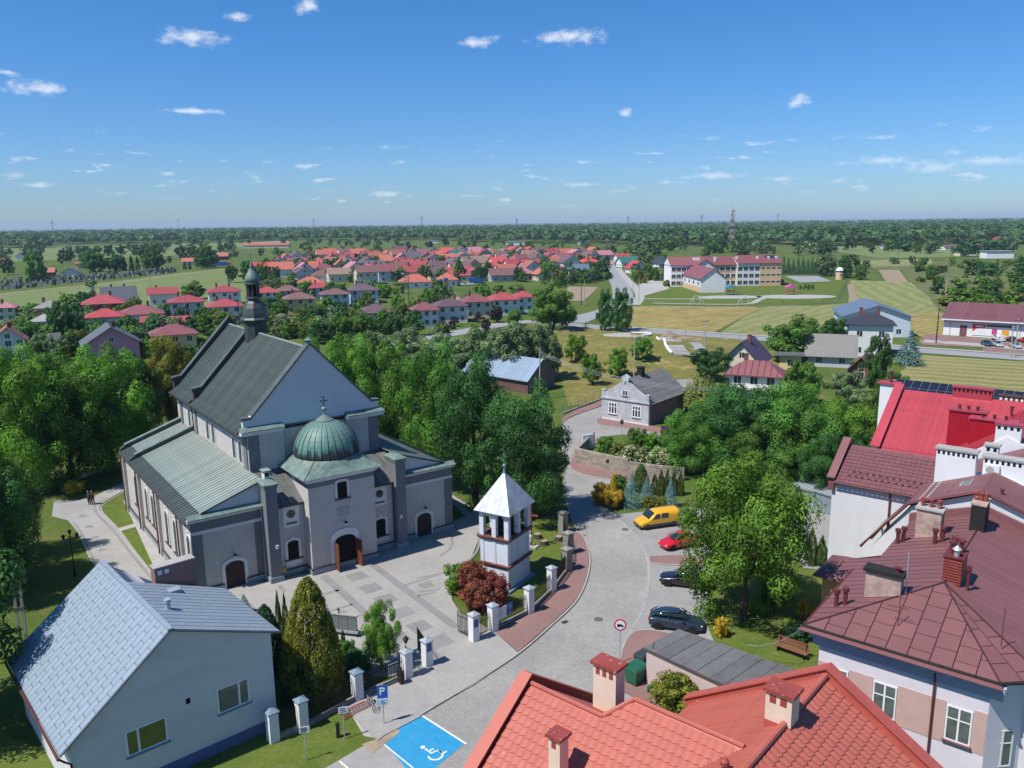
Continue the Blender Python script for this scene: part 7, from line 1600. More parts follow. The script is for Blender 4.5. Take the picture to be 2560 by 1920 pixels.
for i,(px,l) in enumerate(((1742,'left'),(1862,'right'))):
    p=G(px,761); o=thing('swing','white A-frame swing, %s of two in front of the school'%l,'swing',(p.x,p.y,0))
    for s in (-1,1): b=MB(); b.tube([(s*2-.9,0,0),(s*1.2,0,3.2),(s*2+.9,0,0)],.09,5); b.build('frame',MT['white'],o)
    b=MB(); b.tube([(-1.2,0,3.2),(1.2,0,3.2)],.08,5); b.build('beam',MT['white'],o); b=MB(); b.tube([(-.3,0,3.2),(-.3,0,.6),(.3,0,.6),(.3,0,3.2)],.03,4); b.build('seat',MT['iron'],o)
def observatory():
    p=G(2098,699); o=thing('observatory','small peach observatory tower with white dome','observatory',(p.x,p.y,0)); h=hgt(p,2098,679); b=MB(); b.lathe([(1.9,0),(1.9,h)],20); b.build('tower_wall',MT['w_peach'],o); b=MB(); b.lathe([(2.1,h),(2.1,h+.3)],20); b.build('ring',MT['soot'],o); b=MB(); b.lathe([(2.0*math.cos(t),h+.3+2.0*math.sin(t)) for t in [math.radians(a) for a in range(0,91,10)]],20); b.build('dome',MT['wpaint'],o,smooth=True); far_window(o,wallm((0,-1.9,h*.5),0),.9,.9)
observatory()
def net(px,py,label):
    p=G(px,py); o=thing('ball_net',label,'ball net',(p.x,p.y,0),-.1); g=mat('green_net',(.02,.16,.10),.8); 
    for k in range(4): b=MB(); b.tube([(-9+6*k,0,0),(-9+6*k,0,7)],.1,5); b.build('post',g,o)
    b=MB()
    for k in range(37): x=-9+k*.5; b.box(x-.05,x+.05,-.02,.02,0,6.8)
    for k in range(14): b.box(-9,9,-.02,.02,.3+k*.5,.38+k*.5)
    q=b.build('net_mesh',g,o); q['kind']='stuff'
net(2050,683,'tall green ball net behind the school court')
# houses of the nearer village rows: (x,y base, width px, angle, aspect, eave, roof h, type, wall, roof, label)
near=[(124,806,72,20,1,5,2.2,'hip','grey','lgrey','house with pale grey hipped roof left of the red roofs'),(111,850,64,15,1,5.5,1.8,'hip','blue','lgrey','pale house with light grey roof and balcony at the left'),
(262,794,112,25,.9,5,3.0,'hip','brickw','red','house with wide red hipped roof and roof windows'),(266,828,98,25,.9,4.5,2.2,'hip','white','bright','low white house with brightest red hipped roof'),(356,818,122,25,.9,4.2,2.6,'hip','white','maroon','broad house with dull red hipped roof'),
(304,770,90,30,.8,3.2,5,'gs','cream','grey','house with steep dark grey roof beside the meadow'),(411,763,80,25,.9,4.8,2.2,'gs','white','red','white house with low red gable roof at the meadow edge'),(470,795,98,22,.9,5.6,2.2,'hip','white','red','white two storey house with red hipped roof left of a red pair'),
(564,764,92,22,.9,5.6,2.2,'hip','white','red','white house with red hipped roof, rear one of a pair'),(567,808,95,22,.9,5.6,2.2,'hip','white','red','white house with red hipped roof, front one of a pair'),(385,824,60,22,.7,2.8,1.2,'gs','white','red','low outbuilding with red roof below the dull red house'),(447,824,62,20,.6,2.8,1.2,'gs','white','red','low outbuilding with red roof near the village street'),
(443,892,120,28,.85,5.6,2.2,'hip','peach','maroon','yellowish house with dull maroon roof behind the lime trees'),(285,905,150,30,.9,4.6,3.8,'gf','pink','grey','pink gabled house with dark grey roof'),(124,885,56,30,.9,3,2,'gs','grey','grey','small grey roofed outbuilding left of the pink house'),(26,900,90,30,1,5,3,'gf','white','tile','white gabled house with tiled roof at the left edge'),(17,805,50,20,1,5,1.6,'hip','cream','pinkr','house with faded pink roof at the left edge'),
(672,762,62,22,.9,5,2.2,'hip','white','red','red roofed house just right of the church spire'),(724,757,62,20,.9,5,2.2,'hip','white','brown','brown roofed house behind the yellow house'),(753,784,86,20,.9,5.4,2.2,'hip','yellow','brown','yellow house with brown hipped roof'),(804,748,62,18,.9,5,2,'hip','white','red','white house with small red roof above the gardens'),(841,769,80,18,.9,5.2,2.0,'hip','blue','brown','pale blue house with brown roof in the garden row'),(912,760,84,15,.9,5.6,2.2,'hip','blue','violet','two storey pale house with violet-brown roof'),
(946,824,92,20,.9,5.2,2.4,'hip','white','violet','white house with dark brown roof behind garden trees'),(1068,818,72,18,.9,5.4,2.2,'hip','white','maroon','white house with red-brown roof, left end of the street row'),(706,814,42,20,.9,2.4,1.4,'hip','brickw','brown','dark brown garden pavilion behind the church ridge'),(1132,808,92,16,.9,5.6,2.2,'hip','white','violet','white house with brown roof, second in the street row'),(1197,795,82,16,.9,5.6,2.2,'hip','cream','maroon','cream house with dull maroon roof, third in the street row'),(1266,789,84,16,.9,5.6,2.2,'hip','white','red','white house with red hipped roof, fourth in the street row'),(1314,781,52,16,1,5.6,2.0,'hip','white','red','house with red roof, fifth in the street row'),
(775,726,82,10,.9,3.5,3,'hip','white','coral','low house with coral hipped roof below the housing estate'),(763,699,52,25,1.1,4,3.2,'gf','white','violet','white gabled house with brown roof left of the estate'),(850,705,66,20,.9,4.6,3,'gs','cream','tan','cream house with tan roof'),(921,712,62,22,1,7,3,'gs','cream','brown','tall cream house with brown roof by a spruce'),(970,705,56,22,1,6.2,3.4,'gs','blue','maroon','house with blue gable and maroon roof'),(1041,721,92,12,.8,3.2,3.6,'hip','white','coral','sprawling house with coral tiled roof and roof windows'),(1012,690,52,22,1,5.6,3.2,'gs','cream','maroon','maroon roofed house behind the sprawling coral one'),(1053,694,54,22,1,6,3.6,'gs','grey','red','tall house with pinkish red roof and grey gable'),(1098,694,50,22,1,6,3.6,'gs','white','violet','tall house with violet roof right of the pinkish red one'),(1122,716,54,14,1,3.4,3.4,'hip','white','coral','coral roofed house behind the slide'),
(1262,704,84,12,.7,3.8,3.2,'gs','grey','brown','long house with brown roofs and porch right of the parked truck'),(1448,691,62,8,.8,3.6,3.4,'gs','white','slate','house with slate blue roof and white dormer gable'),(1189,700,46,15,.9,3.6,3,'gf','white','red','white house with red roof behind the parked truck'),(1598,683,50,15,1,3.4,4,'gf','white','bright','white gabled house with bright red roof beside the north road'),(1659,668,36,20,1,3.4,3.6,'gf','white','dark','white gabled house with dark roof left of the school'),(1576,668,56,15,.8,3.6,3.4,'gs','white','teal','house with green-grey roof across the north road'),(1560,655,40,15,.9,3.6,3,'gs','white','red','red roofed house at the far end of the north road')]
for t in near: hpx(*t[:10],t[10],floors=1 if t[5]<4.9 else 2,nw=2 if t[2]<60 else 3,chim=0 if t[5]<3 else (2 if t[2]>85 else 1))
# far estate, laid in rows receding to the woods
est=[]
rows=[(700,640,1380),(690,650,1330),(681,665,1420),(672,680,1500),(664,700,1520),(657,730,1540),(650,760,1520),(644,800,1500),(638,1000,1350)]
ordn=lambda n: str(n)+({1:'st',2:'nd',3:'rd'}.get(n%10,'th') if n not in(11,12,13) else 'th')
rr=random.Random(11); RN={'red':'red','coral':'coral','bright':'bright red','maroon':'maroon','brown':'brown','violet':'dark violet','grey':'dark grey','tan':'tan','slate':'slate blue','tile':'brick red','pinkr':'pink','teal':'green'}
for ri,(y,x0,x1) in enumerate(rows):
    x=x0+rr.uniform(0,20); k=0
    while x<x1:
        p=G(x,y+rr.uniform(-2,2)); mp=mpp(p); w=rr.uniform(10,14); 
        ok=all((p-q).length>r+5.6 for q,r in HOUSES)
        if ok:
            k+=1; rc=rr.choices(list(RN),[5,5,4,5,5,3,2,2,1,3,1,.5])[0]; wc=rr.choice(['white','white','white','cream','grey','blue','peach']); rt=rr.choice(['gs','gs','gf','gf','hip'])
            o=house(p,math.radians(rr.choice([15,20,25,-65,20])+rr.uniform(-8,8)),w,w*rr.uniform(.8,1.05),rr.uniform(3.2,5.4),rr.uniform(3.2,4.6) if rt!='hip' else rr.uniform(2.4,3.4),rt,wc,rc,'x',floors=1,nw=2,chim=1,detail=1 if ri<4 else 0,group='houses of the far estate')
            est.append((ri,p,RN[rc],wc,o))
        x+=rr.uniform(.85,1.3)*w/mp
for ri in range(len(rows)):
    L_=sorted([e for e in est if e[0]==ri],key=lambda e: proj(e[1])[0])
    for i,e in enumerate(L_): e[4]['label']='%s roofed estate house, %s from the left in the %s row from the front'%(e[2],ordn(i+1),ordn(ri+1))
# scattered far houses and sheds
for (px,py,w,ang,asp,eh,rh,rt,wc,rc,l) in [(665,620,118,4,.2,4,2.5,'gs','cream','coral','very long low building with coral roof before the woods'),(470,662,26,20,.9,3,2.5,'gs','white','coral','small coral roofed house left of the dark copse'),(555,650,30,10,.6,4,3,'gs','brickw','tile','tile roofed house beyond the red and blue lorry'),(175,692,38,15,.8,3,2.6,'gf','white','grey','small grey roofed house behind the cemetery'),(122,690,26,15,.8,3,2.4,'gs','brickw','coral','small red roofed shed behind the cemetery'),(200,672,18,15,1,4,1,'shed','peach','coral','narrow peach building behind the cemetery'),(52,650,20,15,1,4,3,'gf','white','dark','white gabled house far left behind trees'),(5,668,30,15,1,4,3,'gs','pink','maroon','pink house at the far left edge'),(2420,640,42,0,.7,3.6,1.6,'hip','cream','dark','bungalow with dark roof at the right before the woods'),(2500,646,70,-3,.5,5.5,.6,'flat','white','lgrey','white flat roofed factory building at the far right'),(2435,622,30,0,.8,4,2,'hip','brickw','tile','red roofed house right before the woods'),(2380,625,36,0,.8,3,2,'gs','white','brown','brown roofed bungalow before the woods at the right'),(2225,622,36,0,.5,3,1.5,'gs','grey','grey','grey barn before the woods'),(2410,598,22,0,.8,5,3,'gs','brickw','coral','coral roofed house among the far trees at the right'),(2500,606,20,0,.8,4,3,'gf','white','red','white house with red roof at the far right'),(2545,600,60,0,.3,3,1.5,'gs','grey','lgrey','long pale sheds at the far right edge'),(1290,613,50,0,.5,5,1,'flat','white','lgrey','white workshop beyond the estate'),(1082,608,26,0,.6,4,1,'flat','white','lgrey','small white building among far trees'),(1460,612,30,0,.5,5,1,'flat','blue','slate','blue sheds beyond the estate'),(1515,600,30,0,.5,5,1,'flat','white','lgrey','white building far behind the north road')]:
    hpx(px,py,w,ang,asp,eh,rh,rt,wc,rc,l,floors=1,nw=2,chim=0,detail=0,f=.95)
# tin garages
def tin_garages():
    for i,(x0,x1,y0,y1,l) in enumerate(((2033,2093,1276,1295,'tin garage with grey doors next to the white wall'),(1974,2031,1262,1277,'tin garage with white door frame, middle of the row'),(1915,1972,1250,1262,'tin garage half hidden by the ash tree'))):
        a=G(x0,y0); c=G(x1,y1); d=(c-a); w=d.length; ang=math.atan2(d.y,d.x); o=thing('tin_garage',l,'garage',(a.x,a.y,0),ang,'tin garages in the yard')
        gm=mat('garage_door',(.20,.25,.27),.6,var=.12,sc=1,rnd=.1)
        b=MB(); b.box(0,w,.06,5.5,0,2.3); b.build('wall',MT['zinc'],o)
        for k in (0,1): b=MB(); b.box(.06+k*w/2,w/2-.03+k*w/2,0,.055,.05,2.1); q=b.build('door_leaf',gm,o); b=MB(); b.box(w/2-.12+k*.2,w/2-.06+k*.2,-.04,-.001,1,1.15); b.build('door_handle',MT['iron'],q)
        b=MB(); b.box(0,.06,-.03,.05,0,2.25); b.box(w-.06,w,-.03,.05,0,2.25); b.box(.06,w-.06,-.03,.05,2.1,2.25); b.build('door_frame',MT['post'],o)
        R=slope_panels(o,(-.15,-.25,2.34),(w+.3,0,0),(0,6,.35),6,MT['zinc'])
tin_garages()
# stone wall of blocks
def stone_wall():
    A=[G(1436,1156),G(1500,1172),G(1569,1186),G(1640,1196),G(1710,1203)]; o=thing('stone_wall','pale sandstone block wall along the red pavement','wall',tuple(A[0])[:2]+(0,)); A0=Vector(A[0]); SM=mat('sandstone',(.31,.275,.225),.95,var=.2,sc=2,dirt=.45,dsc=1.2,dcol=(.25,.21,.17),rnd=.22,bump=.5)
    b=MB(); b.box(0,1,0,.4,0,1); me=b.mesh('stone_block',SM); r=random.Random(3)
    for i in range(len(A)-1):
        a=A[i]-A0; c=A[i+1]-A0; d=c-a; Lw=d.length; ang=math.atan2(d.y,d.x); dn=d.normalized(); h=2.0-i*.12
        z=0;row=0
        while z<h-.1:
            hh=.34; x=0 if row%2 else -.3
            while x<Lw-.02:
                w=r.uniform(.55,.95); x0=max(0,x); x1=min(Lw,x+w)
                if x1-x0>.08:
                    q=a+dn*(x0+.01); put(me,'stone_block',o,mtx=Matrix.Translation((q.x,q.y,z+.01))@Matrix.Rotation(ang,4,'Z')@Matrix.Translation((0,r.uniform(-.02,.02),0))@Matrix.Diagonal((x1-x0-.025,1,hh-.025,1)))
                x+=w
            z+=hh;row+=1
        b=MB(); b.box(0,Lw,.05,.35,0,h-.1); b.build('mortar_core',MT['slab'],o,mtx=Matrix.Translation((a.x,a.y,0))@Matrix.Rotation(ang,4,'Z'))
    a=G(1436,1154)-A0; b=MB(); b.box(0,.35,0,7,0,1.7); b.build('return_wall',SM,o,mtx=Matrix.Translation((a.x,a.y,0))@Matrix.Rotation(-.35,4,'Z'))
stone_wall()
# white monument slab at the garden corner
p=G(1470,1122); o=thing('notice_slab','white upright slab at the corner of the stone walled garden','slab',(p.x,p.y,0),.4); b=MB(); b.box(-.9,.9,-.1,.1,0,2.1); b.build('slab_body',MT['white'],o); b=MB(); b.box(.9,1.0,-.14,.14,0,2.3); b.build('edge_post',MT['soot'],o)
# ------------------------------------------------------------------ vehicles
MT['tyre']=mat('tyre',(.012,.012,.012),.9,var=.1); MT['rim']=mat('alloy_rim',(.42,.43,.45),.3,.7,var=.1); MT['carglass']=glass_mat('car_glass',(.015,.03,.035),.05); MT['hl']=mat('headlight',(.6,.62,.65),.15,spec=.7); MT['tl']=mat('tail_light',(.35,.015,.015),.3); MT['bumper']=mat('grey_bumper',(.06,.06,.065),.7,var=.1); MT['plate']=mat('number_plate',(.7,.7,.68),.5)
def paint(name,c,rough=.22):
    m,nt,N,L,B=_nodes(name); B.inputs['Base Color'].default_value=(*c,1); B.inputs['Roughness'].default_value=rough; B.inputs['Coat Weight'].default_value=.8; B.inputs['Coat Roughness'].default_value=.05
    tc=N.new('ShaderNodeTexCoord'); n=N.new('ShaderNodeTexNoise'); n.inputs['Scale'].default_value=2; L.new(tc.outputs['Object'],n.inputs['Vector']); r=N.new('ShaderNodeMapRange'); L.new(n.outputs['Fac'],r.inputs[0]); r.inputs[3].default_value=rough-.04; r.inputs[4].default_value=rough+.12; L.new(r.outputs[0],B.inputs['Roughness']); return m
def loft(b,rings,mi=0,cap=True):
    n=len(rings[0]); vs=[p for r in rings for p in r]; fs=[(i*n+k,i*n+(k+1)%n,(i+1)*n+(k+1)%n,(i+1)*n+k) for i in range(len(rings)-1) for k in range(n)]
    if cap: fs+=[tuple(range(n-1,-1,-1)),tuple(range((len(rings)-1)*n,len(rings)*n))]
    b.add(vs,fs,mi)
def subsurf(o,lv=2):
    m=o.modifiers.new('round','SUBSURF'); m.levels=lv; m.render_levels=lv; o.data.polygons.foreach_set('use_smooth',[True]*len(o.data.polygons)); return o
CARM={}
def wheel_pair():
    if 'tyre' not in CARM:
        b=MB(); b.lathe([(.18,-.1),(.29,-.11),(.315,-.07),(.315,.07),(.29,.11),(.18,.1)],20); CARM['tyre']=b.mesh('tyre',MT['tyre'],True)
        b=MB(); b.lathe([(.0,-.085),(.06,-.1),(.19,-.1),(.2,-.09)],20)
        b.lathe([(.0,.085),(.06,.1),(.19,.1),(.2,.09)],20); CARM['rim']=b.mesh('rim',MT['rim'])
def car(p,ang,kind,pm,label,L_=4.3,name='parked_car',group='parked cars',lod=1):
    wheel_pair(); o=thing(name,label,'van' if kind=='van' else 'car',(p[0],p[1],.035),ang,group)
    h=L_/2; W=.88 if kind!='van' else .95
    def ring(x,hwb,hw,zb,zs,zt,k=.93 if kind=='van' else .84): return [(x,-hwb,zb),(x,-hw,zb+.16),(x,-hw,zs),(x,-hw*k,zt),(x,hw*k,zt),(x,hw,zs),(x,hw,zb+.16),(x,hwb,zb)]
    b=MB()
    if kind=='van':
        S_=[(h,.70,.78,.35,.55,.72),(h-.12,.82,.88,.24,.72,.86),(h-.95,.88,.95,.2,.95,1.12),(h-1.05,.88,.95,.2,1.0,1.16),(h-1.75,.88,.95,.2,1.15,1.88),(h-2.3,.88,.95,.2,1.2,1.96),(-h+.3,.88,.95,.2,1.2,1.95),(-h+.06,.88,.95,.22,1.2,1.92),(-h+.02,.87,.94,.24,1.2,1.9),(-h,.85,.92,.3,1.15,1.84)]
    elif kind=='sedan':
        S_=[(h,.62,.70,.34,.5,.60),(h-.12,.76,.82,.22,.60,.70),(h-.9,.82,W,.18,.74,.84),(h-1.35,.82,W,.18,.80,.93),(0,.82,W,.18,.84,.96),(-h+1.1,.82,W,.18,.86,.98),(-h+.5,.82,W,.18,.86,.96),(-h+.1,.76,.82,.24,.8,.92),(-h,.66,.74,.36,.7,.84)]
    else:
        S_=[(h,.62,.70,.34,.5,.60),(h-.12,.76,.82,.22,.60,.70),(h-.85,.82,W,.18,.74,.84),(h-1.2,.82,W,.18,.80,.93),(0,.82,W,.18,.84,.96),(-h+.7,.82,W,.18,.88,1.0),(-h+.25,.80,W*.97,.2,.88,1.0),(-h+.05,.76,.82,.24,.82,.96),(-h,.68,.76,.36,.74,.9)]
    loft(b,[ring(*s) for s in S_]); B_=subsurf(b.build('body',pm,o),2)
    # greenhouse: glass shell, painted roof and pillars
    if kind=='van':
        def pan(pts,nm,m,th=.02): b=MB(); b.ext(pts,(0,0,th) if False else (th,0,0) if nm=='windscreen' else (0,th if pts[0][1]>0 else -th,0)); b.build(nm,m,o)
        for s in (-1,1):
            y=s*.935; pan([(h-1.35,y,1.12),(h-1.78,y,1.62),(h-2.2,y,1.66),(h-2.2,y,1.12)],'side_window',MT['carglass']); pan([(h-2.4,y,1.12),(h-2.4,y,1.66),(h-3.2,y,1.66),(h-3.2,y,1.12)],'side_window',MT['carglass'])
            b=MB(); b.box(-h+.2,h-.35,min(s*.93,s*.975),max(s*.93,s*.975),.3,.58); b.build('side_trim',MT['bumper'],o)
        b=MB(); b.ext([(h-1.02,-.72,1.12),(h-1.02,.72,1.12),(h-1.66,.64,1.74),(h-1.66,-.64,1.74)],(.08,0,.08)); b.build('windscreen',MT['carglass'],o)
        b=MB(); b.box(h-.3,h+.03,-.8,.8,.26,.5); b.build('bumper',MT['bumper'],o)
        roofz=1.95
    else:
        r=1.42 if kind=='sedan' else 1.46
        if kind=='sedan': st=[(h-1.25,.70,.92,.66,.93),(h-1.95,.78,.93,.60,r-.04),(h-2.4,.79,.94,.60,r),(-h+1.75,.79,.95,.60,r-.02),(-h+1.35,.78,.96,.60,r-.1),(-h+.62,.70,.95,.66,.97)]
        else: st=[(h-1.1,.70,.92,.66,.93),(h-1.8,.78,.93,.60,r-.04),(h-2.3,.79,.94,.60,r),(-h+1.2,.79,.97,.60,r-.02),(-h+.6,.77,.99,.58,r-.14),(-h+.14,.70,.98,.62,1.0)]
        b=MB(); loft(b,[[(x,-hl,zl),(x,-hu,zu),(x,hu,zu),(x,hl,zl)] for x,hl,zl,hu,zu in st]); subsurf(b.build('glasshouse',MT['carglass'],o),1)
        i0,i1=1,len(st)-2
        b=MB(); loft(b,[[(x,-hu*.96,zu-.03),(x,-hu*.9,zu+.012),(x,hu*.9,zu+.012),(x,hu*.96,zu-.03)] for x,hl,zl,hu,zu in st[i0:i1+1]]); subsurf(b.build('roof',pm,o),1)
        for s in (-1,1):
            for (a,c) in ((st[0],st[1]),(st[-1],st[-2])): b=MB(); b.tube([(a[0],s*a[1]*.97,a[2]),(c[0],s*c[3]*.97,c[4]-.03)],.045,5); b.build('pillar',pm,o)
            xm=(st[2][0]+st[3][0])/2; b=MB(); b.tube([(xm,s*.785,.94),(xm,s*.6,st[2][4]-.03)],.035,5); b.build('pillar',pm,o)
            b=MB(); b.box(st[0][0]-.55,st[0][0]-.35,min(s*.84,s*1.0),max(s*.84,s*1.0),.93,1.05); b.build('mirror',pm,o)
            b=MB(); b.box(-.05,.12,min(s*.87,s*.895),max(s*.87,s*.895),.76,.79); b.build('door_handle',MT['rim'],o)
    for s in (-1,1):
        b=MB(); b.box(h-.28,h-.03,s*.62-.13,s*.62+.13,.56,.68); subsurf(b.build('headlight',MT['hl'],o),1)
        b=MB(); b.box(-h-.01,-h+.12,s*.66-.1,s*.66+.1,.72,.92 if kind!='van' else 1.3); b.build('tail_light',MT['tl'],o)
    b=MB(); b.box(-h-.02,-h+.02,-.26,.26,.5,.61); b.build('number_plate',MT['plate'],o)
    for x in (h-.82,-h+.78):
        for s in (-1,1):
            q=put(CARM['tyre'],'wheel',o,mtx=Matrix.Translation((x,s*(W-.1),.28))@Matrix.Rotation(math.pi/2,4,'X')); put(CARM['rim'],'rim',q)
            b=MB(); b.lathe([(.36,-.02),(.36,.02)],18); b.build('wheel_arch',MT['tyre'],o,mtx=Matrix.Translation((x,s*(W-.0),.3))@Matrix.Rotation(math.pi/2,4,'X'))
    return o
def carpx(a,c,kind,pm,label,**k):
    """a: rear wheel ground px, c: front wheel ground px on the near side"""
    A=G(*a); B=G(*c); d=B-A; ang=math.atan2(d.y,d.x); n=Vector((-d.y,d.x,0)).normalized(); m=(A+B)/2
    side=1 if n.y>0 else -1; m=m+n*side*.8; return car(m,ang,kind,pm,label,**k)
PN={'yellow':paint('yellow_paint',(.72,.36,.01)),'red':paint('red_paint',(.50,.01,.015)),'black':paint('black_plum_paint',(.012,.006,.009)),'navy':paint('dark_blue_paint',(.015,.03,.05)),'silver':paint('silver_paint',(.40,.42,.44)),'white':paint('white_car_paint',(.7,.7,.7)),'teal':paint('dark_teal_paint',(.02,.05,.07)),'brownc':paint('brown_car_paint',(.06,.02,.02)),'blue':paint('truck_blue',(.02,.09,.30))}
D=lambda x,y:(1100+x*.3255,1100+y*.3255)
carpx(D(1785,665),D(1592,692),'van',PN['yellow'],'yellow delivery van parked by the conifer bed',L_=4.6,name='parked_van')
carpx((1738,1367),(1675,1380),'hatch',PN['red'],'small red car half hidden by the big ash tree',L_=4.0)
carpx(D(2000,1158),D(1762,1128),'sedan',PN['black'],'black sedan parked under the ash tree',L_=4.7)
carpx(D(1692,1460),D(1925,1490),'hatch',PN['navy'],'dark blue hatchback nearest the garage',L_=4.3)
p=G(2092,1408); car(p,math.radians(75),'hatch',PN['navy'],'dark car parked against the tall white wall')
p=G(1690,1098); car(p,math.radians(-10),'van',paint('wine_van_paint',(.05,.006,.012)),'dark red van on the side street behind the walled garden',L_=4.6,name='parked_van')
S2=lambda x,y:(2280+x*.12658,740+y*.12658)
for i,(x,y,k,c,a,l) in enumerate(((1480,985,'hatch','teal',-100,'dark teal car in the store car park, front left'),(1680,1000,'hatch','silver',-100,'silver grey car in the store car park, front middle'),(1700,890,'van','white',80,'white van in the store car park'),(1960,905,'hatch','brownc',80,'brown car in the store car park'),(2045,1030,'sedan','silver',-100,'silver sedan in the store car park, front right'),(2212,920,'hatch','red',80,'red car at the right edge of the store car park'))):
    p=G(*S2(x,y)); car(p,math.radians(a),k,PN[c],l,L_=4.3)
for (px,py,k,c,a,l) in ((1123,823,'hatch','navy',15,'dark car on the main road before the brown roofed house'),(1149,713,'hatch','white',10,'white car beside the blue truck, left'),(1163,715,'sedan','silver',10,'silver car beside the blue truck, middle'),(1178,713,'hatch','white',10,'white car beside the blue truck, right')):
    p=G(px,py); car(p,math.radians(a),k,PN[c],l)
def truck(px,py,ang,L_,cc,bc,label,name='lorry'):
    p=G(px,py); o=thing(name,label,'lorry',(p.x,p.y,.05),math.radians(ang)); b=MB(); b.box(-L_/2,L_/2-2.4,-1.25,1.25,.9,3.7); b.build('box_body',bc,o); b=MB(); b.box(L_/2-2.2,L_/2,-1.2,1.2,.6,3.0); c=b.build('cab',cc,o); b=MB(); b.box(L_/2-.3,L_/2+.02,-1.05,1.05,1.8,2.7); b.build('windscreen',MT['carglass'],c); b=MB(); b.box(-L_/2,L_/2-1,-.5,.5,.6,.9); b.build('chassis',MT['soot'],o)
    for x in (L_/2-1.2,-L_/2+1.2,-L_/2+2.4):
        for s in (-1,1): b=MB(); b.lathe([(.48,-.15),(.48,.15)],14); b.build('wheel',MT['tyre'],o,mtx=Matrix.Translation((x,s*1.1,.48))@Matrix.Rotation(math.pi/2,4,'X'))
truck(554,666,8,15,PN['red'],PN['blue'],'long blue lorry with red cab by the meadow'); truck(1192,711,12,8,PN['blue'],PN['blue'],'blue truck parked below the estate'); truck(1522,662,80,10,PN['white'],PN['red'],'red and white lorry on the north road')
# inflatable slide
p=G(1104,722); o=thing('inflatable_slide','yellow and blue inflatable slide beside the coral house','slide',(p.x,p.y,0),.3); YM=mat('inflatable_yellow',(.7,.38,.02),.4); BM=mat('inflatable_blue',(.02,.06,.3),.4)
b=MB(); b.ext([(-3,-1.5,0),(3,-1.5,0),(3,-1.5,4.5),(1.8,-1.5,4.5)],(0,3,0)); b.build('ramp',YM,o)
for s in (-1.6,1.6): b=MB(); b.tube([(-3,s,.4),(1.8,s,4.8),(3,s,5)],.4,8); b.build('side_tube',BM,o)
# ------------------------------------------------------------------ street furniture
def sign_pole(px,py,h,label,cat='sign'):
    p=G(px,py); o=thing('road_sign',label,cat,(p.x,p.y,0),math.radians(0)); b=MB(); b.tube([(0,0,0),(0,0,h)],.035,8); b.build('pole',MT['zinc'],o); return o
def facing(o,yaw): o.rotation_euler=(0,0,yaw)
SB=mat('sign_blue',(.012,.10,.42),.4,var=.04); SR=mat('sign_red',(.5,.012,.03),.4,var=.04); SW=mat('sign_white',(.74,.75,.75),.4,var=.04); SK=mat('sign_black',(.01,.01,.012),.5)
o=sign_pole(960,1812,2.9,'blue parking sign with wheelchair plate beside the blue bay'); facing(o,.15)
b=MB(); b.box(-.34,.34,-.06,-.04,1.95,2.85); s=b.build('sign_plate',SB,o); b=MB(); b.box(-.17,-.09,-.07,-.061,2.2,2.72); b.box(-.09,.08,-.07,-.061,2.63,2.72); b.box(-.09,.08,-.07,-.061,2.43,2.52); b.box(.07,.15,-.0705,-.0615,2.47,2.68); b.build('letter_p',SW,s)
b=MB(); b.box(-.34,.34,-.06,-.04,1.48,1.88); s=b.build('sub_plate',mat('pale_plate',(.42,.55,.62),.5),o); b=MB(); b.tube([(.09*math.cos(t),-.065,1.64+.09*math.sin(t)) for t in [math.radians(a) for a in range(120,421,20)]],.016,4); b.tube([(-.03,-.065,1.82),(-.02,-.065,1.70),(.07,-.065,1.69),(.12,-.065,1.58)],.018,4); b.build('wheelchair_mark',SB,s)
o=sign_pole(1549,1660,3.6,'round red-rimmed sign banning lorries on a pole'); facing(o,-.1)
dsk=lambda r,y0,y1: [(r,y0),(r,y1)]
b=MB(); b.lathe([(.46,0),(.46,.02)],28); s=b.build('sign_disc',SR,o,mtx=Matrix.Translation((0,-.04,3.15))@Matrix.Rotation(math.pi/2,4,'X')); b=MB(); b.lathe([(.355,.021),(.355,.03)],28); b.build('sign_face',SW,s)
b=MB(); b.box(-.22,.1,-.13,.07,.031,.036); b.box(.11,.24,-.13,.0,.031,.036); b.build('truck_symbol',SK,s); b=MB()
for x in (-.14,.15): b.lathe([(.045,.031),(.045,.037)],10,x,-.14)
b.build('truck_wheels',SK,s)
def small_sign(px,py,h,w,hh,pm,lines,label,pole='zinc',yaw=.2):
    o=sign_pole(px,py,h,label); facing(o,yaw); b=MB(); b.box(-w/2,w/2,-.05,-.036,h-hh,h); s=b.build('sign_plate',pm,o)
    for i in range(lines): b=MB(); z=h-hh*(i+1)/(lines+1); b.box(-w*.36,w*.2+w*.16*((i*7)%3)/2,-.056,-.051,z-.02,z+.02); b.build('print_line',SK,s)
    return o
small_sign(766,1902,2.35,.62,.42,SW,4,'small white notice on a green pole in the lawn',yaw=.3); small_sign(862,1848,2.3,.6,.45,SW,3,'white notice on a post above the bicycle rack',yaw=.3)
small_sign(1554,1098,3.0,.5,.7,mat('sign_back',(.07,.075,.08),.6),0,'road sign seen from behind in front of the old house'); small_sign(1518,1198,2.6,.45,.45,mat('sign_back2',(.05,.06,.05),.6),0,'dark sign beside the conifer bed')
p=G(846,1844); o=thing('wooden_stump_post','short dark wooden post in the lawn','post',(p.x,p.y,0),.2); b=MB(); b.box(-.12,.12,-.1,.1,0,1.0); b.build('post_body',MT['door'],o); b=MB(); b.box(-.13,.13,-.11,.11,1.0,1.04); b.build('post_cap',MT['soot'],o)
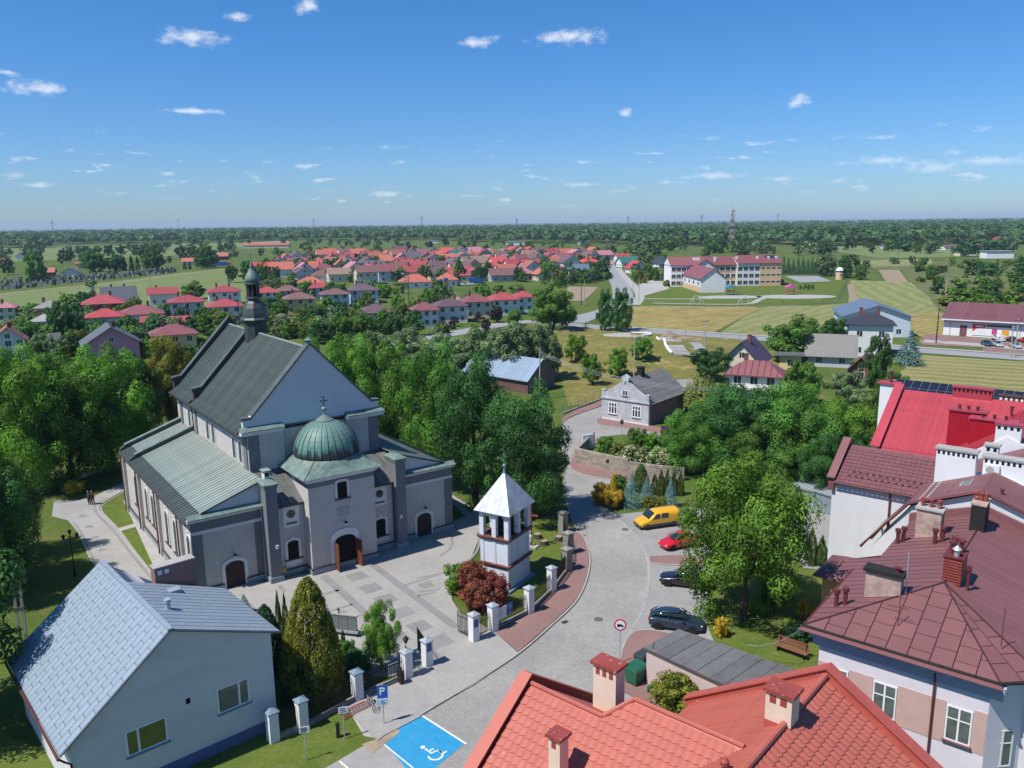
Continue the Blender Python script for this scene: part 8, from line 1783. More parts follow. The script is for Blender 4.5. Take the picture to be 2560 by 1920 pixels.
p=G(1003,1712); o=thing('waste_bin','dark street waste bin next to the lantern pillar','bin',(p.x,p.y,.1)); b=MB(); b.lathe([(.2,.15),(.24,.2),(.26,.85),(.22,.9)],14); b.build('bin_body',MT['door'],o); b=MB(); b.tube([(0,.28,0),(0,.28,1.1)],.03,6); b.build('bin_post',MT['iron'],o); b=MB(); b.lathe([(.27,.86),(.27,.9),(.2,.93)],14); b.build('bin_rim',MT['iron'],o)
def bike_rack():
    a=G(858,1800); c=G(925,1768); d=c-a; L_=d.length; o=thing('bicycle_rack','red-brown bicycle rack with wheel slots before the fence','bicycle rack',(a.x,a.y,.03),math.atan2(d.y,d.x)); RM_=mat('rack_red',(.25,.05,.045),.6,var=.2)
    for y in (-.1,.75): b=MB(); b.tube([(0,y,.06),(L_,y,.06)],.03,5); b.build('rail',RM_,o)
    for k in range(9):
        x=L_*(k+.5)/9; b=MB(); b.tube([(x-.04,-.1,.06),(x-.04,.1,.45),(x-.04,.75,.06)],.02,5); b.build('slot_bar',RM_,o); b=MB(); b.tube([(x+.04,-.1,.06),(x+.04,.1,.45),(x+.04,.75,.06)],.02,5); b.build('slot_bar',RM_,o)
bike_rack()
def bicycle(p,ang,label):
    o=thing('bicycle',label,'bicycle',(p[0],p[1],.1),ang); BK=MT['iron']
    for x in (-.53,.53):
        b=MB(); n=20; pts=[(x+.33*math.cos(2*math.pi*k/n),0,.34+.33*math.sin(2*math.pi*k/n)) for k in range(n+1)]; b.tube(pts,.022,6); w=b.build('wheel',MT['tyre'],o)
        b=MB()
        for k in range(8): a=math.pi*k/8; b.tube([(x+.32*math.cos(a),0,.34+.32*math.sin(a)),(x-.32*math.cos(a),0,.34-.32*math.sin(a))],.004,3)
        b.build('spokes',MT['rim'],w)
    b=MB(); b.tube([(-.53,0,.34),(-.1,0,.3),(.38,0,.78),(-.15,0,.8),(-.1,0,.3)],.02,6); b.tube([(-.53,0,.34),(-.15,0,.75)],.014,5); b.tube([(.53,0,.34),(.36,0,.95)],.02,6); b.build('frame',BK,o)
    b=MB(); b.tube([(.3,-.28,1.02),(.38,-.1,1.0),(.38,.1,1.0),(.3,.28,1.02)],.015,5); b.build('handlebar',MT['rim'],o); b=MB(); b.lathe([(.03,.0),(.1,.02),(.08,.06)],10,-.17,0); q=b.build('saddle',MT['soot'],o); q.location=(0,0,.88)
    b=MB(); b.box(-.75,-.4,-.08,.08,.7,.72); b.build('carrier',BK,o)
p=G(928,1772); bicycle(p,math.radians(-62),'black bicycle parked at the right end of the rack')
def lamppost(px,py,label):
    p=G(px,py); h=4.3; o=thing('lamp_post',label,'lamp post',(p.x,p.y,0),.5); b=MB(); b.lathe([(.14,0),(.14,.4),(.08,.6),(.055,1.2),(.05,h)],10); b.build('post',MT['iron'],o)
    for s in (-1,0,1):
        x=s*.55; zz=h-.2 if s else h+.2
        if s: b=MB(); b.tube([(0,0,h-.4),(x*.6,0,h-.1),(x,0,h-.25)],.025,5); b.build('arm',MT['iron'],o)
        b=MB(); b.lathe([(.07,zz-.3),(.17,zz),(.2,zz+.02),(.05,zz+.18)],6,x,0); q=b.build('lamp_head',MT['iron'],o); b=MB(); b.lathe([(.075,zz-.29),(.165,zz-.02)],6,x,0.004); b.build('lamp_glass',MT['lampglass'],q)
lamppost(188,1442,'black three-armed lamp post beside the church path')
def wayside(px,py,label):
    p=G(px,py); o=thing('utility_pole',label,'utility pole',(p.x,p.y,0),.3); b=MB()
    for s in (-1,1): b.box(s*.22-.09,s*.22+.09,-.1,.1,0,6.2)
    b.build('leg',MT['slab'],o); b=MB(); b.box(-.38,.38,-.13,.13,5.1,5.3); b.box(-.38,.38,-.13,.13,3.2,3.4); b.build('cross_tie',mat('dark_tie',(.12,.11,.11),.9),o); b=MB(); b.box(-.3,.3,-.2,.2,6.2,6.7); b.build('transformer',MT['slab'],o)
wayside(62,1618,'double concrete utility pole left of the grey house')
# bench
def bench(px,py,ang,label):
    p=G(px,py); o=thing('bench',label,'bench',(p.x,p.y,.05),ang); WD=mat('red_brown_slat',(.20,.075,.05),.6,var=.2,sc=3,rnd=.15)
    for k in range(4): b=MB(); b.box(-1.2,1.2,-.05+k*.13,.06+k*.13,.42,.46); b.build('seat_slat',WD,o)
    for k in range(4): b=MB(); b.box(-1.2,1.2,.5+k*.03,.53+k*.03,.52+k*.13,.63+k*.13); b.build('back_slat',WD,o)
    for x in (-1,1): b=MB(); b.box(x-.04,x+.04,0,.5,0,.42); b.box(x-.04,x+.04,.5,.56,0,1.0); b.build('leg',MT['iron'],o)
bench(1975,1640,math.radians(-42),'red-brown slatted bench at the maroon roofed house')
# memorial wall with cross
p=G(850,1590,0); o=thing('memorial','grey memorial wall of panels with a small cross on the square','memorial',(p.x,p.y,.1),math.radians(-14))
for k in range(4): b=MB(); b.box(-1.5+k*.76,-.78+k*.76,-.08,.08,.5,1.75); b.build('memorial_panel',mat('memorial_granite',(.15,.17,.17),.5,var=.2,sc=3),o)
b=MB(); b.box(-1.58,1.6,-.12,.12,1.75,1.85); b.box(-1.58,1.6,-.13,.13,.3,.5); b.build('memorial_frame',MT['slab'],o); b=MB(); b.box(-.03,.03,-.03,.03,1.85,2.35); b.box(-.15,.15,-.03,.03,2.12,2.18); b.build('cross',MT['iron'],o)
for x in (-1.5,1.5): b=MB(); b.box(x-.06,x+.06,-.06,.06,0,.3); b.build('leg',MT['iron'],o)
# tree stumps and wayside cross by the bell tower
for i,(x,y,l) in enumerate((D(750,755)+('tree stump on the lawn, left of three',),D(798,808)+('tree stump on the lawn, middle of three',),D(912,775)+('tree stump on the lawn beside the pillar, right of three',))):
    p=G(x,y); o=thing('tree_stump',l,'tree stump',(p.x,p.y,0)); b=MB(); b.lathe([(.52,0),(.42,.15),(.38,.5)],12); b.build('stump_bark',MT['bark'],o); b=MB(); b.lathe([(.36,.501),(.36,.515)],12); b.build('cut_face',mat('cut_wood',(.30,.24,.17),.9,var=.2,sc=6),o)
p=G(*D(700,822)); o=thing('wayside_cross','tall red-brown wooden cross with white figure behind the bell tower','cross',(p.x,p.y,0),-.5); WC_=mat('cross_wood',(.17,.06,.045),.7)
b=MB(); b.box(-.09,.09,-.07,.07,0,4.4); b.box(-.8,.8,-.069,.069,3.3,3.48); b.build('beam',WC_,o); b=MB(); b.box(-.7,.7,-.45,.45,.0,.18); b.build('base_slab',MT['slab'],o); b=MB(); b.tube([(0,-.12,.6),(0,-.14,1.2),(0,-.13,1.7)],[.12,.16,.08],8); b.build('figure',MT['white'],o)
# person on the path (walking away, seen small)
def person(px,py,yaw,label,shirt,trousers):
    p=G(px,py); o=thing('person',label,'person',(p.x,p.y,.06),yaw)
    me=bpy.data.meshes.new('body'); vs=[(0,0,.95),(0,0,1.15),(0,-.01,1.38),(0,0,1.47),(0,.01,1.56),(0,.02,1.68),(.09,0,.9),(.1,.05,.5),(.11,-.04,.08),(.11,.09,.03),(-.09,0,.9),(-.1,-.06,.5),(-.1,-.1,.08),(-.1,.03,.03),(.2,0,1.36),(.25,.0,1.1),(.22,.12,.88),(-.2,0,1.36),(-.25,.02,1.1),(-.2,.12,.9)]
    es=[(0,1),(1,2),(2,3),(3,4),(4,5),(0,6),(6,7),(7,8),(8,9),(0,10),(10,11),(11,12),(12,13),(2,14),(14,15),(15,16),(2,17),(17,18),(18,19)]
    me.from_pydata(vs,es,[]); ob=put(me,'body',o); me.materials.append(shirt); m=ob.modifiers.new('skin','SKIN'); sv=me.skin_vertices[0].data
    rd=[.16,.145,.17,.06,.1,.09,.09,.065,.05,.045,.09,.065,.05,.045,.07,.055,.04,.07,.055,.04]
    for i,r in enumerate(rd): sv[i].radius=(r,r*.8)
    sv[0].use_root=True; s=ob.modifiers.new('sub','SUBSURF'); s.levels=1; s.render_levels=1
    # trousers as a looser shell over hips and legs
    me2=bpy.data.meshes.new('trousers'); v2=[vs[0],vs[6],vs[7],vs[8],vs[10],vs[11],vs[12]]; me2.from_pydata(v2,[(0,1),(1,2),(2,3),(0,4),(4,5),(5,6)],[]); t=put(me2,'trousers',o); me2.materials.append(trousers); t.modifiers.new('skin','SKIN'); sv=me2.skin_vertices[0].data
    for i,r in enumerate((.175,.105,.085,.07,.105,.085,.07)): sv[i].radius=(r,r*.85)
    sv[0].use_root=True; q=t.modifiers.new('sub','SUBSURF'); q.levels=1; q.render_levels=1
    b=MB(); b.lathe([(.02,1.5),(.085,1.53),(.105,1.62),(.09,1.72),(.03,1.765)],12); b.v=[(x,y*1.12+.015,z) for x,y,z in b.v]; h=b.build('head',mat('skin_tone',(.45,.28,.2),.6),o,smooth=True)
    b=MB(); b.lathe([(.09,1.6),(.112,1.66),(.095,1.745),(.03,1.785)],12); b.v=[(x,y*1.1-.01,z) for x,y,z in b.v]; b.build('hair',MT['soot'],h,smooth=True)
person(224,1263,2.6,'person in dark jacket standing on the church path, left of two',mat('jacket_teal',(.03,.05,.06),.9),mat('trousers_dark',(.012,.02,.025),.9)); person(233,1263,2.9,'person in wine red jacket standing on the church path, right of two',mat('jacket_wine',(.09,.015,.02),.9),mat('trousers_black',(.01,.01,.012),.9))
p=G(1464,818); bicycle(p,.2,'bicycle of the cyclist on the main road'); person(1464,818,1.4,'cyclist in dark clothes on the main road by the mound',MT['soot'],MT['soot'])
# ------------------------------------------------------------------ poles, wires, fences
def pole(px,py,h,label,arms=True,con=True):
    p=G(px,py); o=thing('power_pole',label,'power pole',(p.x,p.y,0),.2); b=MB(); b.tube([(0,0,0),(0,0,h)],[.16,.1],8); b.build('shaft',MT['slab'] if con else MT['door'],o)
    if arms: b=MB(); b.box(-.9,.9,-.05,.05,h-.5,h-.4); b.build('cross_arm',MT['iron'],o)
    return Vector((p.x,p.y,h-.35))
w1=pole(1585,952,9,'concrete power pole behind the old street house'); w2=pole(1762,893,9,'concrete power pole with lamp by the mound stairs'); w0=pole(1350,1000,9.5,'power pole before the brick barn'); w3=pole(1790,1110,9,'power pole hidden in the grove')
for i,(px,py,h) in enumerate(((1453,765,10),(1461,765,10),(830,850,9),(848,848,9),(1110,726,10),(1016,760,11),(1023,760,11),(1582,752,9),(1597,756,9),(2340,858,9),(2525,893,8),(2536,893,9),(2246,640,11),(2370,651,11),(466,800,9),(600,820,9),(2362,757,11),(376,720,10),(1300,690,9),(1130,720,10))):
    pole(px,py,h,'power pole, %s from the left among the village and field poles'%ordn(1+sorted([1453,1461,830,848,1110,1016,1023,1582,1597,2340,2525,2536,2246,2370,466,600,2362,376,1300,1130]).index(px)),con=i%3!=0)
for k in range(4):
    z=-.1*k; a=w0+Vector((0,k*.5-.8,z*3)); c=w3+Vector((0,k*.5-.8,z*3)); n=12
    pts=[a.lerp(c,i/n)-Vector((0,0,1.6*(1-(2*i/n-1)**2))) for i in range(n+1)]; b=MB(); b.tube([q-a for q in pts],.013,4); tag(b.build('power_line',MT['zinc'],loc=tuple(a)),'overhead wire crossing before the old house, %s from the top'%ordn(k+1),'wire','overhead wires')
a=G(1868,1612,4.2); c=Vector((13.6,44.2,8.3)); c=Vector((RAX:=(-14.2*math.cos(math.radians(RA))-44.7*math.sin(math.radians(RA))),-14.2*math.sin(math.radians(RA))+44.7*math.cos(math.radians(RA)),8.4)); pts=[a.lerp(c,i/10)-Vector((0,0,.5*(1-(i/5-1)**2))) for i in range(11)]; b=MB(); b.tube([q-a for q in pts],.02,4); tag(b.build('power_line',MT['zinc'],loc=tuple(a)),'cable running from the garage to the maroon roof corner','wire')
def mesh_fence(pts,h,label,step=2.6,gm=None,name='wire_fence'):
    P_=[G(*q) for q in pts]; o=thing(name,label,'fence',tuple(P_[0])[:2]+(0,)); A0=Vector(P_[0]); gm=gm or mat('fence_green',(.10,.14,.11),.7)
    for i in range(len(P_)-1):
        a,c=P_[i]-A0,P_[i+1]-A0; L_=(c-a).length; n=max(1,int(L_/step))
        for k in range(n+(i==len(P_)-2)):
            q=a.lerp(c,k/n); b=MB(); b.tube([(q.x,q.y,0),(q.x,q.y,h)],.04,5); b.build('fence_post',gm,o)
        b=MB()
        for k in range(7): z=.12+(h-.15)*k/6; b.tube([(a.x,a.y,z),(c.x,c.y,z)],.012,3)
        q=b.build('fence_wire',gm,o); 
        b=MB(); d=(c-a).normalized(); nn=Vector((-d.y,d.x,0))*.1; b.ext([a-nn,a+nn,c+nn,c-nn],(0,0,.25)); b.build('fence_base',MT['slab'],o)
mesh_fence([(1406,1036),(1500,1000),(1600,964),(1715,925)],1.5,'green wire fence along the red pavement below the mound')
mesh_fence([(1429,818),(1579,830),(1760,842),(1894,852)],1.6,'wire fence along the main road behind the mound',5)
mesh_fence([(1625,766),(1760,768),(1890,768),(2090,756),(2118,706)],1.6,'dark fence around the school grounds',6,MT['iron'])
mesh_fence([(60,1290),(118,1222),(170,1208),(290,1168),(330,1150)],1.4,'pale churchyard fence under the lime trees',2.5,MT['slab'])
# ------------------------------------------------------------------ cemetery
def cemetery():
    GS=[mat('grave_grey',(.20,.21,.21),.4,var=.3,sc=2,rnd=.5),mat('grave_dark',(.03,.035,.035),.3,var=.3,sc=2,rnd=.4)]
    ms=[]
    for m in GS:
        b=MB(); b.box(-.6,.6,-1.1,1.1,0,.4); b.box(-.55,.55,.7,.95,.4,1.5); b.ext([(-.55,.7,1.5),(.55,.7,1.5),(.3,.7,1.75),(-.3,.7,1.75)],(0,.25,0)); ms.append(b.mesh('gravestone',m))
    r=random.Random(5); n=0
    for row in range(8):
        for k in range(36):
            t=(k+r.uniform(.1,.9))/36; x=t*440; y0=726-44*t; y1=703-30*t; y=y0+(y1-y0)*(row/7); p=G(x,y)
            o=put(ms[r.random()<.45],'gravestone',loc=(p.x,p.y,0),rz=r.uniform(-.15,.15)+.25,sc=(1.0,1.0,r.uniform(.8,1.25))); tag(o,'polished gravestone standing in the dense rows of the cemetery','gravestone','cemetery gravestones'); n+=1
    p=G(363,686); o=thing('cemetery_kiosk','small pale green kiosk at the cemetery edge','kiosk',(p.x,p.y,0),.2); b=MB(); b.box(-2.4,2.4,-1.5,1.5,0,2.8); b.build('wall',MT['w_green'],o); b=MB(); b.box(-2.6,2.6,-1.7,1.7,2.8,3.0); b.build('roof',MT['r_lgrey'],o)
cemetery()
# ------------------------------------------------------------------ mast and pylons
def lattice(name,px,py,topy,bw,tw,cols,label,cat,seg=14,arms=0,r=.35):
    b0=G(px,py); h=hgt(b0,px,topy); o=thing(name,label,cat,(b0.x,b0.y,0),.4)
    for i in range(seg):
        z0,z1=h*i/seg,h*(i+1)/seg; f=lambda z: bw+(tw-bw)*min(1,z/h*1.15); a,c=f(z0)/2,f(z1)/2; b=MB()
        cs=[(-1,-1),(1,-1),(1,1),(-1,1)]
        for k in range(4):
            x,y=cs[k]; x2,y2=cs[(k+1)%4]; b.tube([(x*a,y*a,z0),(x*c,y*c,z1)],r,4); b.tube([(x*a,y*a,z0),(x2*c,y2*c,z1)],r*.6,3); b.tube([(x*c,y*c,z1),(x2*c,y2*c,z1)],r*.6,3)
        b.build('lattice_section',cols[i%len(cols)] if isinstance(cols,list) else cols,o)
    for k in range(arms):
        z=h*(.72+.1*k); w=bw*(1.6-.3*k); b=MB(); b.tube([(-w,0,z),(w,0,z)],r*1.2,4); b.tube([(-w,0,z),(0,0,z+h*.04)],r*.7,3); b.tube([(w,0,z),(0,0,z+h*.04)],r*.7,3); b.build('cross_arm',cols if not isinstance(cols,list) else cols[0],o)
    return o,h
MRW=[mat('mast_red',(.25,.05,.04),.6),mat('mast_white',(.5,.5,.5),.6)]
o,h=lattice('telecom_mast',1828,620,526,5,2.4,MRW,'red and white lattice telecom mast behind the school','mast',12,r=.28)
b=MB(); b.lathe([(2.6,h-9),(2.6,h-8.6)],10); b.lathe([(2.2,h),(2.2,h+.4)],10); b.build('platform',MT['slab'],o)
for k in range(8): a=k*math.pi/4; b=MB(); b.box(1.8*math.cos(a)-.35,1.8*math.cos(a)+.35,1.8*math.sin(a)-.35,1.8*math.sin(a)+.35,h-6+5*(k%2),h-2.5+5*(k%2)); b.build('antenna',MT['white'],o)
b=MB(); b.tube([(0,0,h),(0,0,h+9)],.2,5); b.build('spike',MT['slab'],o)
PYM=mat('pylon_steel',(.22,.24,.26),.6)
for i,(px,py,ty) in enumerate(((133,582,551),(447,575,548),(785,572,547),(1055,569,540),(1570,564,540),(1754,562,536),(1944,558,535),(1292,568,546))):
    nth=ordn(1+sorted([133,447,785,1055,1570,1754,1944,1292]).index(px)); lattice('pylon',px,py,ty,9,2,PYM,'lattice pylon on the horizon, %s from the left'%nth,'pylon',7,3,r=.7)
# ------------------------------------------------------------------ woods
def forest():
    fx=[-700,-300,0,115,120,300,600,700,1000,1300,1500,1600,1750,1900,2100,2250,2400,2560,2900,3200]; fy=[622,619,618,622,612,609,605,601,600,606,611,615,613,610,614,611,603,598,598,600]
    r=np.random.default_rng(21); n=6800
    # unit crown of 56 facing leaves + a dark core
    m=72; d=rdir(r,m); d[:,2]=np.abs(d[:,2])*1.0-.25; d/=np.linalg.norm(d,axis=1,keepdims=True); base=d*np.array([.5,.5,.42])*(r.uniform(.78,1.06,(m,1)))+np.array([0,0,.58])
    C=[];Q=[];S_=[];Sz=[]
    xs=r.uniform(-700,3200,n)
    for x in xs:
        y=np.interp(x,fx,fy)+r.normal()*1.2; g=G(x,y); d0=math.hypot(g.x,g.y); d1=5200
        u=r.uniform()**1.25; inv=1/d0+(1/d1-1/d0)*u; dist=1/inv; az=math.atan2(g.x,g.y); px_,py_=dist*math.sin(az),dist*math.cos(az)
        h=r.uniform(13,19)*(1+.10*(dist>2500)); w=r.uniform(11,17)*(1+dist/4200); rot=r.uniform(0,6.28); c,s=math.cos(rot),math.sin(rot)
        q=base.copy(); bx=q[:,0]*c-q[:,1]*s; by=q[:,0]*s+q[:,1]*c; conif=r.random()<.25
        z=q[:,2]
        if conif: k=np.clip(1.35-z,.25,1); bx=bx*k*.8; by=by*k*.8
        C.append(np.stack([px_+bx*w,py_+by*w,z*h],1)); dd=np.stack([d[:,0]*c-d[:,1]*s,d[:,0]*s+d[:,1]*c,d[:,2]+.25],1); Q.append(dd+r.normal(size=(m,3))*.25)
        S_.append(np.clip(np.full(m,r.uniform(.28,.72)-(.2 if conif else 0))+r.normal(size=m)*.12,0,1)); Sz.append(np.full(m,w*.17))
    C=np.concatenate(C);Q=np.concatenate(Q);S_=np.concatenate(S_);Sz=np.concatenate(Sz)
    me=leaves('forest',C,Q,Sz,[MT['leaf_wood']],S_,3,asp=.8); o=put(me,'forest'); tag(o,'dark mixed forest filling the horizon','forest',kind='stuff')
MT['leaf_wood']=leaf_mat('leaf_wood',(.062,.125,.034),tr=.15,rnd=.0); forest()
# ------------------------------------------------------------------ trees of the village and country
sp=[('wide','dark',237,680,622,78),('wide','dark',385,675,610,68),('wide','green',93,702,628,62),('round','dark',20,688,645,40),('tall','deep',300,677,636,40),('round','green',275,678,645,40),('column','deep',330,676,640,12),('column','deep',312,676,642,12),('column','deep',345,675,643,12),('column','deep',290,677,640,12),('wide','dark',516,670,615,66),('column','deep',462,674,655,10),('column','deep',475,673,655,10),
 ('round','deep',580,707,664,36),('wide','dark',620,704,652,48),('wide','dark',660,706,654,52),('round','dark',688,708,666,36),('wide','green',486,748,702,72),('spruce','blue',236,762,712,34),('round','dark',215,768,728,56),('round','grey',228,720,700,30),('wide','lime',170,770,732,50),('willow','willow',785,845,790,62),('round','dark',1241,806,764,38),
 ('round','purple',1241,807,766,40),('round','purple',1135,816,793,34),('round','purple',1199,806,782,34),('round','purple',1215,834,798,30),('round','lime',1286,814,773,46),('round','green',1188,836,811,34),('round','olive',1100,835,806,40),('shrub','goldgreen',1118,832,812,20),('spruce','blue',895,720,686,22),('spruce','blue',843,735,716,24),('column','green',1148,703,645,34),('round','dark',1220,700,655,30),('round','dark',1365,700,662,52),('round','deep',1300,704,668,40),('tall','green',1362,712,662,32),('round','dark',1420,690,655,36),('wide','dark',1500,688,650,52),('wide','lime',1205,732,705,50),('round','green',1250,735,712,44),('round','green',1290,733,712,50),('shrub','goldgreen',1452,700,688,16),
 ('round','dark',160,870,752,70),('wide','dark',180,868,790,76),('wide','green',60,872,798,90),('wide','olive',30,850,800,80),('round','grey',75,820,770,40),('round','green',130,900,862,40),('wide','green',390,895,835,60),('wide','green',330,870,838,60),('wide','olive',350,892,850,50),('wide','green',700,800,744,52),('wide','olive',680,830,780,56),('round','green',620,800,770,40),('wide','green',765,810,758,56),('wide','lime',820,800,742,48),('spruce','deep',848,800,738,18),('wide','green',850,830,780,70),('round','dark',900,800,745,40),('spruce','deep',890,792,742,24),('wide','green',905,840,780,62),('wide','dark',985,842,780,62),('wide','green',955,828,772,50),('wide','dark',1030,840,775,66),('round','green',720,745,705,36),('wide','dark',735,735,700,40),('wide','pale',672,730,692,40),('wide','green',640,738,700,36),('round','green',1000,792,742,50),('round','green',1075,775,722,50),('round','lime',770,742,715,34),('wide','green',1060,790,745,40),('wide','olive',1120,775,745,30),('round','dark',1410,782,745,24),('wide','green',560,835,800,44),('round','green',525,815,790,30),
 ('wide','green',2125,668,635,60),('wide','dark',2165,672,650,30),('wide','green',2150,700,662,42),('wide','grey',2060,690,632,60),('wide','dark',2110,695,640,50),('round','dark',2340,735,700,44),('wide','green',2330,690,664,40),('wide','green',2400,720,690,50),('wide','dark',2430,688,650,50),('wide','dark',2470,690,655,60),('spruce','deep',2490,688,650,26),('spruce','deep',2450,690,652,26),('wide','green',2530,702,670,40),('wide','dark',2555,690,640,50),('round','green',2395,775,740,50),('round','green',2440,778,752,46),('wide','green',2500,785,752,60),('round','green',2470,765,742,40),('round','lime',2370,765,740,40),('wide','green',2545,730,700,30),('round','dark',2280,662,640,20),('round','olive',2300,705,690,26),('wide','green',2235,660,643,34)]
for k in range(11): sp.append(('spruce','deep',1958+k*12,686,640+ (k%3)*4,20))
for (px,py,ty,w,kk) in [(1625,700,678,14,'column'),(1640,702,676,18,'column'),(1655,705,684,18,'round'),(1612,708,692,16,'shrub'),(1668,716,700,22,'shrub'),(1690,716,698,14,'round'),(1905,713,698,13,'shrub'),(1925,713,699,13,'shrub'),(1940,713,700,12,'shrub'),(1952,712,698,16,'shrub'),(2000,725,710,11,'round'),(2012,725,710,11,'round'),(2022,725,711,11,'round'),(2032,725,711,11,'round')]: sp.append((kk,'green' if kk!='shrub' else 'goldgreen',px,py,ty,w))
r=random.Random(17)
def scatter(n,poly,hm,hM,kinds,leafs,wf=(.8,1.3),lodf='f',mind=5):
    xs=[p[0] for p in poly]; ys=[p[1] for p in poly]; c=0; tries=0
    def inside(x,y):
        s=False; j=len(poly)-1
        for i in range(len(poly)):
            if (poly[i][1]>y)!=(poly[j][1]>y) and x<(poly[j][0]-poly[i][0])*(y-poly[i][1])/(poly[j][1]-poly[i][1])+poly[i][0]: s=not s
            j=i
        return s
    while c<n and tries<n*30:
        tries+=1; x,y=r.uniform(min(xs),max(xs)),r.uniform(min(ys),max(ys))
        if not inside(x,y): continue
        p=G(x,y)
        if any((p-q).length<rad+1.8 for q,rad in HOUSES): continue
        h=r.uniform(hm,hM); VT.append((r.choice(kinds),r.choice(leafs),p,h,h*r.uniform(*wf),lodf)); c+=1
VT=[]
for (k,c,bx,by,ty,w) in sp:
    b=G(bx,by); h=hgt(b,bx,ty); VT.append((k,c,b,h,w*mpp((b.x,b.y,h*.5)),'m' if b.y<330 else 'f'))
GLF=['green','dark','green','dark','lime','grey','olive','deep']
scatter(30,[(560,845),(640,770),(700,735),(1080,735),(1230,760),(1130,800),(1050,835),(900,870),(700,860)],4,8,['wide','round','wide','shrub'],GLF,lodf='f')
scatter(40,[(0,900),(0,790),(300,775),(600,800),(560,880),(380,900)],3.5,7,['wide','round','shrub'],GLF)
scatter(45,[(640,700),(640,620),(900,608),(1500,612),(1530,650),(1500,695),(1250,710)],5,10,['wide','round','tall'],GLF)
scatter(34,[(640,618),(560,660),(430,660),(0,655),(0,640),(640,604),(1000,604),(1300,610),(1300,618)],7,13,['wide','round','tall'],['dark','green','deep','grey'])
scatter(34,[(2360,760),(2560,790),(2560,660),(2280,650),(2290,700)],2.5,5,['shrub','wide'],['green','dark','lime','olive'],(1.0,1.8))
scatter(36,[(1540,640),(1950,640),(2100,632),(2560,640),(2560,606),(2200,626),(1900,618),(1600,622)],7,13,['wide','round','tall'],['dark','green','deep','grey'])
scatter(24,[(1550,660),(1670,650),(1670,700),(1600,715)],4,7,['round','wide','column'],GLF)
app=lambda t: t[3]/max(1,math.hypot(t[2].x,t[2].y))
scatter(80,[(640,745),(700,725),(1080,730),(1230,750),(1130,800),(1050,835),(900,870),(560,860),(560,800)],3,7,['wide','round','wide','shrub'],GLF)
scatter(90,[(0,905),(0,790),(300,775),(600,790),(560,880),(380,905)],3,6.5,['wide','round','shrub'],GLF)
scatter(130,[(640,705),(640,620),(900,608),(1500,612),(1560,650),(1500,700),(1250,715)],4,9,['wide','round','tall','shrub'],GLF)
scatter(70,[(640,618),(560,660),(430,664),(0,660),(0,640),(640,604),(1000,602),(1300,606),(1300,618)],6,13,['wide','round','tall'],['dark','green','deep','grey'])
scatter(60,[(1500,648),(1950,645),(2100,638),(2560,644),(2560,604),(2200,622),(1900,614),(1500,614)],6,14,['wide','round','tall'],['dark','green','deep','grey'],(.9,1.5))
scatter(50,[(2360,765),(2560,795),(2560,660),(2280,650),(2290,700)],1.6,4,['shrub','wide'],['green','dark','lime','olive'],(1.0,2.2))
scatter(40,[(1390,720),(1530,700),(1530,690),(1390,700)],3,7,['wide','round','shrub'],GLF)
VT.sort(key=app,reverse=True); REST=VT[230:]; VT=VT[:230]
VT.sort(key=lambda t: proj(t[2])[0]); dist_=lambda p: math.hypot(p.x,p.y)
zones={}
for t in VT:
    d=dist_(t[2]); z='by the gardens' if d<300 else 'in the village' if d<480 else 'by the estate' if d<800 else 'near the woods'
    zones.setdefault((t[0] if t[0] in('spruce','column','willow','shrub') else 'round',t[1],z),[]).append(t)
KN={'spruce':'spruce','column':'columnar tree','willow':'weeping willow','shrub':'bush','round':'leafy tree'}; CN={'green':'green','dark':'dark green','lime':'bright green','grey':'grey-green','olive':'olive green','deep':'blackish green','blue':'blue-green','purple':'dark purple','goldgreen':'yellow-green','pale':'pale green','willow':'yellowish'}
for (k,c,z),ls in zones.items():
    for i,t in enumerate(ls):
        lab='%s %s standing %s%s'%(CN[c],KN[k],z,'' if len(ls)==1 else ', %s from the left of its colour'%ordn(i+1))
        tree(t[0],c,t[2],t[3],t[4]*.84,lab,'shrub' if k=='shrub' else 'tree','m',group='village and field trees')
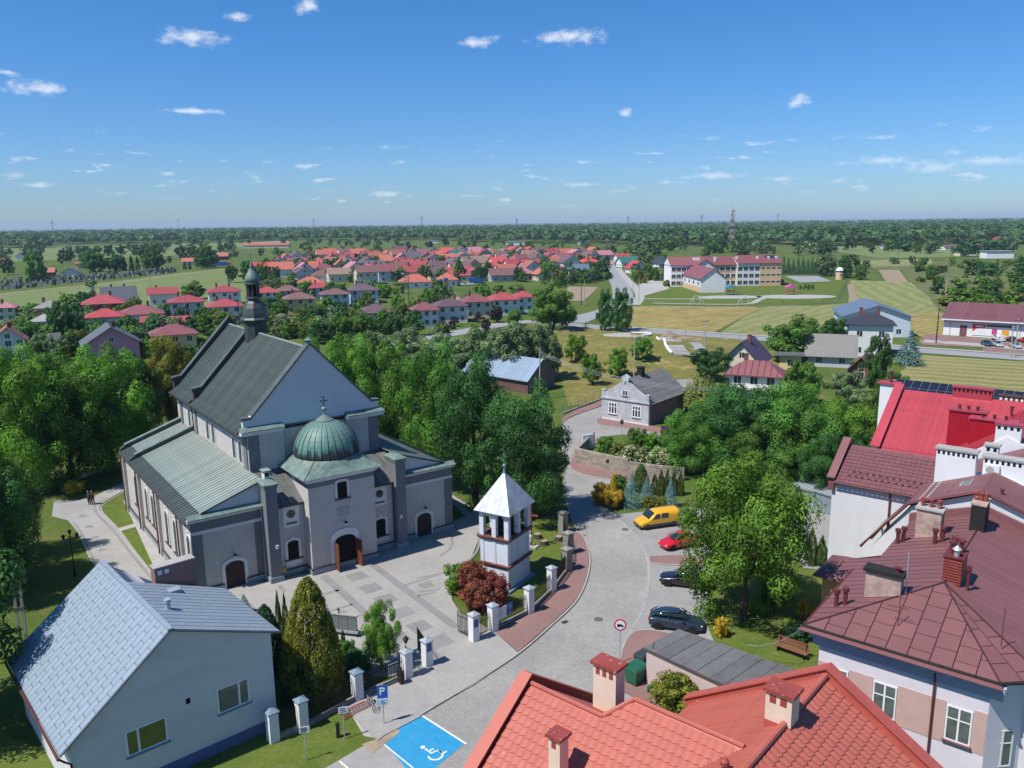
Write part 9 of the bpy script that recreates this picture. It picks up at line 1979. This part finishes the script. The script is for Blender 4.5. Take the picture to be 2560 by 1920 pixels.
def copse(items):
    """small far trees that read as a mass: one mesh"""
    rr=np.random.default_rng(9); V=[];Sh=[];Mi=[]; lk=sorted({t[1] for t in items}); cache={}
    for t in items:
        var=int(rr.integers(0,3)); key=(t[0],var)
        if key not in cache:
            me,_=proto(t[0],'f',t[1],var); co=np.empty(len(me.vertices)*3,np.float32); me.vertices.foreach_get('co',co); sh=np.empty(len(me.polygons),np.float32); me.attributes['shade'].data.foreach_get('value',sh)
            co=co.reshape(-1,4,3); keep=rr.permutation(len(co))[:260]; c_=co[keep]; ctr=c_.mean(1,keepdims=True); cache[key]=(ctr+(c_-ctr)*min(2.2,math.sqrt(len(co)/260.)),sh[keep])
        co,sh=cache[key]; a=rr.uniform(0,6.28); c,s=math.cos(a),math.sin(a); x=co[...,0]*t[4]*.85; y=co[...,1]*t[4]*.85
        V.append(np.stack([x*c-y*s+t[2].x,x*s+y*c+t[2].y,co[...,2]*t[3]],-1)); Sh.append(np.clip(sh+rr.normal()*.2,0,1)); Mi.append(np.full(len(sh),lk.index(t[1]),np.int32))
    V=np.concatenate(V); n=len(V); me=bpy.data.meshes.new('far_trees'); me.vertices.add(4*n); me.vertices.foreach_set('co',V.reshape(-1).astype(np.float32)); me.loops.add(4*n); me.loops.foreach_set('vertex_index',np.arange(4*n,dtype=np.int32)); me.polygons.add(n); me.polygons.foreach_set('loop_start',np.arange(0,4*n,4,dtype=np.int32))
    for k in lk: me.materials.append(MT['leaf_'+k])
    me.polygons.foreach_set('material_index',np.concatenate(Mi)); me.update(); at=me.attributes.new('shade','FLOAT','FACE'); at.data.foreach_set('value',np.concatenate(Sh).astype(np.float32))
    tag(put(me,'far_trees'),'mass of small garden and field trees in the distance','trees',kind='stuff')
copse(REST)
# hedges
def hedge(a,c,h,w,leafk,label):
    A=G(*a);B=G(*c); d=B-A; L_=d.length; r_=np.random.default_rng(4); n=int(L_*60); C=np.stack([r_.uniform(0,L_,n),r_.uniform(-w/2,w/2,n),h*r_.uniform(.05,1,n)**.5],1); side=r_.random(n)<.6; C[side,1]=np.sign(C[side,1])*w/2
    Q=np.stack([r_.normal(size=n)*.4,np.sign(C[:,1])*.6,np.ones(n)*.8],1)+rdir(r_,n)*.4; me=leaves('hedge',C,Q,.28,[MT['leaf_'+leafk]],np.clip(r_.normal(size=n)*.15+.5,0,1),2); o=put(me,'hedge',loc=(A.x,A.y,0),rz=math.atan2(d.y,d.x)); tag(o,label,'hedge')
hedge((1395,712),(1505,702),2.4,2.2,'deep','clipped dark hedge in front of the slate blue roof'); hedge((985,715),(1050,719),1.2,.8,'deep','low dark hedge before the sprawling coral house'); hedge((945,735),(1005,728),1.8,2,'green','green hedge below the estate')
# ------------------------------------------------------------------ haze
b=MB(); b.box(-9000,9000,-150,14000,-1.0,72); hzm=bpy.data.materials.new('haze'); hzm.use_nodes=True; nt=hzm.node_tree; nt.nodes.clear(); out=nt.nodes.new('ShaderNodeOutputMaterial'); pv=nt.nodes.new('ShaderNodeVolumePrincipled'); pv.inputs['Color'].default_value=(.62,.78,1,1); pv.inputs['Density'].default_value=HAZE; pv.inputs['Anisotropy'].default_value=.0; nt.links.new(pv.outputs[0],out.inputs['Volume'])
hz=b.build('haze',hzm); tag(hz,'thin blue haze over the land','haze',kind='stuff')
